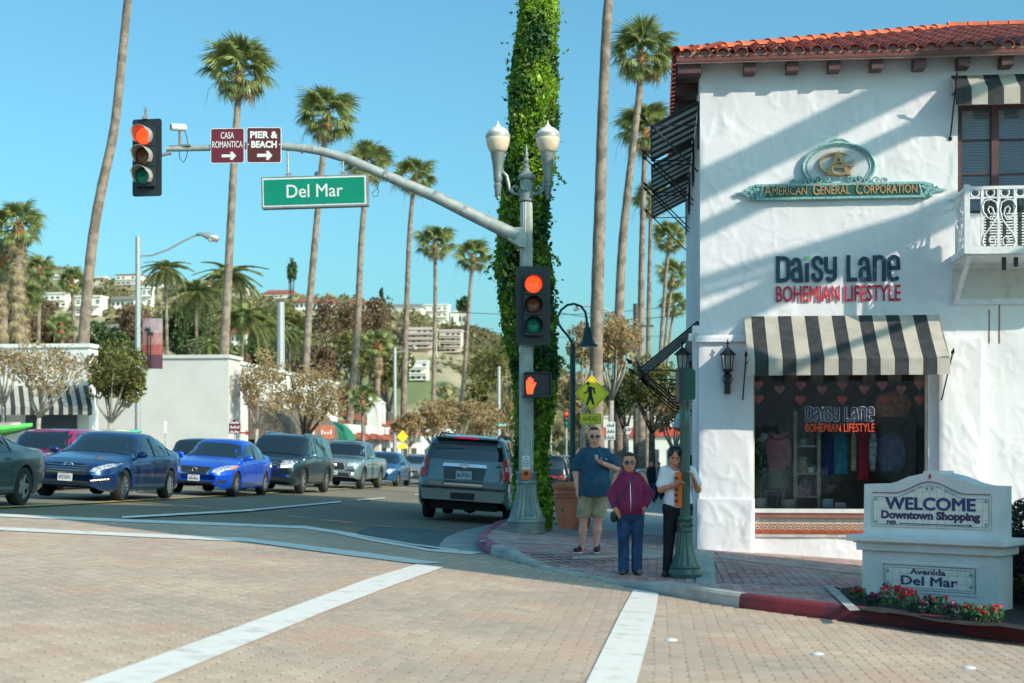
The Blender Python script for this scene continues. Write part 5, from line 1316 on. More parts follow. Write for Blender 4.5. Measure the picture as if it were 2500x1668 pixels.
mb.lathe([(.62, .0), (.68, .4), (.5, .9), (.1, 1.1)], 10, (.22, .02, 0)); part('dense_inside', mb, mt('shrub_inside', (.02, .025, .015), .95), bush)
# ------------------------------------------------------------ vehicles
M_TYRE = mt('tyre_rubber', (.02, .02, .022), .8, var=.1)
M_RIM = mt('alloy', (.55, .57, .58), .3, metal=.8, var=.05); M_RIMD = mt('brake_disc_dark', (.03, .03, .035), .6)  # the darker one is the brake disc behind the spokes
M_CGL = mt('car_glass', (.012, .02, .025), .04, spec=.9, coat=1, var=0)
M_BLKP = mt('black_plastic', (.02, .021, .024), .55, var=.1); M_CHR = mt('chrome', (.75, .76, .77), .15, metal=1, var=0)
M_HL = mt('headlamp', (.70, .72, .75), .12, metal=.5, coat=1, var=.4, scale=18); M_TL = mt('tail_lamp', (.75, .015, .015), .15, coat=1, var=.3, scale=14)
M_PLATE = mt('number_plate', (.62, .64, .66), .4, var=.05); M_AMB = mt('amber_lamp', (.8, .25, .03), .2, coat=1)
M_UND = mt('underbody', (.012, .012, .013), .9)
M_PINK = mt('plate_script', (.5, .12, .12), .5); M_INKP = mt('plate_ink', (.03, .05, .12), .5)
def paint(name, c, met=.45): return mt(name, c, .28, metal=met, coat=1, var=.04, scale=2)
PL = lambda tab, t: float(np.interp(t, [a for a, b in tab], [b for a, b in tab]))
TYPES = {
 'sedan': dict(top=[(0, .60), (.012, .68), (.05, .76), (.12, .85), (.24, .955), (.285, .985), (.36, 1.19), (.44, 1.40), (.50, 1.455), (.58, 1.47), (.66, 1.455), (.76, 1.36), (.85, 1.19), (.90, 1.13), (.97, 1.10), (1, .98)],
   belt=[(0, .56), (.05, .68), (.12, .78), (.28, .88), (.5, .92), (.8, .98), (.93, 1.0), (1, .88)],
   hw=[(0, .62), (.012, .74), (.04, .85), (.08, .93), (.16, .98), (.3, 1), (.7, 1), (.86, .97), (.95, .90), (1, .76)],
   bot=[(0, .30), (.03, .22), (.1, .19), (.9, .22), (1, .36)], roofw=.66, A=(.285, .46), B=(.74, .88), side=[(.33, 0), (.455, 1), (.60, 1), (.73, .96), (.83, .12), (.80, 0)], dl=(.335, .555, .76)),
 'suv': dict(top=[(0, .82), (.01, .94), (.04, 1.02), (.12, 1.08), (.235, 1.15), (.26, 1.17), (.36, 1.62), (.39, 1.72), (.46, 1.785), (.60, 1.80), (.85, 1.79), (.93, 1.74), (.96, 1.62), (.985, 1.15), (1, .85)],
   belt=[(0, .78), (.04, .92), (.12, 1.0), (.3, 1.06), (.8, 1.12), (.97, 1.14), (1, .80)],
   hw=[(0, .74), (.01, .86), (.04, .93), (.09, .98), (.2, 1), (.85, 1), (.95, .975), (.985, .95), (1, .88)],
   bot=[(0, .34), (.03, .27), (.1, .25), (.9, .28), (1, .45)], roofw=.74, A=(.26, .40), B=(.945, .98), side=[(.31, 0), (.405, 1), (.62, 1), (.90, .98), (.93, .25), (.925, 0)], dl=(.30, .50, .69)),
 'pickup': dict(top=[(0, .85), (.01, 1.0), (.04, 1.07), (.12, 1.12), (.225, 1.18), (.25, 1.2), (.33, 1.60), (.355, 1.69), (.42, 1.76), (.50, 1.78), (.575, 1.75), (.60, 1.65), (.622, 1.25), (.63, 1.20), (.97, 1.19), (.985, 1.17), (1, 1.0)],
   belt=[(0, .80), (.04, .95), (.12, 1.03), (.3, 1.09), (.6, 1.13), (.97, 1.13), (1, .9)],
   hw=[(0, .80), (.01, .90), (.04, .95), (.09, .99), (.2, 1), (.9, 1), (.985, .98), (1, .94)],
   bot=[(0, .42), (.03, .36), (.1, .34), (.9, .38), (1, .52)], roofw=.72, A=(.25, .365), B=(.60, .62), side=[(.30, 0), (.372, 1), (.46, 1), (.575, .98), (.598, .2), (.595, 0)], dl=(.29, .445, .60)),
 'coupe': dict(top=[(0, .60), (.012, .72), (.05, .80), (.14, .88), (.30, .97), (.335, .985), (.42, 1.22), (.50, 1.36), (.58, 1.385), (.66, 1.36), (.78, 1.18), (.86, 1.06), (.90, 1.04), (.975, 1.06), (1, .92)],
   belt=[(0, .56), (.05, .70), (.12, .80), (.3, .87), (.5, .90), (.78, .97), (.95, .99), (1, .84)],
   hw=[(0, .64), (.012, .78), (.04, .88), (.1, .96), (.3, .98), (.55, .97), (.74, 1), (.9, .97), (.97, .92), (1, .84)],
   bot=[(0, .26), (.03, .2), (.1, .18), (.9, .2), (1, .34)], roofw=.64, A=(.335, .50), B=(.66, .87), side=[(.37, 0), (.50, 1), (.60, 1), (.63, .98), (.655, 0)], dl=(.36, .665, .665)),
}
def make_car(name, label, typ, L, W, Hs, wb, fo, r, pm, u, Yw, wheel_front_side=True, heading='in', group='cars waiting in the street', rims=10, front=None, rear=None, dark_lower=False, rmat=None):
    """u: street coordinate of the car's middle; Yw: depth of its front (in) axle; heading in = toward us"""
    T = TYPES[typ]; hs = Hs / max(b for a, b in T['top'])
    v = (Yw + u * ST) / CT
    if heading == 'in': vc = v + (L / 2 - fo); rz = math.pi - TH
    else: vc = v - (L / 2 - fo) + 0; rz = -TH
    x, y = xy_of(u, vc); g = float(zr(x, y)) - .012
    t = thing(name, label, 'car' if typ != 'pickup' else 'pickup truck', (x, y, g), rz, group)
    # tilt with the road
    slope_v = math.atan(-.0152) * (1 if heading == 'out' else -1); roll = -math.atan(-.063) * (1 if heading == 'out' else -1) if u > -13.5 else 0
    t.rotation_euler = (Matrix.Rotation(rz, 4, 'Z') @ Matrix.Rotation(slope_v, 4, 'X') @ Matrix.Rotation(roll, 4, 'Y')).to_euler()
    ya = lambda q: L / 2 - q * L                           # fraction from the nose -> local y
    af = [fo / L, (fo + wb) / L]; ra = r * 1.13
    st = sorted(set([0, .004, .012, .025] + list(np.linspace(.04, .96, 64)) + [.975, .988, .996, 1] + [a + k * ra / L for a in af for k in (-1.001, -1, -.97, -.9, -.78, -.6, -.4, -.2, 0, .2, .4, .6, .78, .9, .97, 1, 1.001)]))
    P = []
    for q in st:
        zt = PL(T['top'], q) * hs; zb = PL(T['belt'], q) * hs; hw = PL(T['hw'], q) * W / 2; z0 = PL(T['bot'], q)
        gg = max(0, zt - zb); w_ = min(1, max(0, (gg - .10) / .25)); w_ = w_ * w_ * (3 - 2 * w_)
        hr = T['roofw'] * W / 2
        side = [(hw - .07, z0), (hw - .015, z0 + .05), (hw + .0, z0 + .20), (hw + .008, (z0 + .2 + zb) / 2), (hw + .004, zb - .16), (hw - .012, zb - .06), (hw - .045, zb)]
        x6 = (hw - .06) * (1 - w_) + (hr + .03) * w_; x7 = (hw - .06) * .86 * (1 - w_) + hr * .90 * w_; x8 = (hw * .5) * (1 - w_) + hr * .55 * w_
        z6 = (zb + gg * .35) * (1 - w_) + (zt - .085) * w_; z7 = (zb + gg * .70) * (1 - w_) + (zt - .028) * w_; z8 = (zb + gg * .93) * (1 - w_) + (zt - .006) * w_
        xm = (hw - .045) * .5 + x6 * .5 + .012 * w_; zm = (zb + z6) / 2
        top = [(xm, zm), (x6, z6), (x7, z7), (x8, z8), (0, zt)]
        az = 0
        for a in af:
            dy = (q - a) * L
            if abs(dy) <= ra: az = max(az, r + math.sqrt(max(0, ra * ra - dy * dy)))
        half = [(X, max(Z, az) if i < 6 else Z) for i, (X, Z) in enumerate(side)] + top
        row = [(X, ya(q), Z) for X, Z in half] + [(-X, ya(q), Z) for X, Z in half[:-1][::-1]]
        P.append(row)
    mb = MB(); mb.grid(P)
    for row in (P[0], P[-1]): mb.add(row, [tuple(range(len(row)))])
    body = part('body', mb, pm, t, auto=42)
    bv = BVHTree.FromPolygons([Vector(p) for p in mb.v], mb.f)
    def decal(nm, poly, frame, mat, off=.007, sub=2, parent=t, mirror=False, label=None):
        """poly in the frame (O, A, B); shot along D onto the body"""
        O, A, B, D = [Vector(k) for k in frame]; D = D.normalized(); outs = []
        for sgn in ((1, -1) if mirror else (1,)):
            bm = bmesh.new(); vs = [bm.verts.new((a, b, 0)) for a, b in poly]; f = bm.faces.new(vs)
            bmesh.ops.triangulate(bm, faces=[f]); bmesh.ops.subdivide_edges(bm, edges=bm.edges[:], cuts=sub, use_grid_fill=True); bmesh.ops.triangulate(bm, faces=bm.faces[:]); 
            ok = 0
            for vv in bm.verts:
                p = O + A * vv.co.x + B * vv.co.y
                h = bv.ray_cast(p - D * 6, D)
                if h[0] is not None: q = h[0] + h[1] * (off if h[1].dot(D) < 0 else -off); ok += 1
                else: q = p
                vv.co = Vector((q.x * sgn, q.y, q.z))
            me = bpy.data.meshes.new(nm); bm.to_mesh(me); bm.free(); me.materials.append(mat)
            me.polygons.foreach_set('use_smooth', [True] * len(me.polygons))
            outs.append(obj(nm, me, parent, label=label))
        return outs
    Zt = lambda q: PL(T['top'], q) * hs
    Zb = lambda q: PL(T['belt'], q) * hs
    FR = ((0, 0, 0), (1, 0, 0), (0, 0, 1), (0, -1, 0)); RE = ((0, 0, 0), (1, 0, 0), (0, 0, 1), (0, 1, 0)); SD = ((0, 0, 0), (0, 1, 0), (0, 0, 1), (-1, 0, 0))
    # windscreen / rear window in their sloping planes
    for nm, (q0, q1), d in (('windscreen', T['A'], -1), ('rear_window', T['B'], 1)):
        if nm == 'rear_window': q0, q1 = T['B'][1], T['B'][0]
        a = Vector((0, ya(q0), Zt(q0))); b = Vector((0, ya(q1), Zt(q1))); B = (b - a); LL = B.length; B.normalize(); D = Vector((0, B.z, -B.y)) if d == -1 else Vector((0, B.z, -B.y))
        if d == -1: D = Vector((0, -B.z, B.y)); D = D if D.z < 0 or abs(D.z) < .2 else -D
        D = Vector((0, -abs(B.z), -abs(B.y))) if d == -1 else Vector((0, abs(B.z), -abs(B.y)))
        wl_, wu = PL(T['hw'], q0) * W / 2 - .11, T['roofw'] * W / 2 - .02
        if typ in ('suv',) and nm == 'rear_window': wl_ = wu + .10
        decal(nm, [(-wl_, .04), (-wl_ * .5, .015), (wl_ * .5, .015), (wl_, .04), (wu, LL - .05), (wu * .5, LL - .02), (-wu * .5, LL - .02), (-wu, LL - .05)], (a, (1, 0, 0), B, D), M_CGL, sub=3)
    S_ = [(ya(q), (Zb(q) + .02) * (1 - f) + (min(Zt(q), 9) - .10) * f) for q, f in T['side']]
    decal('side_window', S_, SD, M_CGL, sub=3, mirror=True)
    for q in T['dl'][1:2] if typ == 'coupe' else T['dl'][1:]:
        if q < .95: decal('window_pillar', [(ya(q - .008), Zb(q) + .02), (ya(q + .008), Zb(q) + .02), (ya(q + .010 + .008), Zt(q) - .12), (ya(q + .010 - .006), Zt(q) - .12)], SD, M_BLKP, off=.012, sub=1, mirror=True)
    for q in T['dl']:
        decal('door_seam', [(ya(q) - .006, .30 * hs + .05), (ya(q) + .006, .30 * hs + .05), (ya(q) + .006, Zb(q)), (ya(q) - .006, Zb(q))], SD, M_UND, off=.003, sub=2, mirror=True)
    decal('sill_line', [(ya(af[0]) - ra - .05, .30), (ya(af[1]) + ra + .05, .30), (ya(af[1]) + ra + .05, .36), (ya(af[0]) - ra - .05, .36)], SD, M_CHR if not dark_lower else M_BLKP, off=.008, sub=2, mirror=True)
    # handles, mirrors
    for q in T['dl'][1:]:
        if typ == 'coupe' and q != T['dl'][1]: continue
        zz = Zb(q) - .10; h = bv.ray_cast(Vector((6, ya(q - .035), zz)), Vector((-1, 0, 0)))
        for sg in (1, -1):
            mb = MB(); mb.box((sg * (h[0].x + .015), ya(q - .035), zz), (.03, .17, .028)); part('door_handle', mb, pm, t)
        if typ == 'coupe': break
    qm = T['A'][0] + .055
    for sg in (1, -1):
        mb = MB(); xm_ = PL(T['hw'], qm) * W / 2
        mb.lathe([(.0, -.055), (.06, -.05), (.085, -.01), (.085, .03), (.06, .055), (.0, .06)], 10, (0, 0, 0), axis='Y')
        mb.v = [(sg * (xm_ + .06 + vx * 1.35), ya(qm) + vy, Zb(qm) + .10 + vz * .85) for vx, vy, vz in mb.v]
        mb.bar((sg * (xm_ - .06), ya(qm), Zb(qm) + .04), (sg * (xm_ + .05), ya(qm), Zb(qm) + .07), .05, .03)
        part('wing_mirror', mb, pm if typ != 'suv' else rmat or M_CHR, t, smooth=True)
    # underside and arches
    mb = MB(); mb.box((0, 0, .38), (W * .70, L * .93, .26)); mb.box((0, ya(af[0]), .5), (W * .86, ra * 2.1, .5)); mb.box((0, ya(af[1]), .5), (W * .86, ra * 2.1, .5)); part('underbody', mb, M_UND, t)
    if dark_lower:
        for a in af:
            for sg in (1, -1):
                mb = MB(); n = 12; pp = []
                for k in range(n + 1):
                    an = math.pi * k / n; pp.append([(sg * (W / 2 + .008), ya(a) + ra * math.cos(an), r + ra * math.sin(an)), (sg * (W / 2 + .012), ya(a) + (ra + .06) * math.cos(an), r + (ra + .06) * math.sin(an))])
                mb.grid(pp); part('arch_trim', mb, M_BLKP, t)
    # wheels
    key = ('w', round(r, 3), rims)
    if key not in make_car.cache:
        tw = .225; mb = MB(); mb.lathe([(r * .62, -tw * .5), (r * .80, -tw * .52), (r * .95, -tw * .46), (r, -tw * .34), (r, tw * .34), (r * .95, tw * .46), (r * .80, tw * .52), (r * .62, tw * .5)], 32, axis='X', caps=False); ty = mb.mesh('tyre', M_TYRE, auto=40)
        mb = MB(); mb.lathe([(.0, -tw * .3), (r * .66, -tw * .3), (r * .66, tw * .22), (.0, tw * .22)], 24, axis='X'); hub = mb.mesh('wheel', M_RIMD)
        mb = MB()
        for k in range(24):
            a0, a1 = k * math.pi / 12, (k + 1) * math.pi / 12
            mb.add([(tw * .46, r * .66 * math.cos(a0), r * .66 * math.sin(a0)), (tw * .46, r * .66 * math.cos(a1), r * .66 * math.sin(a1)), (tw * .40, r * .585 * math.cos(a1), r * .585 * math.sin(a1)), (tw * .40, r * .585 * math.cos(a0), r * .585 * math.sin(a0))], [(0, 1, 2, 3)])
        for k in range(rims):
            a = 2 * math.pi * k / rims; wd = .055 * (5 / rims) ** .6 * r / .33
            c, s = math.cos(a), math.sin(a); q = lambda rr, ww, xx: (xx, rr * c - ww * s, rr * s + ww * c)
            mb.add([q(.03, -wd, tw * .36), q(.03, wd, tw * .36), q(r * .62, wd * .8, tw * .43), q(r * .62, -wd * .8, tw * .43), q(.03, -wd, tw * .2), q(.03, wd, tw * .2), q(r * .62, wd * .8, tw * .25), q(r * .62, -wd * .8, tw * .25)], [(0, 1, 2, 3), (0, 4, 7, 3), (1, 5, 6, 2)])
        mb.lathe([(.06, tw * .30), (.06, tw * .38), (.0, tw * .39)], 12, axis='X'); ri = mb.mesh('rim', rmat or M_RIM)
        make_car.cache[key] = (ty, hub, ri)
    ty, hub, ri = make_car.cache[key]
    for a in af:
        for sg in (1, -1):
            w = obj('wheel', hub, t, loc=(sg * (W / 2 - .125), ya(a), r), rot=(0, 0, 0 if sg > 0 else math.pi)); obj('tyre', ty, w); obj('rim', ri, w)
    # front
    def emblem(kind, x, z, s_, end=1):
        h = bv.ray_cast(Vector((x, 9 * end, z)), Vector((0, -end, 0))); y0 = h[0].y + .02 * end; mb = MB()
        ell = lambda a, b, n=18: [(x + a * math.cos(k), y0, z + b * math.sin(k)) for k in np.linspace(0, 2 * math.pi, n)]
        if kind == 'H': mb.tube(ell(s_, s_ * .55), s_ * .09, 5, caps=False); mb.tube([(x - s_ * .35, y0, z + s_ * .42), (x - s_ * .5, y0, z - s_ * .38)], s_ * .1, 5); mb.tube([(x + s_ * .5, y0, z + s_ * .38), (x + s_ * .35, y0, z - s_ * .42)], s_ * .1, 5); mb.tube([(x - s_ * .4, y0, z - s_ * .1), (x + s_ * .4, y0, z + s_ * .12)], s_ * .09, 5)
        if kind == 'O': mb.tube(ell(s_ * .62, s_ * .62), s_ * .1, 5, caps=False); mb.box((x, y0, z), (s_ * 1.8, .012, s_ * .24))
        if kind == 'TTT': mb.box((x, y0, z), (s_ * 2.2, .012, s_ * .7))
        if kind == 'B': mb.prism([(x - s_, z - s_ * .2), (x - s_ * .35, z - s_ * .2), (x - s_ * .35, z - s_ * .42), (x + s_ * .35, z - s_ * .42), (x + s_ * .35, z - s_ * .2), (x + s_, z - s_ * .2), (x + s_ * .85, z + s_ * .2), (x + s_ * .35, z + s_ * .2), (x + s_ * .35, z + s_ * .42), (x - s_ * .35, z + s_ * .42), (x - s_ * .35, z + s_ * .2), (x - s_ * .85, z + s_ * .2)], y0 - .004, y0 + .008)
        if kind == 'T': mb.tube(ell(s_, s_ * .68), s_ * .09, 5, caps=False); mb.tube(ell(s_ * .4, s_ * .64), s_ * .08, 5, caps=False); mb.tube(ell(s_ * .8, s_ * .25), s_ * .07, 5, caps=False)
        part('emblem', mb, M_CHR, t)
    def plate_(txt, z, end=1, x=0, w=.30):
        h = bv.ray_cast(Vector((x, 9 * end, z)), Vector((0, -end, 0))); y0 = h[0].y + .03 * end
        mb = MB(); mb.box((x, y0 - .012 * end, z), (w, .03, w * .52)); p_ = part('number_plate', mb, M_PLATE, t)
        ax = (-1, 0, 0) if end > 0 else (1, 0, 0); ox = x + (w * .42 if end > 0 else -w * .42)
        mb = MB(); put_text(mb, txt, (ox, y0 + .0045 * end, z - w * .13), ax, (0, 0, 1), w * .84, w * .24, .02, out=(0, end, 0)); part('plate_number', mb, M_INKP, p_)
        mb = MB(); put_text(mb, 'California', (x + (w * .22 if end > 0 else -w * .22), y0 + .0045 * end, z + w * .14), ax, (0, 0, 1), w * .44, w * .085, .01, out=(0, end, 0)); part('plate_script', mb, M_PINK, p_)
    if front: front(t, decal, emblem, plate_, FR, W, hs, bv, part)
    if rear: rear(t, decal, emblem, plate_, RE, W, hs, bv, part)
    return t, decal, bv, (FR, RE, SD), ya
make_car.cache = {}

def f_sonata(t, decal, emblem, plate_, FR, W, hs, bv, part):
    decal('grille', [(-.50, .70), (-.42, .52), (.42, .52), (.50, .70), (.30, .74), (-.30, .74)], FR, M_BLKP, off=.006, sub=2)
    for k in range(4):
        z = .555 + k * .045; w = .40 + k * .02
        decal('grille_bar', [(-w, z), (w, z), (w, z + .014), (-w, z + .014)], FR, M_CHR, off=.014, sub=2)
    decal('headlight', [(.50, .60), (.62, .60), (.86, .72), (.88, .80), (.72, .76), (.54, .67)], FR, M_HL, mirror=True)
    decal('lower_intake', [(-.45, .28), (.45, .28), (.52, .40), (-.52, .40)], FR, M_BLKP)
    decal('fog_recess', [(.52, .36), (.82, .38), (.86, .50), (.60, .46)], FR, M_BLKP, mirror=True)
    m = mt('day_running_light', (.8, .8, .7), .3, emit=(1, .95, .75), es=1.2)
    for k in range(8): decal('led', [(.545 + k * .036, .405 + k * .007), (.565 + k * .036, .405 + k * .007), (.565 + k * .036, .43 + k * .007), (.545 + k * .036, .43 + k * .007)], FR, m, off=.014, sub=0, mirror=True)
    emblem('H', 0, .715, .095); plate_('8FDX873', .46)
def f_sentra(t, decal, emblem, plate_, FR, W, hs, bv, part):
    decal('grille_surround', [(-.44, .74), (-.36, .54), (.36, .54), (.44, .74)], FR, M_CHR, off=.005)
    decal('grille', [(-.38, .725), (-.31, .56), (.31, .56), (.38, .725)], FR, M_BLKP, off=.010)
    decal('headlight', [(.44, .60), (.60, .60), (.80, .70), (.84, .80), (.70, .79), (.50, .70)], FR, M_HL, mirror=True)
    decal('amber_lamp', [(.79, .68), (.845, .70), (.86, .79), (.83, .79)], FR, M_AMB, off=.012, mirror=True)
    decal('lower_intake', [(-.46, .27), (.46, .27), (.54, .38), (-.54, .38)], FR, M_BLKP)
    decal('fog_recess', [(.58, .32), (.76, .34), (.78, .42), (.62, .42)], FR, M_BLKP, mirror=True)
    emblem('O', 0, .655, .085); plate_('#7', .44)
def f_gmc(t, decal, emblem, plate_, FR, W, hs, bv, part):
    decal('grille_surround', [(-.46, 1.0), (-.46, .66), (.46, .66), (.46, 1.0)], FR, M_CHR, off=.005)
    decal('grille', [(-.41, .96), (-.41, .70), (.41, .70), (.41, .96)], FR, M_BLKP, off=.010)
    for k in range(3): decal('grille_bar', [(-.40, .745 + k * .075), (.40, .745 + k * .075), (.40, .77 + k * .075), (-.40, .77 + k * .075)], FR, M_CHR, off=.016)
    decal('headlight', [(.48, .74), (.80, .78), (.92, .96), (.78, .98), (.50, .96)], FR, M_HL, mirror=True)
    m = mt('lit_headlamp', (.9, .9, .85), .2, emit=(1, .95, .85), es=1.3)
    decal('lamp_strip', [(.52, .76), (.76, .79), (.78, .83), (.52, .80)], FR, m, off=.014, mirror=True)
    decal('lower_intake', [(-.70, .38), (.70, .38), (.62, .50), (-.62, .50)], FR, M_BLKP)
    decal('skid_trim', [(-.62, .52), (.62, .52), (.70, .56), (-.70, .56)], FR, M_CHR, off=.012)
    decal('fog_lamp', [(.52, .46), (.82, .47), (.84, .56), (.56, .55)], FR, M_CHR, off=.014, mirror=True)
    emblem('TTT', 0, .83, .075); plate_('#7', .47, w=.28)
def f_tacoma(t, decal, emblem, plate_, FR, W, hs, bv, part):
    decal('grille_surround', [(-.46, .74), (-.36, .98), (.36, .98), (.46, .74), (.38, .64), (-.38, .64)], FR, mt('grille_grey', (.35, .37, .38), .4, metal=.5), off=.005)
    decal('grille', [(-.40, .745), (-.32, .94), (.32, .94), (.40, .745), (.34, .68), (-.34, .68)], FR, M_BLKP, off=.010)
    decal('headlight', [(.48, .82), (.86, .84), (.92, .98), (.70, .98), (.50, .94)], FR, M_HL, mirror=True)
    decal('bumper_intake', [(-.60, .44), (.60, .44), (.54, .58), (-.54, .58)], FR, M_BLKP)
    m = mt('lit_fog', (.9, .8, .5), .3, emit=(1, .8, .45), es=1.5); decal('fog_lamp', [(.66, .52), (.74, .52), (.74, .60), (.66, .60)], FR, m, off=.012, mirror=True)
    emblem('T', 0, .83, .08); plate_('#7', .56, w=.28)
def f_plain(t, decal, emblem, plate_, FR, W, hs, bv, part):
    decal('grille', [(-.40, .66), (-.36, .56), (.36, .56), (.40, .66)], FR, M_BLKP); decal('lower_intake', [(-.5, .28), (.5, .28), (.5, .42), (-.5, .42)], FR, M_BLKP)
    decal('headlight', [(.46, .60), (.66, .60), (.82, .74), (.66, .76), (.50, .70)], FR, M_HL, mirror=True)
    m = mt('lit_lamp', (.9, .85, .7), .3, emit=(1, .9, .7), es=1.5); decal('lamp', [(.52, .62), (.62, .62), (.64, .69), (.54, .69)], FR, m, off=.013, mirror=True)
    emblem('T', 0, .68, .06); plate_('#7', .46)
def f_suv(t, decal, emblem, plate_, FR, W, hs, bv, part):
    decal('grille', [(-.42, .92), (-.42, .66), (.42, .66), (.42, .92)], FR, M_BLKP); decal('headlight', [(.48, .74), (.80, .78), (.90, .93), (.76, .95), (.50, .90)], FR, M_HL, mirror=True)
    decal('lower_intake', [(-.60, .40), (.60, .40), (.55, .54), (-.55, .54)], FR, M_BLKP); plate_('#7', .56)
def r_tahoe(t, decal, emblem, plate_, RE, W, hs, bv, part):
    decal('tail_light', [(.86, .92), (1.0, .92), (1.0, 1.42), (.80, 1.36), (.82, .96)], RE, M_TL, off=.014, sub=3, mirror=True)
    decal('reverse_lamp', [(.87, 1.12), (.93, 1.12), (.92, 1.22), (.86, 1.22)], RE, M_HL, off=.018, sub=1, mirror=True)
    decal('plate_recess', [(-.42, .82), (.42, .82), (.46, 1.18), (-.46, 1.18)], RE, mt('recess_grey', (.09, .105, .11), .5, metal=.3), off=.006)
    decal('chrome_bar', [(-.48, 1.17), (.48, 1.17), (.46, 1.24), (-.46, 1.24)], RE, M_CHR, off=.022)
    decal('chrome_trim', [(-.42, .78), (.42, .78), (.40, .82), (-.40, .82)], RE, M_CHR, off=.018)
    emblem('B', 0, 1.205, .13, -1); plate_('BLFF301', 1.0, -1, w=.34)
    decal('bumper_line', [(-.96, .70), (.96, .70), (.96, .725), (-.96, .725)], RE, M_BLKP, off=.014)
    decal('hitch_cover', [(-.26, .48), (.26, .48), (.26, .62), (-.26, .62)], RE, M_BLKP, off=.045)
    decal('tailgate_seam', [(-.80, .74), (-.79, .74), (-.77, 1.34), (-.78, 1.34)], RE, M_UND, off=.004, mirror=True)
    h = bv.ray_cast(Vector((-.55, -9, .80)), Vector((0, 1, 0)))
    mb = MB(); put_text(mb, 'TAHOE', (-.74, h[0].y - .012, .79), (1, 0, 0), (0, 0, 1), .26, .04, .01, out=(0, -1, 0)); part('lettering', mb, M_CHR, t)
    mb = MB()
    for sg in (1, -1):
        mb.tube([(sg * .64, -2.1, 1.83), (sg * .64, -1.8, 1.90), (sg * .64, .2, 1.91), (sg * .64, .5, 1.86)], .022, 6)
    p_ = part('roof_rails', mb, M_BLKP, t)
    mb = MB(); mb.box((0, -2.36, 1.80), (1.36, .26, .03)); part('spoiler', mb, MATS['tahoe_paint'], t)
    mb = MB(); mb.box((0, -2.495, 1.80), (.52, .02, .04)); part('brake_light', mb, mt('brake_lens', (.35, .005, .05), .2, emit=(.6, .0, .08), es=.3), t)
    mb = MB(); mb.box((.0, -2.0, .34), (1.5, .12, .1)); mb.lathe([(.12, -.12), (.16, 0), (.12, .12)], 12, (.1, -2.0, .33), axis='X'); mb.tube([(.55, -1.2, .33), (.62, -2.45, .36)], .035, 8); part('rear_axle', mb, M_UND, t)
def r_dark(t, decal, emblem, plate_, RE, W, hs, bv, part):
    decal('tail_light', [(.62, .86), (.90, .86), (.90, 1.02), (.66, 1.0)], RE, M_TL, off=.012, sub=2, mirror=True); decal('light_bar', [(-.6, .93), (.6, .93), (.6, .97), (-.6, .97)], RE, M_TL, off=.012)
    plate_('#7', .72, -1)

make_car('parked_coupe', 'dark teal grey two door coupe cut off by the left picture edge', 'coupe', 4.78, 1.88, 1.39, 2.72, .98, .35, paint('coupe_grey', (.06, .10, .11)), -12.2, 25.6 - 2.72, rims=5)
c1 = make_car('sedan_car', 'dark navy sedan with chrome grille and row of small lit lamps, plate 8FDX873', 'sedan', 4.85, 1.86, 1.475, 2.8, .93, .335, paint('navy_paint', (.010, .05, .18)), -12.03, 30.0, front=f_sonata, rims=10)
make_car('sedan_car', 'bright blue sedan with amber cornered headlamps behind the navy sedan', 'sedan', 4.62, 1.76, 1.49, 2.7, .90, .32, paint('bright_blue_paint', (.006, .10, .75), .3), -11.65, 36.9, front=f_sentra, rims=7)
g = make_car('suv_car', 'black green SUV with wide chrome grille and roof bars behind the bright blue sedan', 'suv', 5.1, 2.0, 1.80, 3.02, .98, .385, paint('black_green_paint', (.022, .045, .052)), -11.5, 42.8, front=f_gmc, rims=6, dark_lower=True)
mb = MB()
for sg in (1, -1): mb.tube([(sg * .62, -1.9, 1.74), (sg * .62, -1.6, 1.80), (sg * .62, .2, 1.81), (sg * .62, .45, 1.76)], .025, 6)
part('roof_rails', mb, M_CHR, g[0])
make_car('pickup_truck', 'grey blue pickup truck waiting behind the dark SUV', 'pickup', 5.4, 1.9, 1.80, 3.24, .92, .39, paint('cement_paint', (.17, .25, .28), .2), -11.75, 53.0, front=f_tacoma, rims=6, dark_lower=True)
make_car('hatchback_car', 'small blue sedan with yellow lit lamps behind the pickup truck', 'sedan', 4.55, 1.76, 1.48, 2.7, .9, .32, paint('mid_blue_paint', (.015, .12, .30)), -12.0, 62.0, front=f_plain, rims=7)
make_car('silver_car', 'pale silver sedan partly hidden behind the big grey SUV', 'sedan', 4.6, 1.78, 1.48, 2.7, .9, .32, paint('silver_paint', (.32, .35, .36)), -11.9, 70.0, front=f_plain, rims=7)
mg = make_car('suv_car', 'magenta SUV in the far lane behind the navy sedan', 'suv', 4.9, 1.95, 1.66, 2.9, .95, .37, paint('magenta_paint', (.45, .012, .13), .3), -16.4, 37.6, front=f_suv, rims=6)
make_car('suv_car', 'dark boxy off-roader in the far lane between the navy and bright blue sedans', 'suv', 4.6, 1.85, 1.70, 2.7, .8, .38, paint('dark_green_car', (.015, .04, .045)), -16.4, 50, front=f_suv, rims=6)
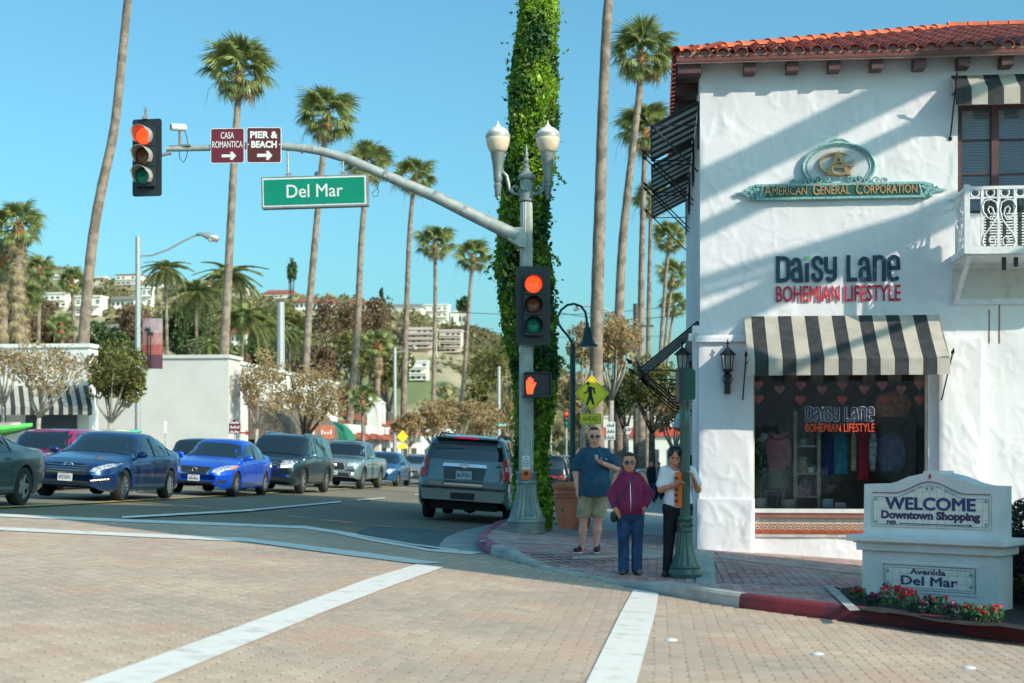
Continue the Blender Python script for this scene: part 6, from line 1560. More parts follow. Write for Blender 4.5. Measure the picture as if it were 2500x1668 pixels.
# the big SUV turning away from us
th = make_car('suv_car', 'large grey green SUV seen from behind next to the fluted signal pole, plate BLFF301', 'suv', 5.18, 2.045, 1.89, 2.95, 1.0, .40, paint('tahoe_paint', (.17, .235, .245), .5), -4.14, 34.6, heading='out', rear=r_tahoe, rims=6, group='cars driving up the street')
dk1 = make_car('suv_car', 'dark SUV parked beyond the ivy trunk with a red tail lamp bar', 'suv', 4.8, 1.92, 1.72, 2.8, .95, .37, paint('black_paint', (.012, .012, .02)), -3.9, 51.5, heading='out', rear=r_dark, rims=6, group='cars parked along the right kerb')
make_car('suv_car', 'dark SUV further up the right kerb behind the gooseneck lamp post', 'suv', 4.8, 1.92, 1.78, 2.8, .95, .37, MATS['black_paint'], -3.4, 60.0, heading='out', rear=r_dark, rims=6, group='cars parked along the right kerb')
make_car('sedan_car', 'dark car with glowing tail lamp seen over the shoulder of the woman in magenta', 'sedan', 4.6, 1.8, 1.47, 2.7, .9, .33, MATS['black_paint'], -.4, 74.0, heading='out', rear=r_dark, rims=6, group='cars parked along the right kerb')
# boards on the roofs in the far lane
def board(px, py, Y, L, col, label, yaw, h=.16):
    p = ray(px, py, Y); t = thing('kayak', label, 'kayak', p, yaw)
    mb = MB(); n = 16; P = []
    for i in range(n + 1):
        q = i / n; w = .34 * math.sin(math.pi * min(1, max(.02, q))) ** .55; hh_ = h * math.sin(math.pi * max(.03, min(.97, q))) ** .5; b = .12 * (2 * q - 1) ** 2
        P.append([(w * math.cos(a), (q - .5) * L, b + hh_ * math.sin(a)) for a in np.linspace(0, 2 * math.pi, 13)])
    mb.grid(P); part('hull', mb, mt(col[0], col[1], .35, var=.1), t, smooth=True)
    P = [[(x * .9, y, z + .02) for x, y, z in row[0:7]] for row in P[2:-2]]
    mb = MB(); mb.grid(P); part('deck', mb, mt(col[2], col[3], .4, var=.3, scale=3), t, smooth=True)
board(-30, 1050, 33, 2.0, ('lime_hull', (.12, .55, .12), 'pale_deck', (.6, .42, .38)), 'lime green kayak with pale deck at the left picture edge', R(-80))
board(235, 1062, 42, 2.6, ('sea_green_hull', (.10, .50, .35), 'sand_deck', (.6, .5, .4)), 'sea green kayak tip behind the roof of the magenta SUV', R(-80), .14)
cc = thing('racked_car', 'dark car carrying the lime kayak in the far lane at the left edge', 'car', (*xy_of(-16.6, 30.5), float(zr(*xy_of(-16.6, 30.5)))), math.pi - TH)
mb = MB(); mb.prism([(-2.2, .3), (2.2, .3), (2.2, .8), (1.2, .95), (.5, 1.42), (-1.6, 1.45), (-2.2, 1.0)], -.85, .85, 'YZ'); part('body', mb, MATS['black_green_paint'], cc)
mb = MB(); mb.prism([(.9, 1.0), (.45, 1.36), (-1.5, 1.38), (-1.9, 1.02)], -.86, .86, 'YZ'); part('window', mb, M_CGL, cc)
for y_ in (1.35, -1.35):
    for sg in (-1, 1): obj('wheel', make_car.cache[('w', .335, 10)][0], cc, loc=(sg * .75, y_, .33))
# ------------------------------------------------------------ people: one smooth surface from blended limbs
def snets(prims, h=.007, pad=.03, zcut=None):
    """prims: (kind, data..., k); returns verts, quads of the zero surface"""
    lo = np.full(3, 1e9); hi = -lo
    for p in prims:
        if p[0] == 'c': pts = np.array([p[1], p[2]]); r = max(p[3], p[4])
        else: pts = np.array([p[1]]); r = max(p[2])
        lo = np.minimum(lo, pts.min(0) - r - pad); hi = np.maximum(hi, pts.max(0) + r + pad)
    n = np.ceil((hi - lo) / h).astype(int) + 1
    Vv = np.full(n, .05, np.float32)
    for p in prims:
        k = p[-1] if p[-1] else 1e-4
        if p[0] == 'c': pts = np.array([p[1], p[2]], float); r = max(p[3], p[4])
        else: pts = np.array([p[1]], float); r = max(p[2])
        a = np.maximum(0, ((pts.min(0) - r - k - .03 - lo) / h).astype(int)); b = np.minimum(n, ((pts.max(0) + r + k + .03 - lo) / h).astype(int) + 2)
        ax = [lo[i] + h * np.arange(a[i], b[i]) for i in range(3)]
        X, Y, Z = np.meshgrid(*ax, indexing='ij')
        if p[0] == 'c':
            A = pts[0]; B = pts[1]; d = B - A; L2 = max(1e-9, (d ** 2).sum())
            t = np.clip(((X - A[0]) * d[0] + (Y - A[1]) * d[1] + (Z - A[2]) * d[2]) / L2, 0, 1)
            D = np.sqrt((X - A[0] - t * d[0]) ** 2 + (Y - A[1] - t * d[1]) ** 2 + (Z - A[2] - t * d[2]) ** 2) - (p[3] + (p[4] - p[3]) * t)
        else:
            c, rr = p[1], p[2]; q = np.stack([X - c[0], Y - c[1], Z - c[2]], -1)
            if len(p) > 4 and p[3] is not None:
                q = q @ np.array(Matrix.Rotation(p[3][0], 3, 'XYZ'[p[3][1]]))
            q = q / np.array(rr); l = np.sqrt((q ** 2).sum(-1)); D = (l - 1) * min(rr) * (1 + .0 * l); D = (l - 1) * (np.mean(rr) * .5 + min(rr) * .5)
        s_ = (slice(a[0], b[0]), slice(a[1], b[1]), slice(a[2], b[2])); O = Vv[s_]
        hh = np.clip(.5 + .5 * (O - D) / k, 0, 1)
        Vv[s_] = O * (1 - hh) + D * hh - k * hh * (1 - hh)
    if zcut is not None: Vv = np.maximum(Vv, (zcut - (lo[2] + h * np.arange(n[2])))[None, None, :])
    g = Vv < 0
    c = np.zeros(np.array(Vv.shape) - 1, int); acc = np.zeros((*c.shape, 3), np.float32); cnt = np.zeros(c.shape, np.float32)
    def sl(o): return tuple(slice(o[i], o[i] + c.shape[i]) for i in range(3))
    offs = [(i, j, k) for i in (0, 1) for j in (0, 1) for k in (0, 1)]
    for o in offs:
        for axx in range(3):
            if o[axx]: continue
            o2 = list(o); o2[axx] = 1
            va, vb = Vv[sl(o)], Vv[sl(o2)]; m = (va < 0) != (vb < 0); t = np.where(m, va / (va - vb + 1e-12), 0)
            for q in range(3): acc[..., q] += np.where(m, o[q] + (t if q == axx else 0), 0)
            cnt += m
    act = cnt > 0; idx = -np.ones(c.shape, int); idx[act] = np.arange(act.sum())
    ii = np.stack(np.nonzero(act), -1)
    V = lo + h * (ii + acc[act] / cnt[act][:, None])
    F_ = []
    for axx in range(3):
        u, v = [(1, 2), (2, 0), (0, 1)][axx]
        a = [slice(1, -1)] * 3; a[axx] = slice(0, -1); b = list(a); b[axx] = slice(1, None)
        ga, gb = g[tuple(a)], g[tuple(b)]; m = ga != gb; P = np.stack(np.nonzero(m), -1)
        if len(P) == 0: continue
        P[:, u] += 1; P[:, v] += 1; s_ = ga[m]
        def cell(du, dv): q = P.copy(); q[:, u] -= du; q[:, v] -= dv; return idx[q[:, 0], q[:, 1], q[:, 2]]
        Q = np.stack([cell(1, 1), cell(0, 1), cell(0, 0), cell(1, 0)], -1); Q[~s_] = Q[~s_][:, ::-1]
        F_.append(Q)
    Q = np.concatenate(F_); Q = Q[(Q >= 0).all(1)]
    return V, Q
def sdf_part(name, prims, mats, parent, h=.007, color=None, wrinkle=0, label=None, seed=1, zcut=None):
    V, Q = snets(prims, h, zcut=zcut)
    if wrinkle:
        N = fbm(V[:, 0] * 9 + V[:, 1] * 4 + seed, V[:, 2] * 7 + V[:, 0] * 5, seed, 3) - .45
        cx = V[:, :2].mean(0); d = V[:, :2] - cx; d /= np.linalg.norm(d, axis=1)[:, None] + 1e-6
        V[:, :2] += d * (N * wrinkle)[:, None]; V[:, 2] += (V[:, 2] < (zcut or -9) + .02) * N * wrinkle
    mi = None
    if color is not None:
        C = V[Q].mean(1); mi = color(C).astype(np.int32)
    return obj(name, np_mesh(name, V, Q, mats, smooth=True, midx=mi), parent, label=label)
cap = lambda a, b, ra, rb, k=.03: ('c', a, b, ra, rb, k)
ell = lambda c, r, k=.03, rot=None: ('e', c, r, rot, k)
M_SK = mt('skin_fair', (.80, .37, .27), .5, var=.06, scale=12); M_SK2 = mt('skin_tan', (.66, .28, .17), .5, var=.06, scale=12)
M_LIP = mt('lip', (.50, .14, .12), .5); M_BROW = mt('brow', (.05, .03, .02), .8); M_SHADE = mt('sunglass', (.01, .008, .012), .08, coat=1)
def hand(P, wrist, dirn, palm_n, curl, sk=.0, scale=1.0, side=1):
    """palm and five bent fingers; dirn: finger direction, palm_n: normal towards the palm side"""
    w = Vector(wrist); d = Vector(dirn).normalized(); n = Vector(palm_n); n = (n - d * n.dot(d)).normalized(); s_ = d.cross(n) * side
    L = .085 * scale
    P.append(ell(w + d * (L * .5), (.030 * scale, .030 * scale, .030 * scale), .012)); 
    for k in (-1, 0, 1): P.append(cap(w + s_ * (k * .012), w + d * L + s_ * (k * .022 * scale), .015 * scale, .013 * scale, .01))
    for i, fl in enumerate((.070, .080, .075, .058)):
        o = w + d * L + s_ * ((i - 1.5) * .0185 * scale); p = o; dd = d.copy()
        for q, seg in enumerate((.45, .32, .23)):
            a = curl * (.9 + .12 * i) * (1 if q else .8); dd = (dd * math.cos(a) + n * math.sin(a)).normalized()
            e = p + dd * fl * seg * scale; P.append(cap(p, e, .0095 * scale, .0085 * scale, .004)); p = e
            nn = n - dd * n.dot(dd); n2 = nn
    p = w + d * L * .30 - s_ * .026 * scale; dd = (d * .75 - s_ * .65 + n * .35).normalized()
    e = p + dd * .038 * scale; P.append(cap(p, e, .013 * scale, .011 * scale, .008)); dd = (dd + n * .5 + d * .3).normalized(); P.append(cap(e, e + dd * .032 * scale, .0105 * scale, .009 * scale, .004))
def head(P, c, sc, tilt=0.0, turn=0.0):
    """head primitives around centre c (eye level), facing -y; returns a mapper for face positions"""
    Rm = Matrix.Rotation(turn, 3, 'Z') @ Matrix.Rotation(tilt, 3, 'X'); c = Vector(c)
    T = lambda x, y, z: c + Rm @ (Vector((x, y, z)) * sc)
    r = lambda *a: tuple(q * sc for q in a)
    P.append(ell(T(0, .010, .035), r(.080, .096, .090), .02)); P.append(ell(T(0, -.022, -.042), r(.068, .064, .074), .035))
    P.append(ell(T(0, -.050, -.092), r(.030, .028, .022), .025)); P.append(cap(T(0, -.088, .005), T(0, -.108, -.030), .009 * sc, .014 * sc, .012))
    P.append(ell(T(0, -.090, -.062), r(.022, .010, .008), .008)); P.append(ell(T(0, -.087, -.072), r(.018, .010, .008), .006))
    for s_ in (-1, 1):
        P.append(ell(T(s_ * .078, .01, -.008), r(.010, .018, .030), .006)); P.append(ell(T(s_ * .038, -.062, -.03), r(.022, .02, .02), .02)); P.append(ell(T(s_ * .033, -.083, .022), r(.024, .01, .007), .01))
    return T
def face_col(T, sc):
    m = T(0, -.096, -.067)
    def f(C):
        mi = np.zeros(len(C)); d = (C - np.array(m)) / np.array([.024 * sc, .03 * sc, .008 * sc]); mi[(d ** 2).sum(1) < 1] = 1
        for s_ in (-1, 1):
            b = np.array(T(s_ * .033, -.09, .030)); d = (C - b) / np.array([.024 * sc, .03 * sc, .006 * sc]); mi[(d ** 2).sum(1) < 1] = 2
        return mi
    return f
def glasses(T, sc, parent, w=.031, hh=.020, wide=1.0):
    mb = MB()
    for s_ in (-1, 1):
        pts = [(s_ * (.034 + w * math.cos(a) * (1 if abs(math.cos(a)) < .7 else .95)), -.103 + .010 * abs(math.cos(a)) + .006, .004 + hh * math.sin(a)) for a in np.linspace(0, 2 * math.pi, 17)[:-1]]
        mb.add([T(*p) for p in pts] + [T(p[0], p[1] - .006, p[2]) for p in pts], [tuple(range(16)), tuple(range(16, 32))] + [(j, (j + 1) % 16, 16 + (j + 1) % 16, 16 + j) for j in range(16)])
        mb.bar(T(s_ * .064, -.085, .012), T(s_ * .080, .0, .008), .006 * sc, .010 * sc)
    mb.bar(T(-.012, -.110, .012), T(.012, -.110, .012), .006 * sc, .006 * sc)
    part('sunglasses', mb, M_SHADE, parent)

# ---- the man
def man():
    b = G(1445, 1365, .05); Y = b.y; s_ = S(Y)
    t = thing('person', 'person in navy T-shirt, khaki shorts and sunglasses eating a snack by the planter', 'person', (b.x, Y, gz(b.x, Y)))
    X = lambda px: (px - 1445) / s_
    P = []; hc = (.034, -.02, 1.625); T = head(P, hc, 1.03, R(4))
    P += [cap((.036, .005, 1.44), (.035, .0, 1.56), .062, .058, .03), cap((-.10, .02, 1.38), (.18, .02, 1.38), .07, .07, .05), ell((.04, .01, 1.22), (.185, .125, .24), .06), ell((.045, -.01, .98), (.185, .15, .20), .06)]
    # arms
    P += [cap((-.165, .02, 1.40), (-.225, .02, 1.13), .056, .046, .03), cap((-.225, .02, 1.13), (-.205, -.03, .90), .044, .029, .02)]
    hand(P, (-.205, -.03, .89), (.08, -.12, -1), (.9, -.2, .2), .16)
    P += [cap((.245, .02, 1.40), (.345, -.02, 1.175), .056, .047, .03), cap((.345, -.02, 1.175), (.135, -.20, 1.255), .045, .029, .02)]
    hand(P, (.135, -.20, 1.255), (-.75, -.25, .45), (-.1, .15, 1.0), .45)
    # legs
    for hx, kx, ax_, ay in ((-.05, -.115, -.135, 0), (.14, .085, .055, .02)):
        P += [cap((hx, .0, .86), (kx, -.01, .50), .095, .062, .05), cap((kx, -.01, .50), (kx * .6 + ax_ * .4, .012, .32), .058, .060, .03), cap((kx * .6 + ax_ * .4, .012, .32), (ax_, .01, .09), .060, .036, .02), cap((ax_, .01, .09), (ax_, -.02, .05), .036, .034, .01)]
    sdf_part('body', P, [M_SK, M_LIP, M_BROW], t, .0065, face_col(T, 1.03))
    H_ = [ell(Vector(T(0, .032, .052)), (.083, .090, .083), .01), ell(Vector(T(0, -.02, .105)), (.052, .05, .022), .02)]
    sdf_part('hair', H_, mt('hair_brown_short', (.07, .035, .025), .8, var=.2, scale=60), t, .006)
    glasses(T, 1.03, t)
    Sh = [cap((-.10, .02, 1.385), (.18, .02, 1.385), .085, .085, .04), cap((.035, .015, 1.41), (.035, .01, 1.475), .10, .068, .04), ell((.04, .01, 1.22), (.21, .145, .26), .05), ell((.045, -.015, 1.0), (.205, .17, .22), .06), cap((.0, -.0, .93), (.0, .0, .76), .165, .165, .06), cap((.09, -.0, .93), (.09, .0, .76), .165, .165, .06), cap((-.07, .0, .86), (.16, .0, .86), .12, .12, .04),
          cap((-.145, .02, 1.385), (-.225, .02, 1.20), .068, .074, .03), cap((.225, .02, 1.385), (.322, -.005, 1.235), .068, .074, .03)]
    sdf_part('t_shirt', Sh, mt('navy_cotton', (.02, .075, .14), .9, var=.12, scale=6, bump=.15, bscale=80), t, .008, wrinkle=.03, zcut=.80)
    So = [cap((-.06, .0, .87), (-.11, .0, .56), .12, .105, .03), cap((.15, .0, .87), (.10, .0, .56), .12, .10, .03), cap((-.115, .0, .60), (-.125, .0, .46), .105, .108, .01), cap((.10, .0, .60), (.098, .0, .46), .10, .10, .01), cap((-.04, 0, .90), (.13, 0, .90), .12, .12, .04)]
    sdf_part('shorts', So, mt('khaki_cloth', (.38, .30, .20), .9, var=.15, scale=7, bump=.2, bscale=90), t, .008, wrinkle=.026, seed=5, zcut=.50)
    for ax_, ay, yaw, ln in ((-.16, -.02, -.55, .13), (.05, .0, -.1, .13)):
        d = Vector((math.sin(yaw), -math.cos(yaw), 0)); a = Vector((ax_ + .02, .03, .055))
        V_ = [cap(a, a + d * .17 - Vector((0, 0, .012)), .046, .036, .03), cap(a + Vector((0, 0, .0)), a + Vector((0, 0, .055)), .042, .040, .03)]
        sh_ = sdf_part('shoe', V_, mt('maroon_knit', (.05, .012, .03), .8, var=.2, scale=30), t, .007)
        mb = MB(); mb.tube([a - d * .06 - Vector((0, 0, .04)), a - d * .02 - Vector((0, 0, .04)), a + d * .08 - Vector((0, 0, .04)), a + d * .205 - Vector((0, 0, .036))], [.030, .048, .044, .026], 12)
        mb.v = [(x, y, .004 + (z - .0) * .45) for x, y, z in mb.v]
        part('sole', mb, M_SWHITE, sh_, smooth=True)
    mb = MB(); mb.lathe([(.008, 0), (.018, .02), (.016, .045), (.004, .06)], 8, (.055, -.235, 1.315)); part('snack', mb, mt('wrapper', (.5, .5, .52), .4, var=.5, scale=90), thing('snack', 'small pale snack in the raised hand of the man', 'food', t.location), smooth=True)
    mb = MB(); mb.box((.19, -.162, 1.315), (.03, .004, .007)); part('chest_logo', mb, M_SWHITE, t)
man()
def woman():
    b = G(1540, 1408, .0); Y = b.y; s_ = S(Y)
    t = thing('person', 'person in magenta zip jacket, jeans and sunglasses with a black strap across the chest', 'person', (b.x, Y, gz(b.x, Y)))
    P = []; T = head(P, (-.022, -.02, 1.385), .95, R(2))
    P += [cap((-.02, .0, 1.22), (-.02, .0, 1.33), .055, .050, .03), cap((-.15, .02, 1.21), (.12, .02, 1.21), .06, .06, .05), ell((-.02, .0, 1.02), (.16, .12, .2), .06), ell((-.01, 0, .80), (.17, .13, .14), .06)]
    P += [cap((-.17, .02, 1.20), (-.238, .02, 1.0), .045, .038, .03), cap((-.238, .02, 1.0), (-.205, -.09, .835), .036, .026, .02)]
    hand(P, (-.205, -.09, .83), (.5, -.05, -.75), (.2, .9, 0), .35, scale=.88)
    P += [cap((.14, .02, 1.20), (.235, .02, 1.0), .045, .038, .03), cap((.235, .02, 1.0), (.165, -.10, .84), .036, .026, .02)]
    hand(P, (.165, -.10, .84), (-.75, .0, -.45), (.0, .95, 0), .3, scale=.88, side=-1)
    for hx, kx, ax_ in ((-.09, -.078, -.080), (.075, .072, .065)):
        P += [cap((hx, .0, .74), (kx, -.0, .44), .085, .058, .05), cap((kx, 0, .44), (ax_, .01, .08), .055, .035, .02)]
    sdf_part('body', P, [M_SK2, M_LIP, M_BROW], t, .0065, face_col(T, .95))
    sdf_part('hair', [ell(Vector(T(0, .036, .05)), (.083, .088, .088), .02), ell(Vector(T(0, -.015, .102)), (.05, .05, .02), .02), ell(Vector(T(.03, .10, -.02)), (.035, .03, .05), .02), ell(Vector(T(-.07, .035, .0)), (.018, .04, .04), .02), ell(Vector(T(.07, .035, .0)), (.018, .04, .04), .02)], mt('hair_grey_brown', (.035, .022, .02), .7, var=.35, scale=50), t, .006)
    glasses(T, .95, t, w=.032, hh=.023)
    J = [cap((-.11, .02, 1.195), (.08, .02, 1.195), .075, .075, .04), cap((-.02, .02, 1.23), (-.02, .02, 1.275), .085, .075, .02), ell((-.02, -.02, 1.04), (.175, .15, .20), .06), ell((-.01, -.03, .88), (.18, .17, .18), .06), cap((-.05, .0, .80), (.04, .0, .80), .14, .14, .04),
         cap((-.145, .02, 1.19), (-.235, .02, 1.0), .062, .058, .03), cap((-.24, .02, 1.0), (-.212, -.075, .855), .06, .046, .02), cap((.115, .02, 1.19), (.23, .02, 1.0), .062, .058, .03), cap((.238, .02, 1.0), (.172, -.085, .86), .06, .046, .02)]
    mj = mt('magenta_fleece', (.22, .010, .075), .75, var=.15, scale=7, bump=.15, bscale=90)
    jk = sdf_part('jacket', J, mj, t, .008, wrinkle=.03, seed=9, zcut=.745)
    sdf_part('collar', [cap((-.07, -.06, 1.255), (-.075, .04, 1.285), .02, .02, .01), cap((.035, -.06, 1.255), (.04, .04, 1.285), .02, .02, .01), cap((-.075, .04, 1.285), (.04, .04, 1.285), .02, .02, .01), cap((-.07, -.06, 1.255), (-.02, -.125, 1.17), .018, .012, .01), cap((.035, -.06, 1.255), (-.02, -.125, 1.17), .018, .012, .01)], mj, jk, .007)
    bvh = BVHTree.FromPolygons([v.co.copy() for v in jk.data.vertices], [tuple(p.vertices) for p in jk.data.polygons])
    def onto(x, z, o=.004):
        h = bvh.ray_cast(Vector((x, -2, z)), Vector((0, 1, 0))); return (Vector(h[0]) + Vector((0, -o, 0))) if h[0] else Vector((x, -.1, z))
    mb = MB(); mb.tube([onto(-.02 + .015 * (1 - z / 1.17), z) for z in np.linspace(1.17, .71, 14)], .0045, 5); part('zip', mb, M_CHR, jk)
    mb = MB(); A = []
    for q in np.linspace(0, 1, 16):
        x = .06 + (-.215 - .06) * q; z = 1.275 + (.86 - 1.275) * q; A.append([onto(x - .018, z - .012, .008), onto(x + .018, z + .012, .008)])
    mb.grid(A); bag = thing('shoulder_bag', 'small black shoulder bag hanging at the hip of the person in the magenta jacket', 'bag', t.location)
    part('strap', mb, M_BLKP, bag); sdf_part('bag_body', [ell((-.215, -.05, .72), (.045, .05, .075), .02), cap((-.205, -.05, .78), (-.205, -.06, .88), .012, .012, .01)], M_BLKP, bag, .008)
    Je = [cap((-.05, .0, .76), (.04, .0, .76), .13, .13, .03), cap((-.085, .0, .72), (-.090, -.0, .44), .098, .072, .02), cap((.075, .0, .72), (.080, -.0, .44), .098, .072, .02), cap((-.090, 0, .44), (-.088, .01, .06), .070, .068, .01), cap((.080, 0, .44), (.076, .01, .06), .070, .068, .01)]
    sdf_part('jeans', Je, mt('denim', (.02, .06, .15), .85, var=.3, scale=5, bump=.2, bscale=120), t, .008, wrinkle=.016, seed=3)
    for x, yw in ((-.085, -.25), (.075, .25)):
        d = Vector((math.sin(yw), -math.cos(yw), 0)); a = Vector((x, .01, .035)); sdf_part('shoe', [cap(a, a + d * .13, .042, .036, .02)], mt('grey_trainer', (.12, .12, .12), .7, var=.5, scale=25), t, .008)
woman()
def girl():
    b = G(1652, 1411, .0); Y = 17.55; s_ = S(Y); bx = (1655 - 1250) / s_
    t = thing('person', 'person with dark hair in white T-shirt and black trousers leaning on the green post', 'person', (bx, Y, gz(bx, Y)))
    P = []; hc = (-.045, -.06, 1.475); T = head(P, hc, .98, R(24), R(-4))
    P += [cap((-.02, .0, 1.29), (-.035, -.03, 1.41), .050, .048, .03), cap((-.15, .02, 1.29), (.14, .02, 1.29), .055, .055, .05), ell((.0, .0, 1.10), (.135, .10, .2), .06), ell((.0, 0, .87), (.14, .11, .14), .06)]
    pole = P1 - Vector(t.location)
    P += [cap((-.165, .02, 1.29), (-.215, -.03, 1.07), .045, .040, .03), cap((-.215, -.03, 1.07), (-.06, -.20, 1.135), .038, .026, .02)]
    hand(P, (-.06, -.20, 1.135), (.65, -.35, .30), (.3, -.6, -.5), .42, scale=.88)
    P += [cap((.17, .02, 1.29), (.245, -.02, 1.07), .045, .040, .03), cap((.245, -.02, 1.07), (.17, -.18, 1.21), .038, .025, .02)]
    hand(P, (.17, -.18, 1.21), (-.35, -.40, .8), (-.85, -.2, -.1), .5, scale=.88, side=-1)
    for hx, kx, ax_ in ((-.085, -.11, -.135), (.085, .10, .10)):
        P += [cap((hx, .0, .80), (kx, -.0, .46), .08, .054, .05), cap((kx, 0, .46), (ax_, .01, .08), .052, .034, .02)]
    sdf_part('body', P, [M_SK2, M_LIP, M_BROW], t, .0065, face_col(T, .98))
    H_ = [ell(Vector(T(-.022, .022, .048)), (.068, .097, .088), .006), ell(Vector(T(.022, .022, .048)), (.068, .097, .088), .006), ell(Vector(T(0, .09, -.03)), (.06, .04, .09), .02), ell(Vector(T(-.074, .015, -.0)), (.014, .04, .05), .01), ell(Vector(T(.074, .015, -.0)), (.014, .04, .05), .01)]
    sdf_part('hair', H_, mt('hair_black', (.010, .010, .012), .35, var=.1), t, .006)
    mb = MB()
    for sg in (-1, 1): mb.tube([T(sg * .033 + dx, -.094 + abs(dx) * .25, -.004 - (.02 ** 2 - dx * dx) * 14) for dx in np.linspace(-.02, .02, 7)], .0016, 5)
    part('eyelashes', mb, M_BROW, t)
    Sh = [cap((-.14, .02, 1.295), (.13, .02, 1.295), .066, .066, .04), ell((.0, .0, 1.12), (.165, .125, .21), .05), ell((.0, -.01, .96), (.165, .135, .17), .05), cap((-.05, .0, .90), (.05, .0, .90), .125, .125, .04),
          cap((-.16, .02, 1.30), (-.208, -.015, 1.14), .062, .066, .03), cap((.165, .02, 1.30), (.232, -.0, 1.14), .062, .066, .03)]
    sdf_part('t_shirt', Sh, mt('white_cotton', (.80, .81, .86), .9, var=.04, scale=6), t, .008, wrinkle=.026, seed=13, zcut=.83)
    Tr = [cap((-.05, .0, .86), (.05, .0, .86), .128, .128, .04), cap((-.085, .0, .82), (-.11, -.0, .46), .098, .070, .05), cap((.085, .0, .82), (.10, -.0, .46), .098, .070, .05), cap((-.11, 0, .46), (-.135, .01, .08), .068, .056, .02), cap((.10, 0, .46), (.10, .01, .08), .068, .056, .02)]
    sdf_part('trousers', Tr, mt('black_cotton', (.008, .010, .016), .9, var=.2, scale=8), t, .008, wrinkle=.012)
    for x, yw in ((-.14, -.3), (.11, .2)):
        d = Vector((math.sin(yw), -math.cos(yw), 0)); a = Vector((x, .01, .04)); sdf_part('shoe', [cap(a, a + d * .14, .044, .036, .02)], M_BLKP, t, .008)
girl()
def far_person(px, py, Y, name, top, legs, hgt=1.65):
    p = ray(px, 1100, Y); g = gz(p.x, Y); t = thing('person', name, 'person', (p.x, Y, g), 0)
    P = []; T = head(P, (0, 0, 1.5), .95); P += [cap((0, 0, 1.3), (0, 0, 1.43), .05, .05), cap((-.17, 0, 1.3), (-.24, .0, 1.02), .045, .035), cap((-.24, 0, 1.02), (-.16, -.12, .86), .033, .026), cap((.17, 0, 1.3), (.24, .0, 1.02), .045, .035), cap((.24, 0, 1.02), (.26, -.05, .8), .033, .026), ell((0, 0, 1.1), (.15, .1, .26)), cap((-.08, 0, .85), (-.1, 0, .08), .08, .04), cap((.08, 0, .85), (.1, 0, .08), .08, .04)]
    sdf_part('body', P, [M_SK, M_LIP, M_BROW], t, .013, face_col(T, .95))
    sdf_part('hair', [ell(Vector(T(0, .02, .045)), (.085, .095, .095), .01)], M_BROW, t, .012)
    sdf_part('top', [ell((0, 0, 1.15), (.19, .14, .24)), cap((-.12, 0, 1.3), (.12, 0, 1.3), .07, .07), cap((0, 0, 1.0), (0, 0, .88), .16, .17)], top, t, .012)
    sdf_part('trousers', [cap((-.08, 0, .88), (-.1, 0, .1), .10, .07), cap((.08, 0, .88), (.1, 0, .1), .10, .07)], legs, t, .012)
    for sx in (-1, 1): sdf_part('shoe', [cap((sx * .1, 0, .04), (sx * .12, -.14, .035), .045, .04)], M_BLKP, t, .012)
far_person(1590, 1100, 55, 'distant person in black sleeveless top walking up the pavement between the trees', MATS['black_cotton'], MATS['denim'])
far_person(1608, 1100, 62, 'distant person in teal top walking up the pavement', mt('teal_cloth', (.02, .2, .18), .9), MATS['black_cotton'])

# ---- the dressed mannequin at the side door
mn = thing('mannequin', 'headless mannequin in a long black patterned kaftan by the street side wall', 'mannequin', BM_ @ Vector((-.21, .40, 0)), -TH); mn.scale = (.72, .72, 1)
mn.location.z = gz(mn.location.x, mn.location.y)
mb = MB(); mb.lathe([(.05, 1.50), (.045, 1.56), (.03, 1.58)], 12); mb.tube([(0, 0, 0), (0, 0, .5)], .015, 6); mb.lathe([(.16, 0), (.15, .015)], 14); part('stand', mb, mt('mannequin_white', (.6, .58, .54), .5), mn)
mk = mt('kaftan_black', (.012, .012, .016), .9, col2=(.20, .13, .10), var=.1, scale=38, ramp=(.55, .62))
sdf_part('kaftan', [cap((-.14, 0, 1.42), (.14, 0, 1.42), .07, .07), ell((0, 0, 1.15), (.20, .15, .28)), cap((0, 0, .95), (0, 0, .42), .19, .22), cap((-.16, 0, 1.40), (-.26, -.02, .95), .07, .13), cap((.16, 0, 1.40), (.26, -.02, .95), .07, .13)], mk, mn, .011, wrinkle=.03)
mb = MB(); rs = random.Random(2)
for k in range(26):
    a = k * .2417; mb.tube([(.22 * math.cos(a), .2 * math.sin(a), .42), (.23 * math.cos(a) + rs.uniform(-.02, .02), .21 * math.sin(a), .22)], .008, 4)
fr = part('fringe', mb, mt('fringe_tan', (.30, .22, .17), .9), mn); fr['kind'] = 'stuff'
# ------------------------------------------------------------ ivy, palms, trees
def leaf_cloud(N, pos, size, seed, up=.35, asp=.55, jag=False):
    """N leaves at pos (Nx3): two triangles each, folded"""
    rs = np.random.RandomState(seed); n = rs.normal(0, 1, (N, 3)); n[:, 2] += up; n /= np.linalg.norm(n, axis=1)[:, None]
    r = rs.normal(0, 1, (N, 3)); a = np.cross(n, r); a /= np.linalg.norm(a, axis=1)[:, None] + 1e-9; b = np.cross(n, a)
    s = (size * rs.uniform(.6, 1.35, N))[:, None]
    V = np.stack([pos - a * s, pos - b * s * asp + n * s * .2, pos + a * s, pos + b * s * asp + n * s * .2], 1).reshape(-1, 3)
    q = np.arange(N)[:, None] * 4; T3 = np.concatenate([q + [0, 1, 2], q + [0, 2, 3]]); return V, T3
def cloud_part(name, pos, size, mat, parent, seed=0, up=.35, asp=.55, stuff=False):
    V, T3 = leaf_cloud(len(pos), pos, size, seed, up, asp); o = obj(name, np_mesh(name, V, T3, mat), parent)
    if stuff: o['kind'] = 'stuff'
    return o
M_IVY = mt('ivy_leaf', (.33, .50, .05), .42, col2=(.055, .15, .045), var=.3, scale=1.6, ramp=(.4, .6), rnd=.5)
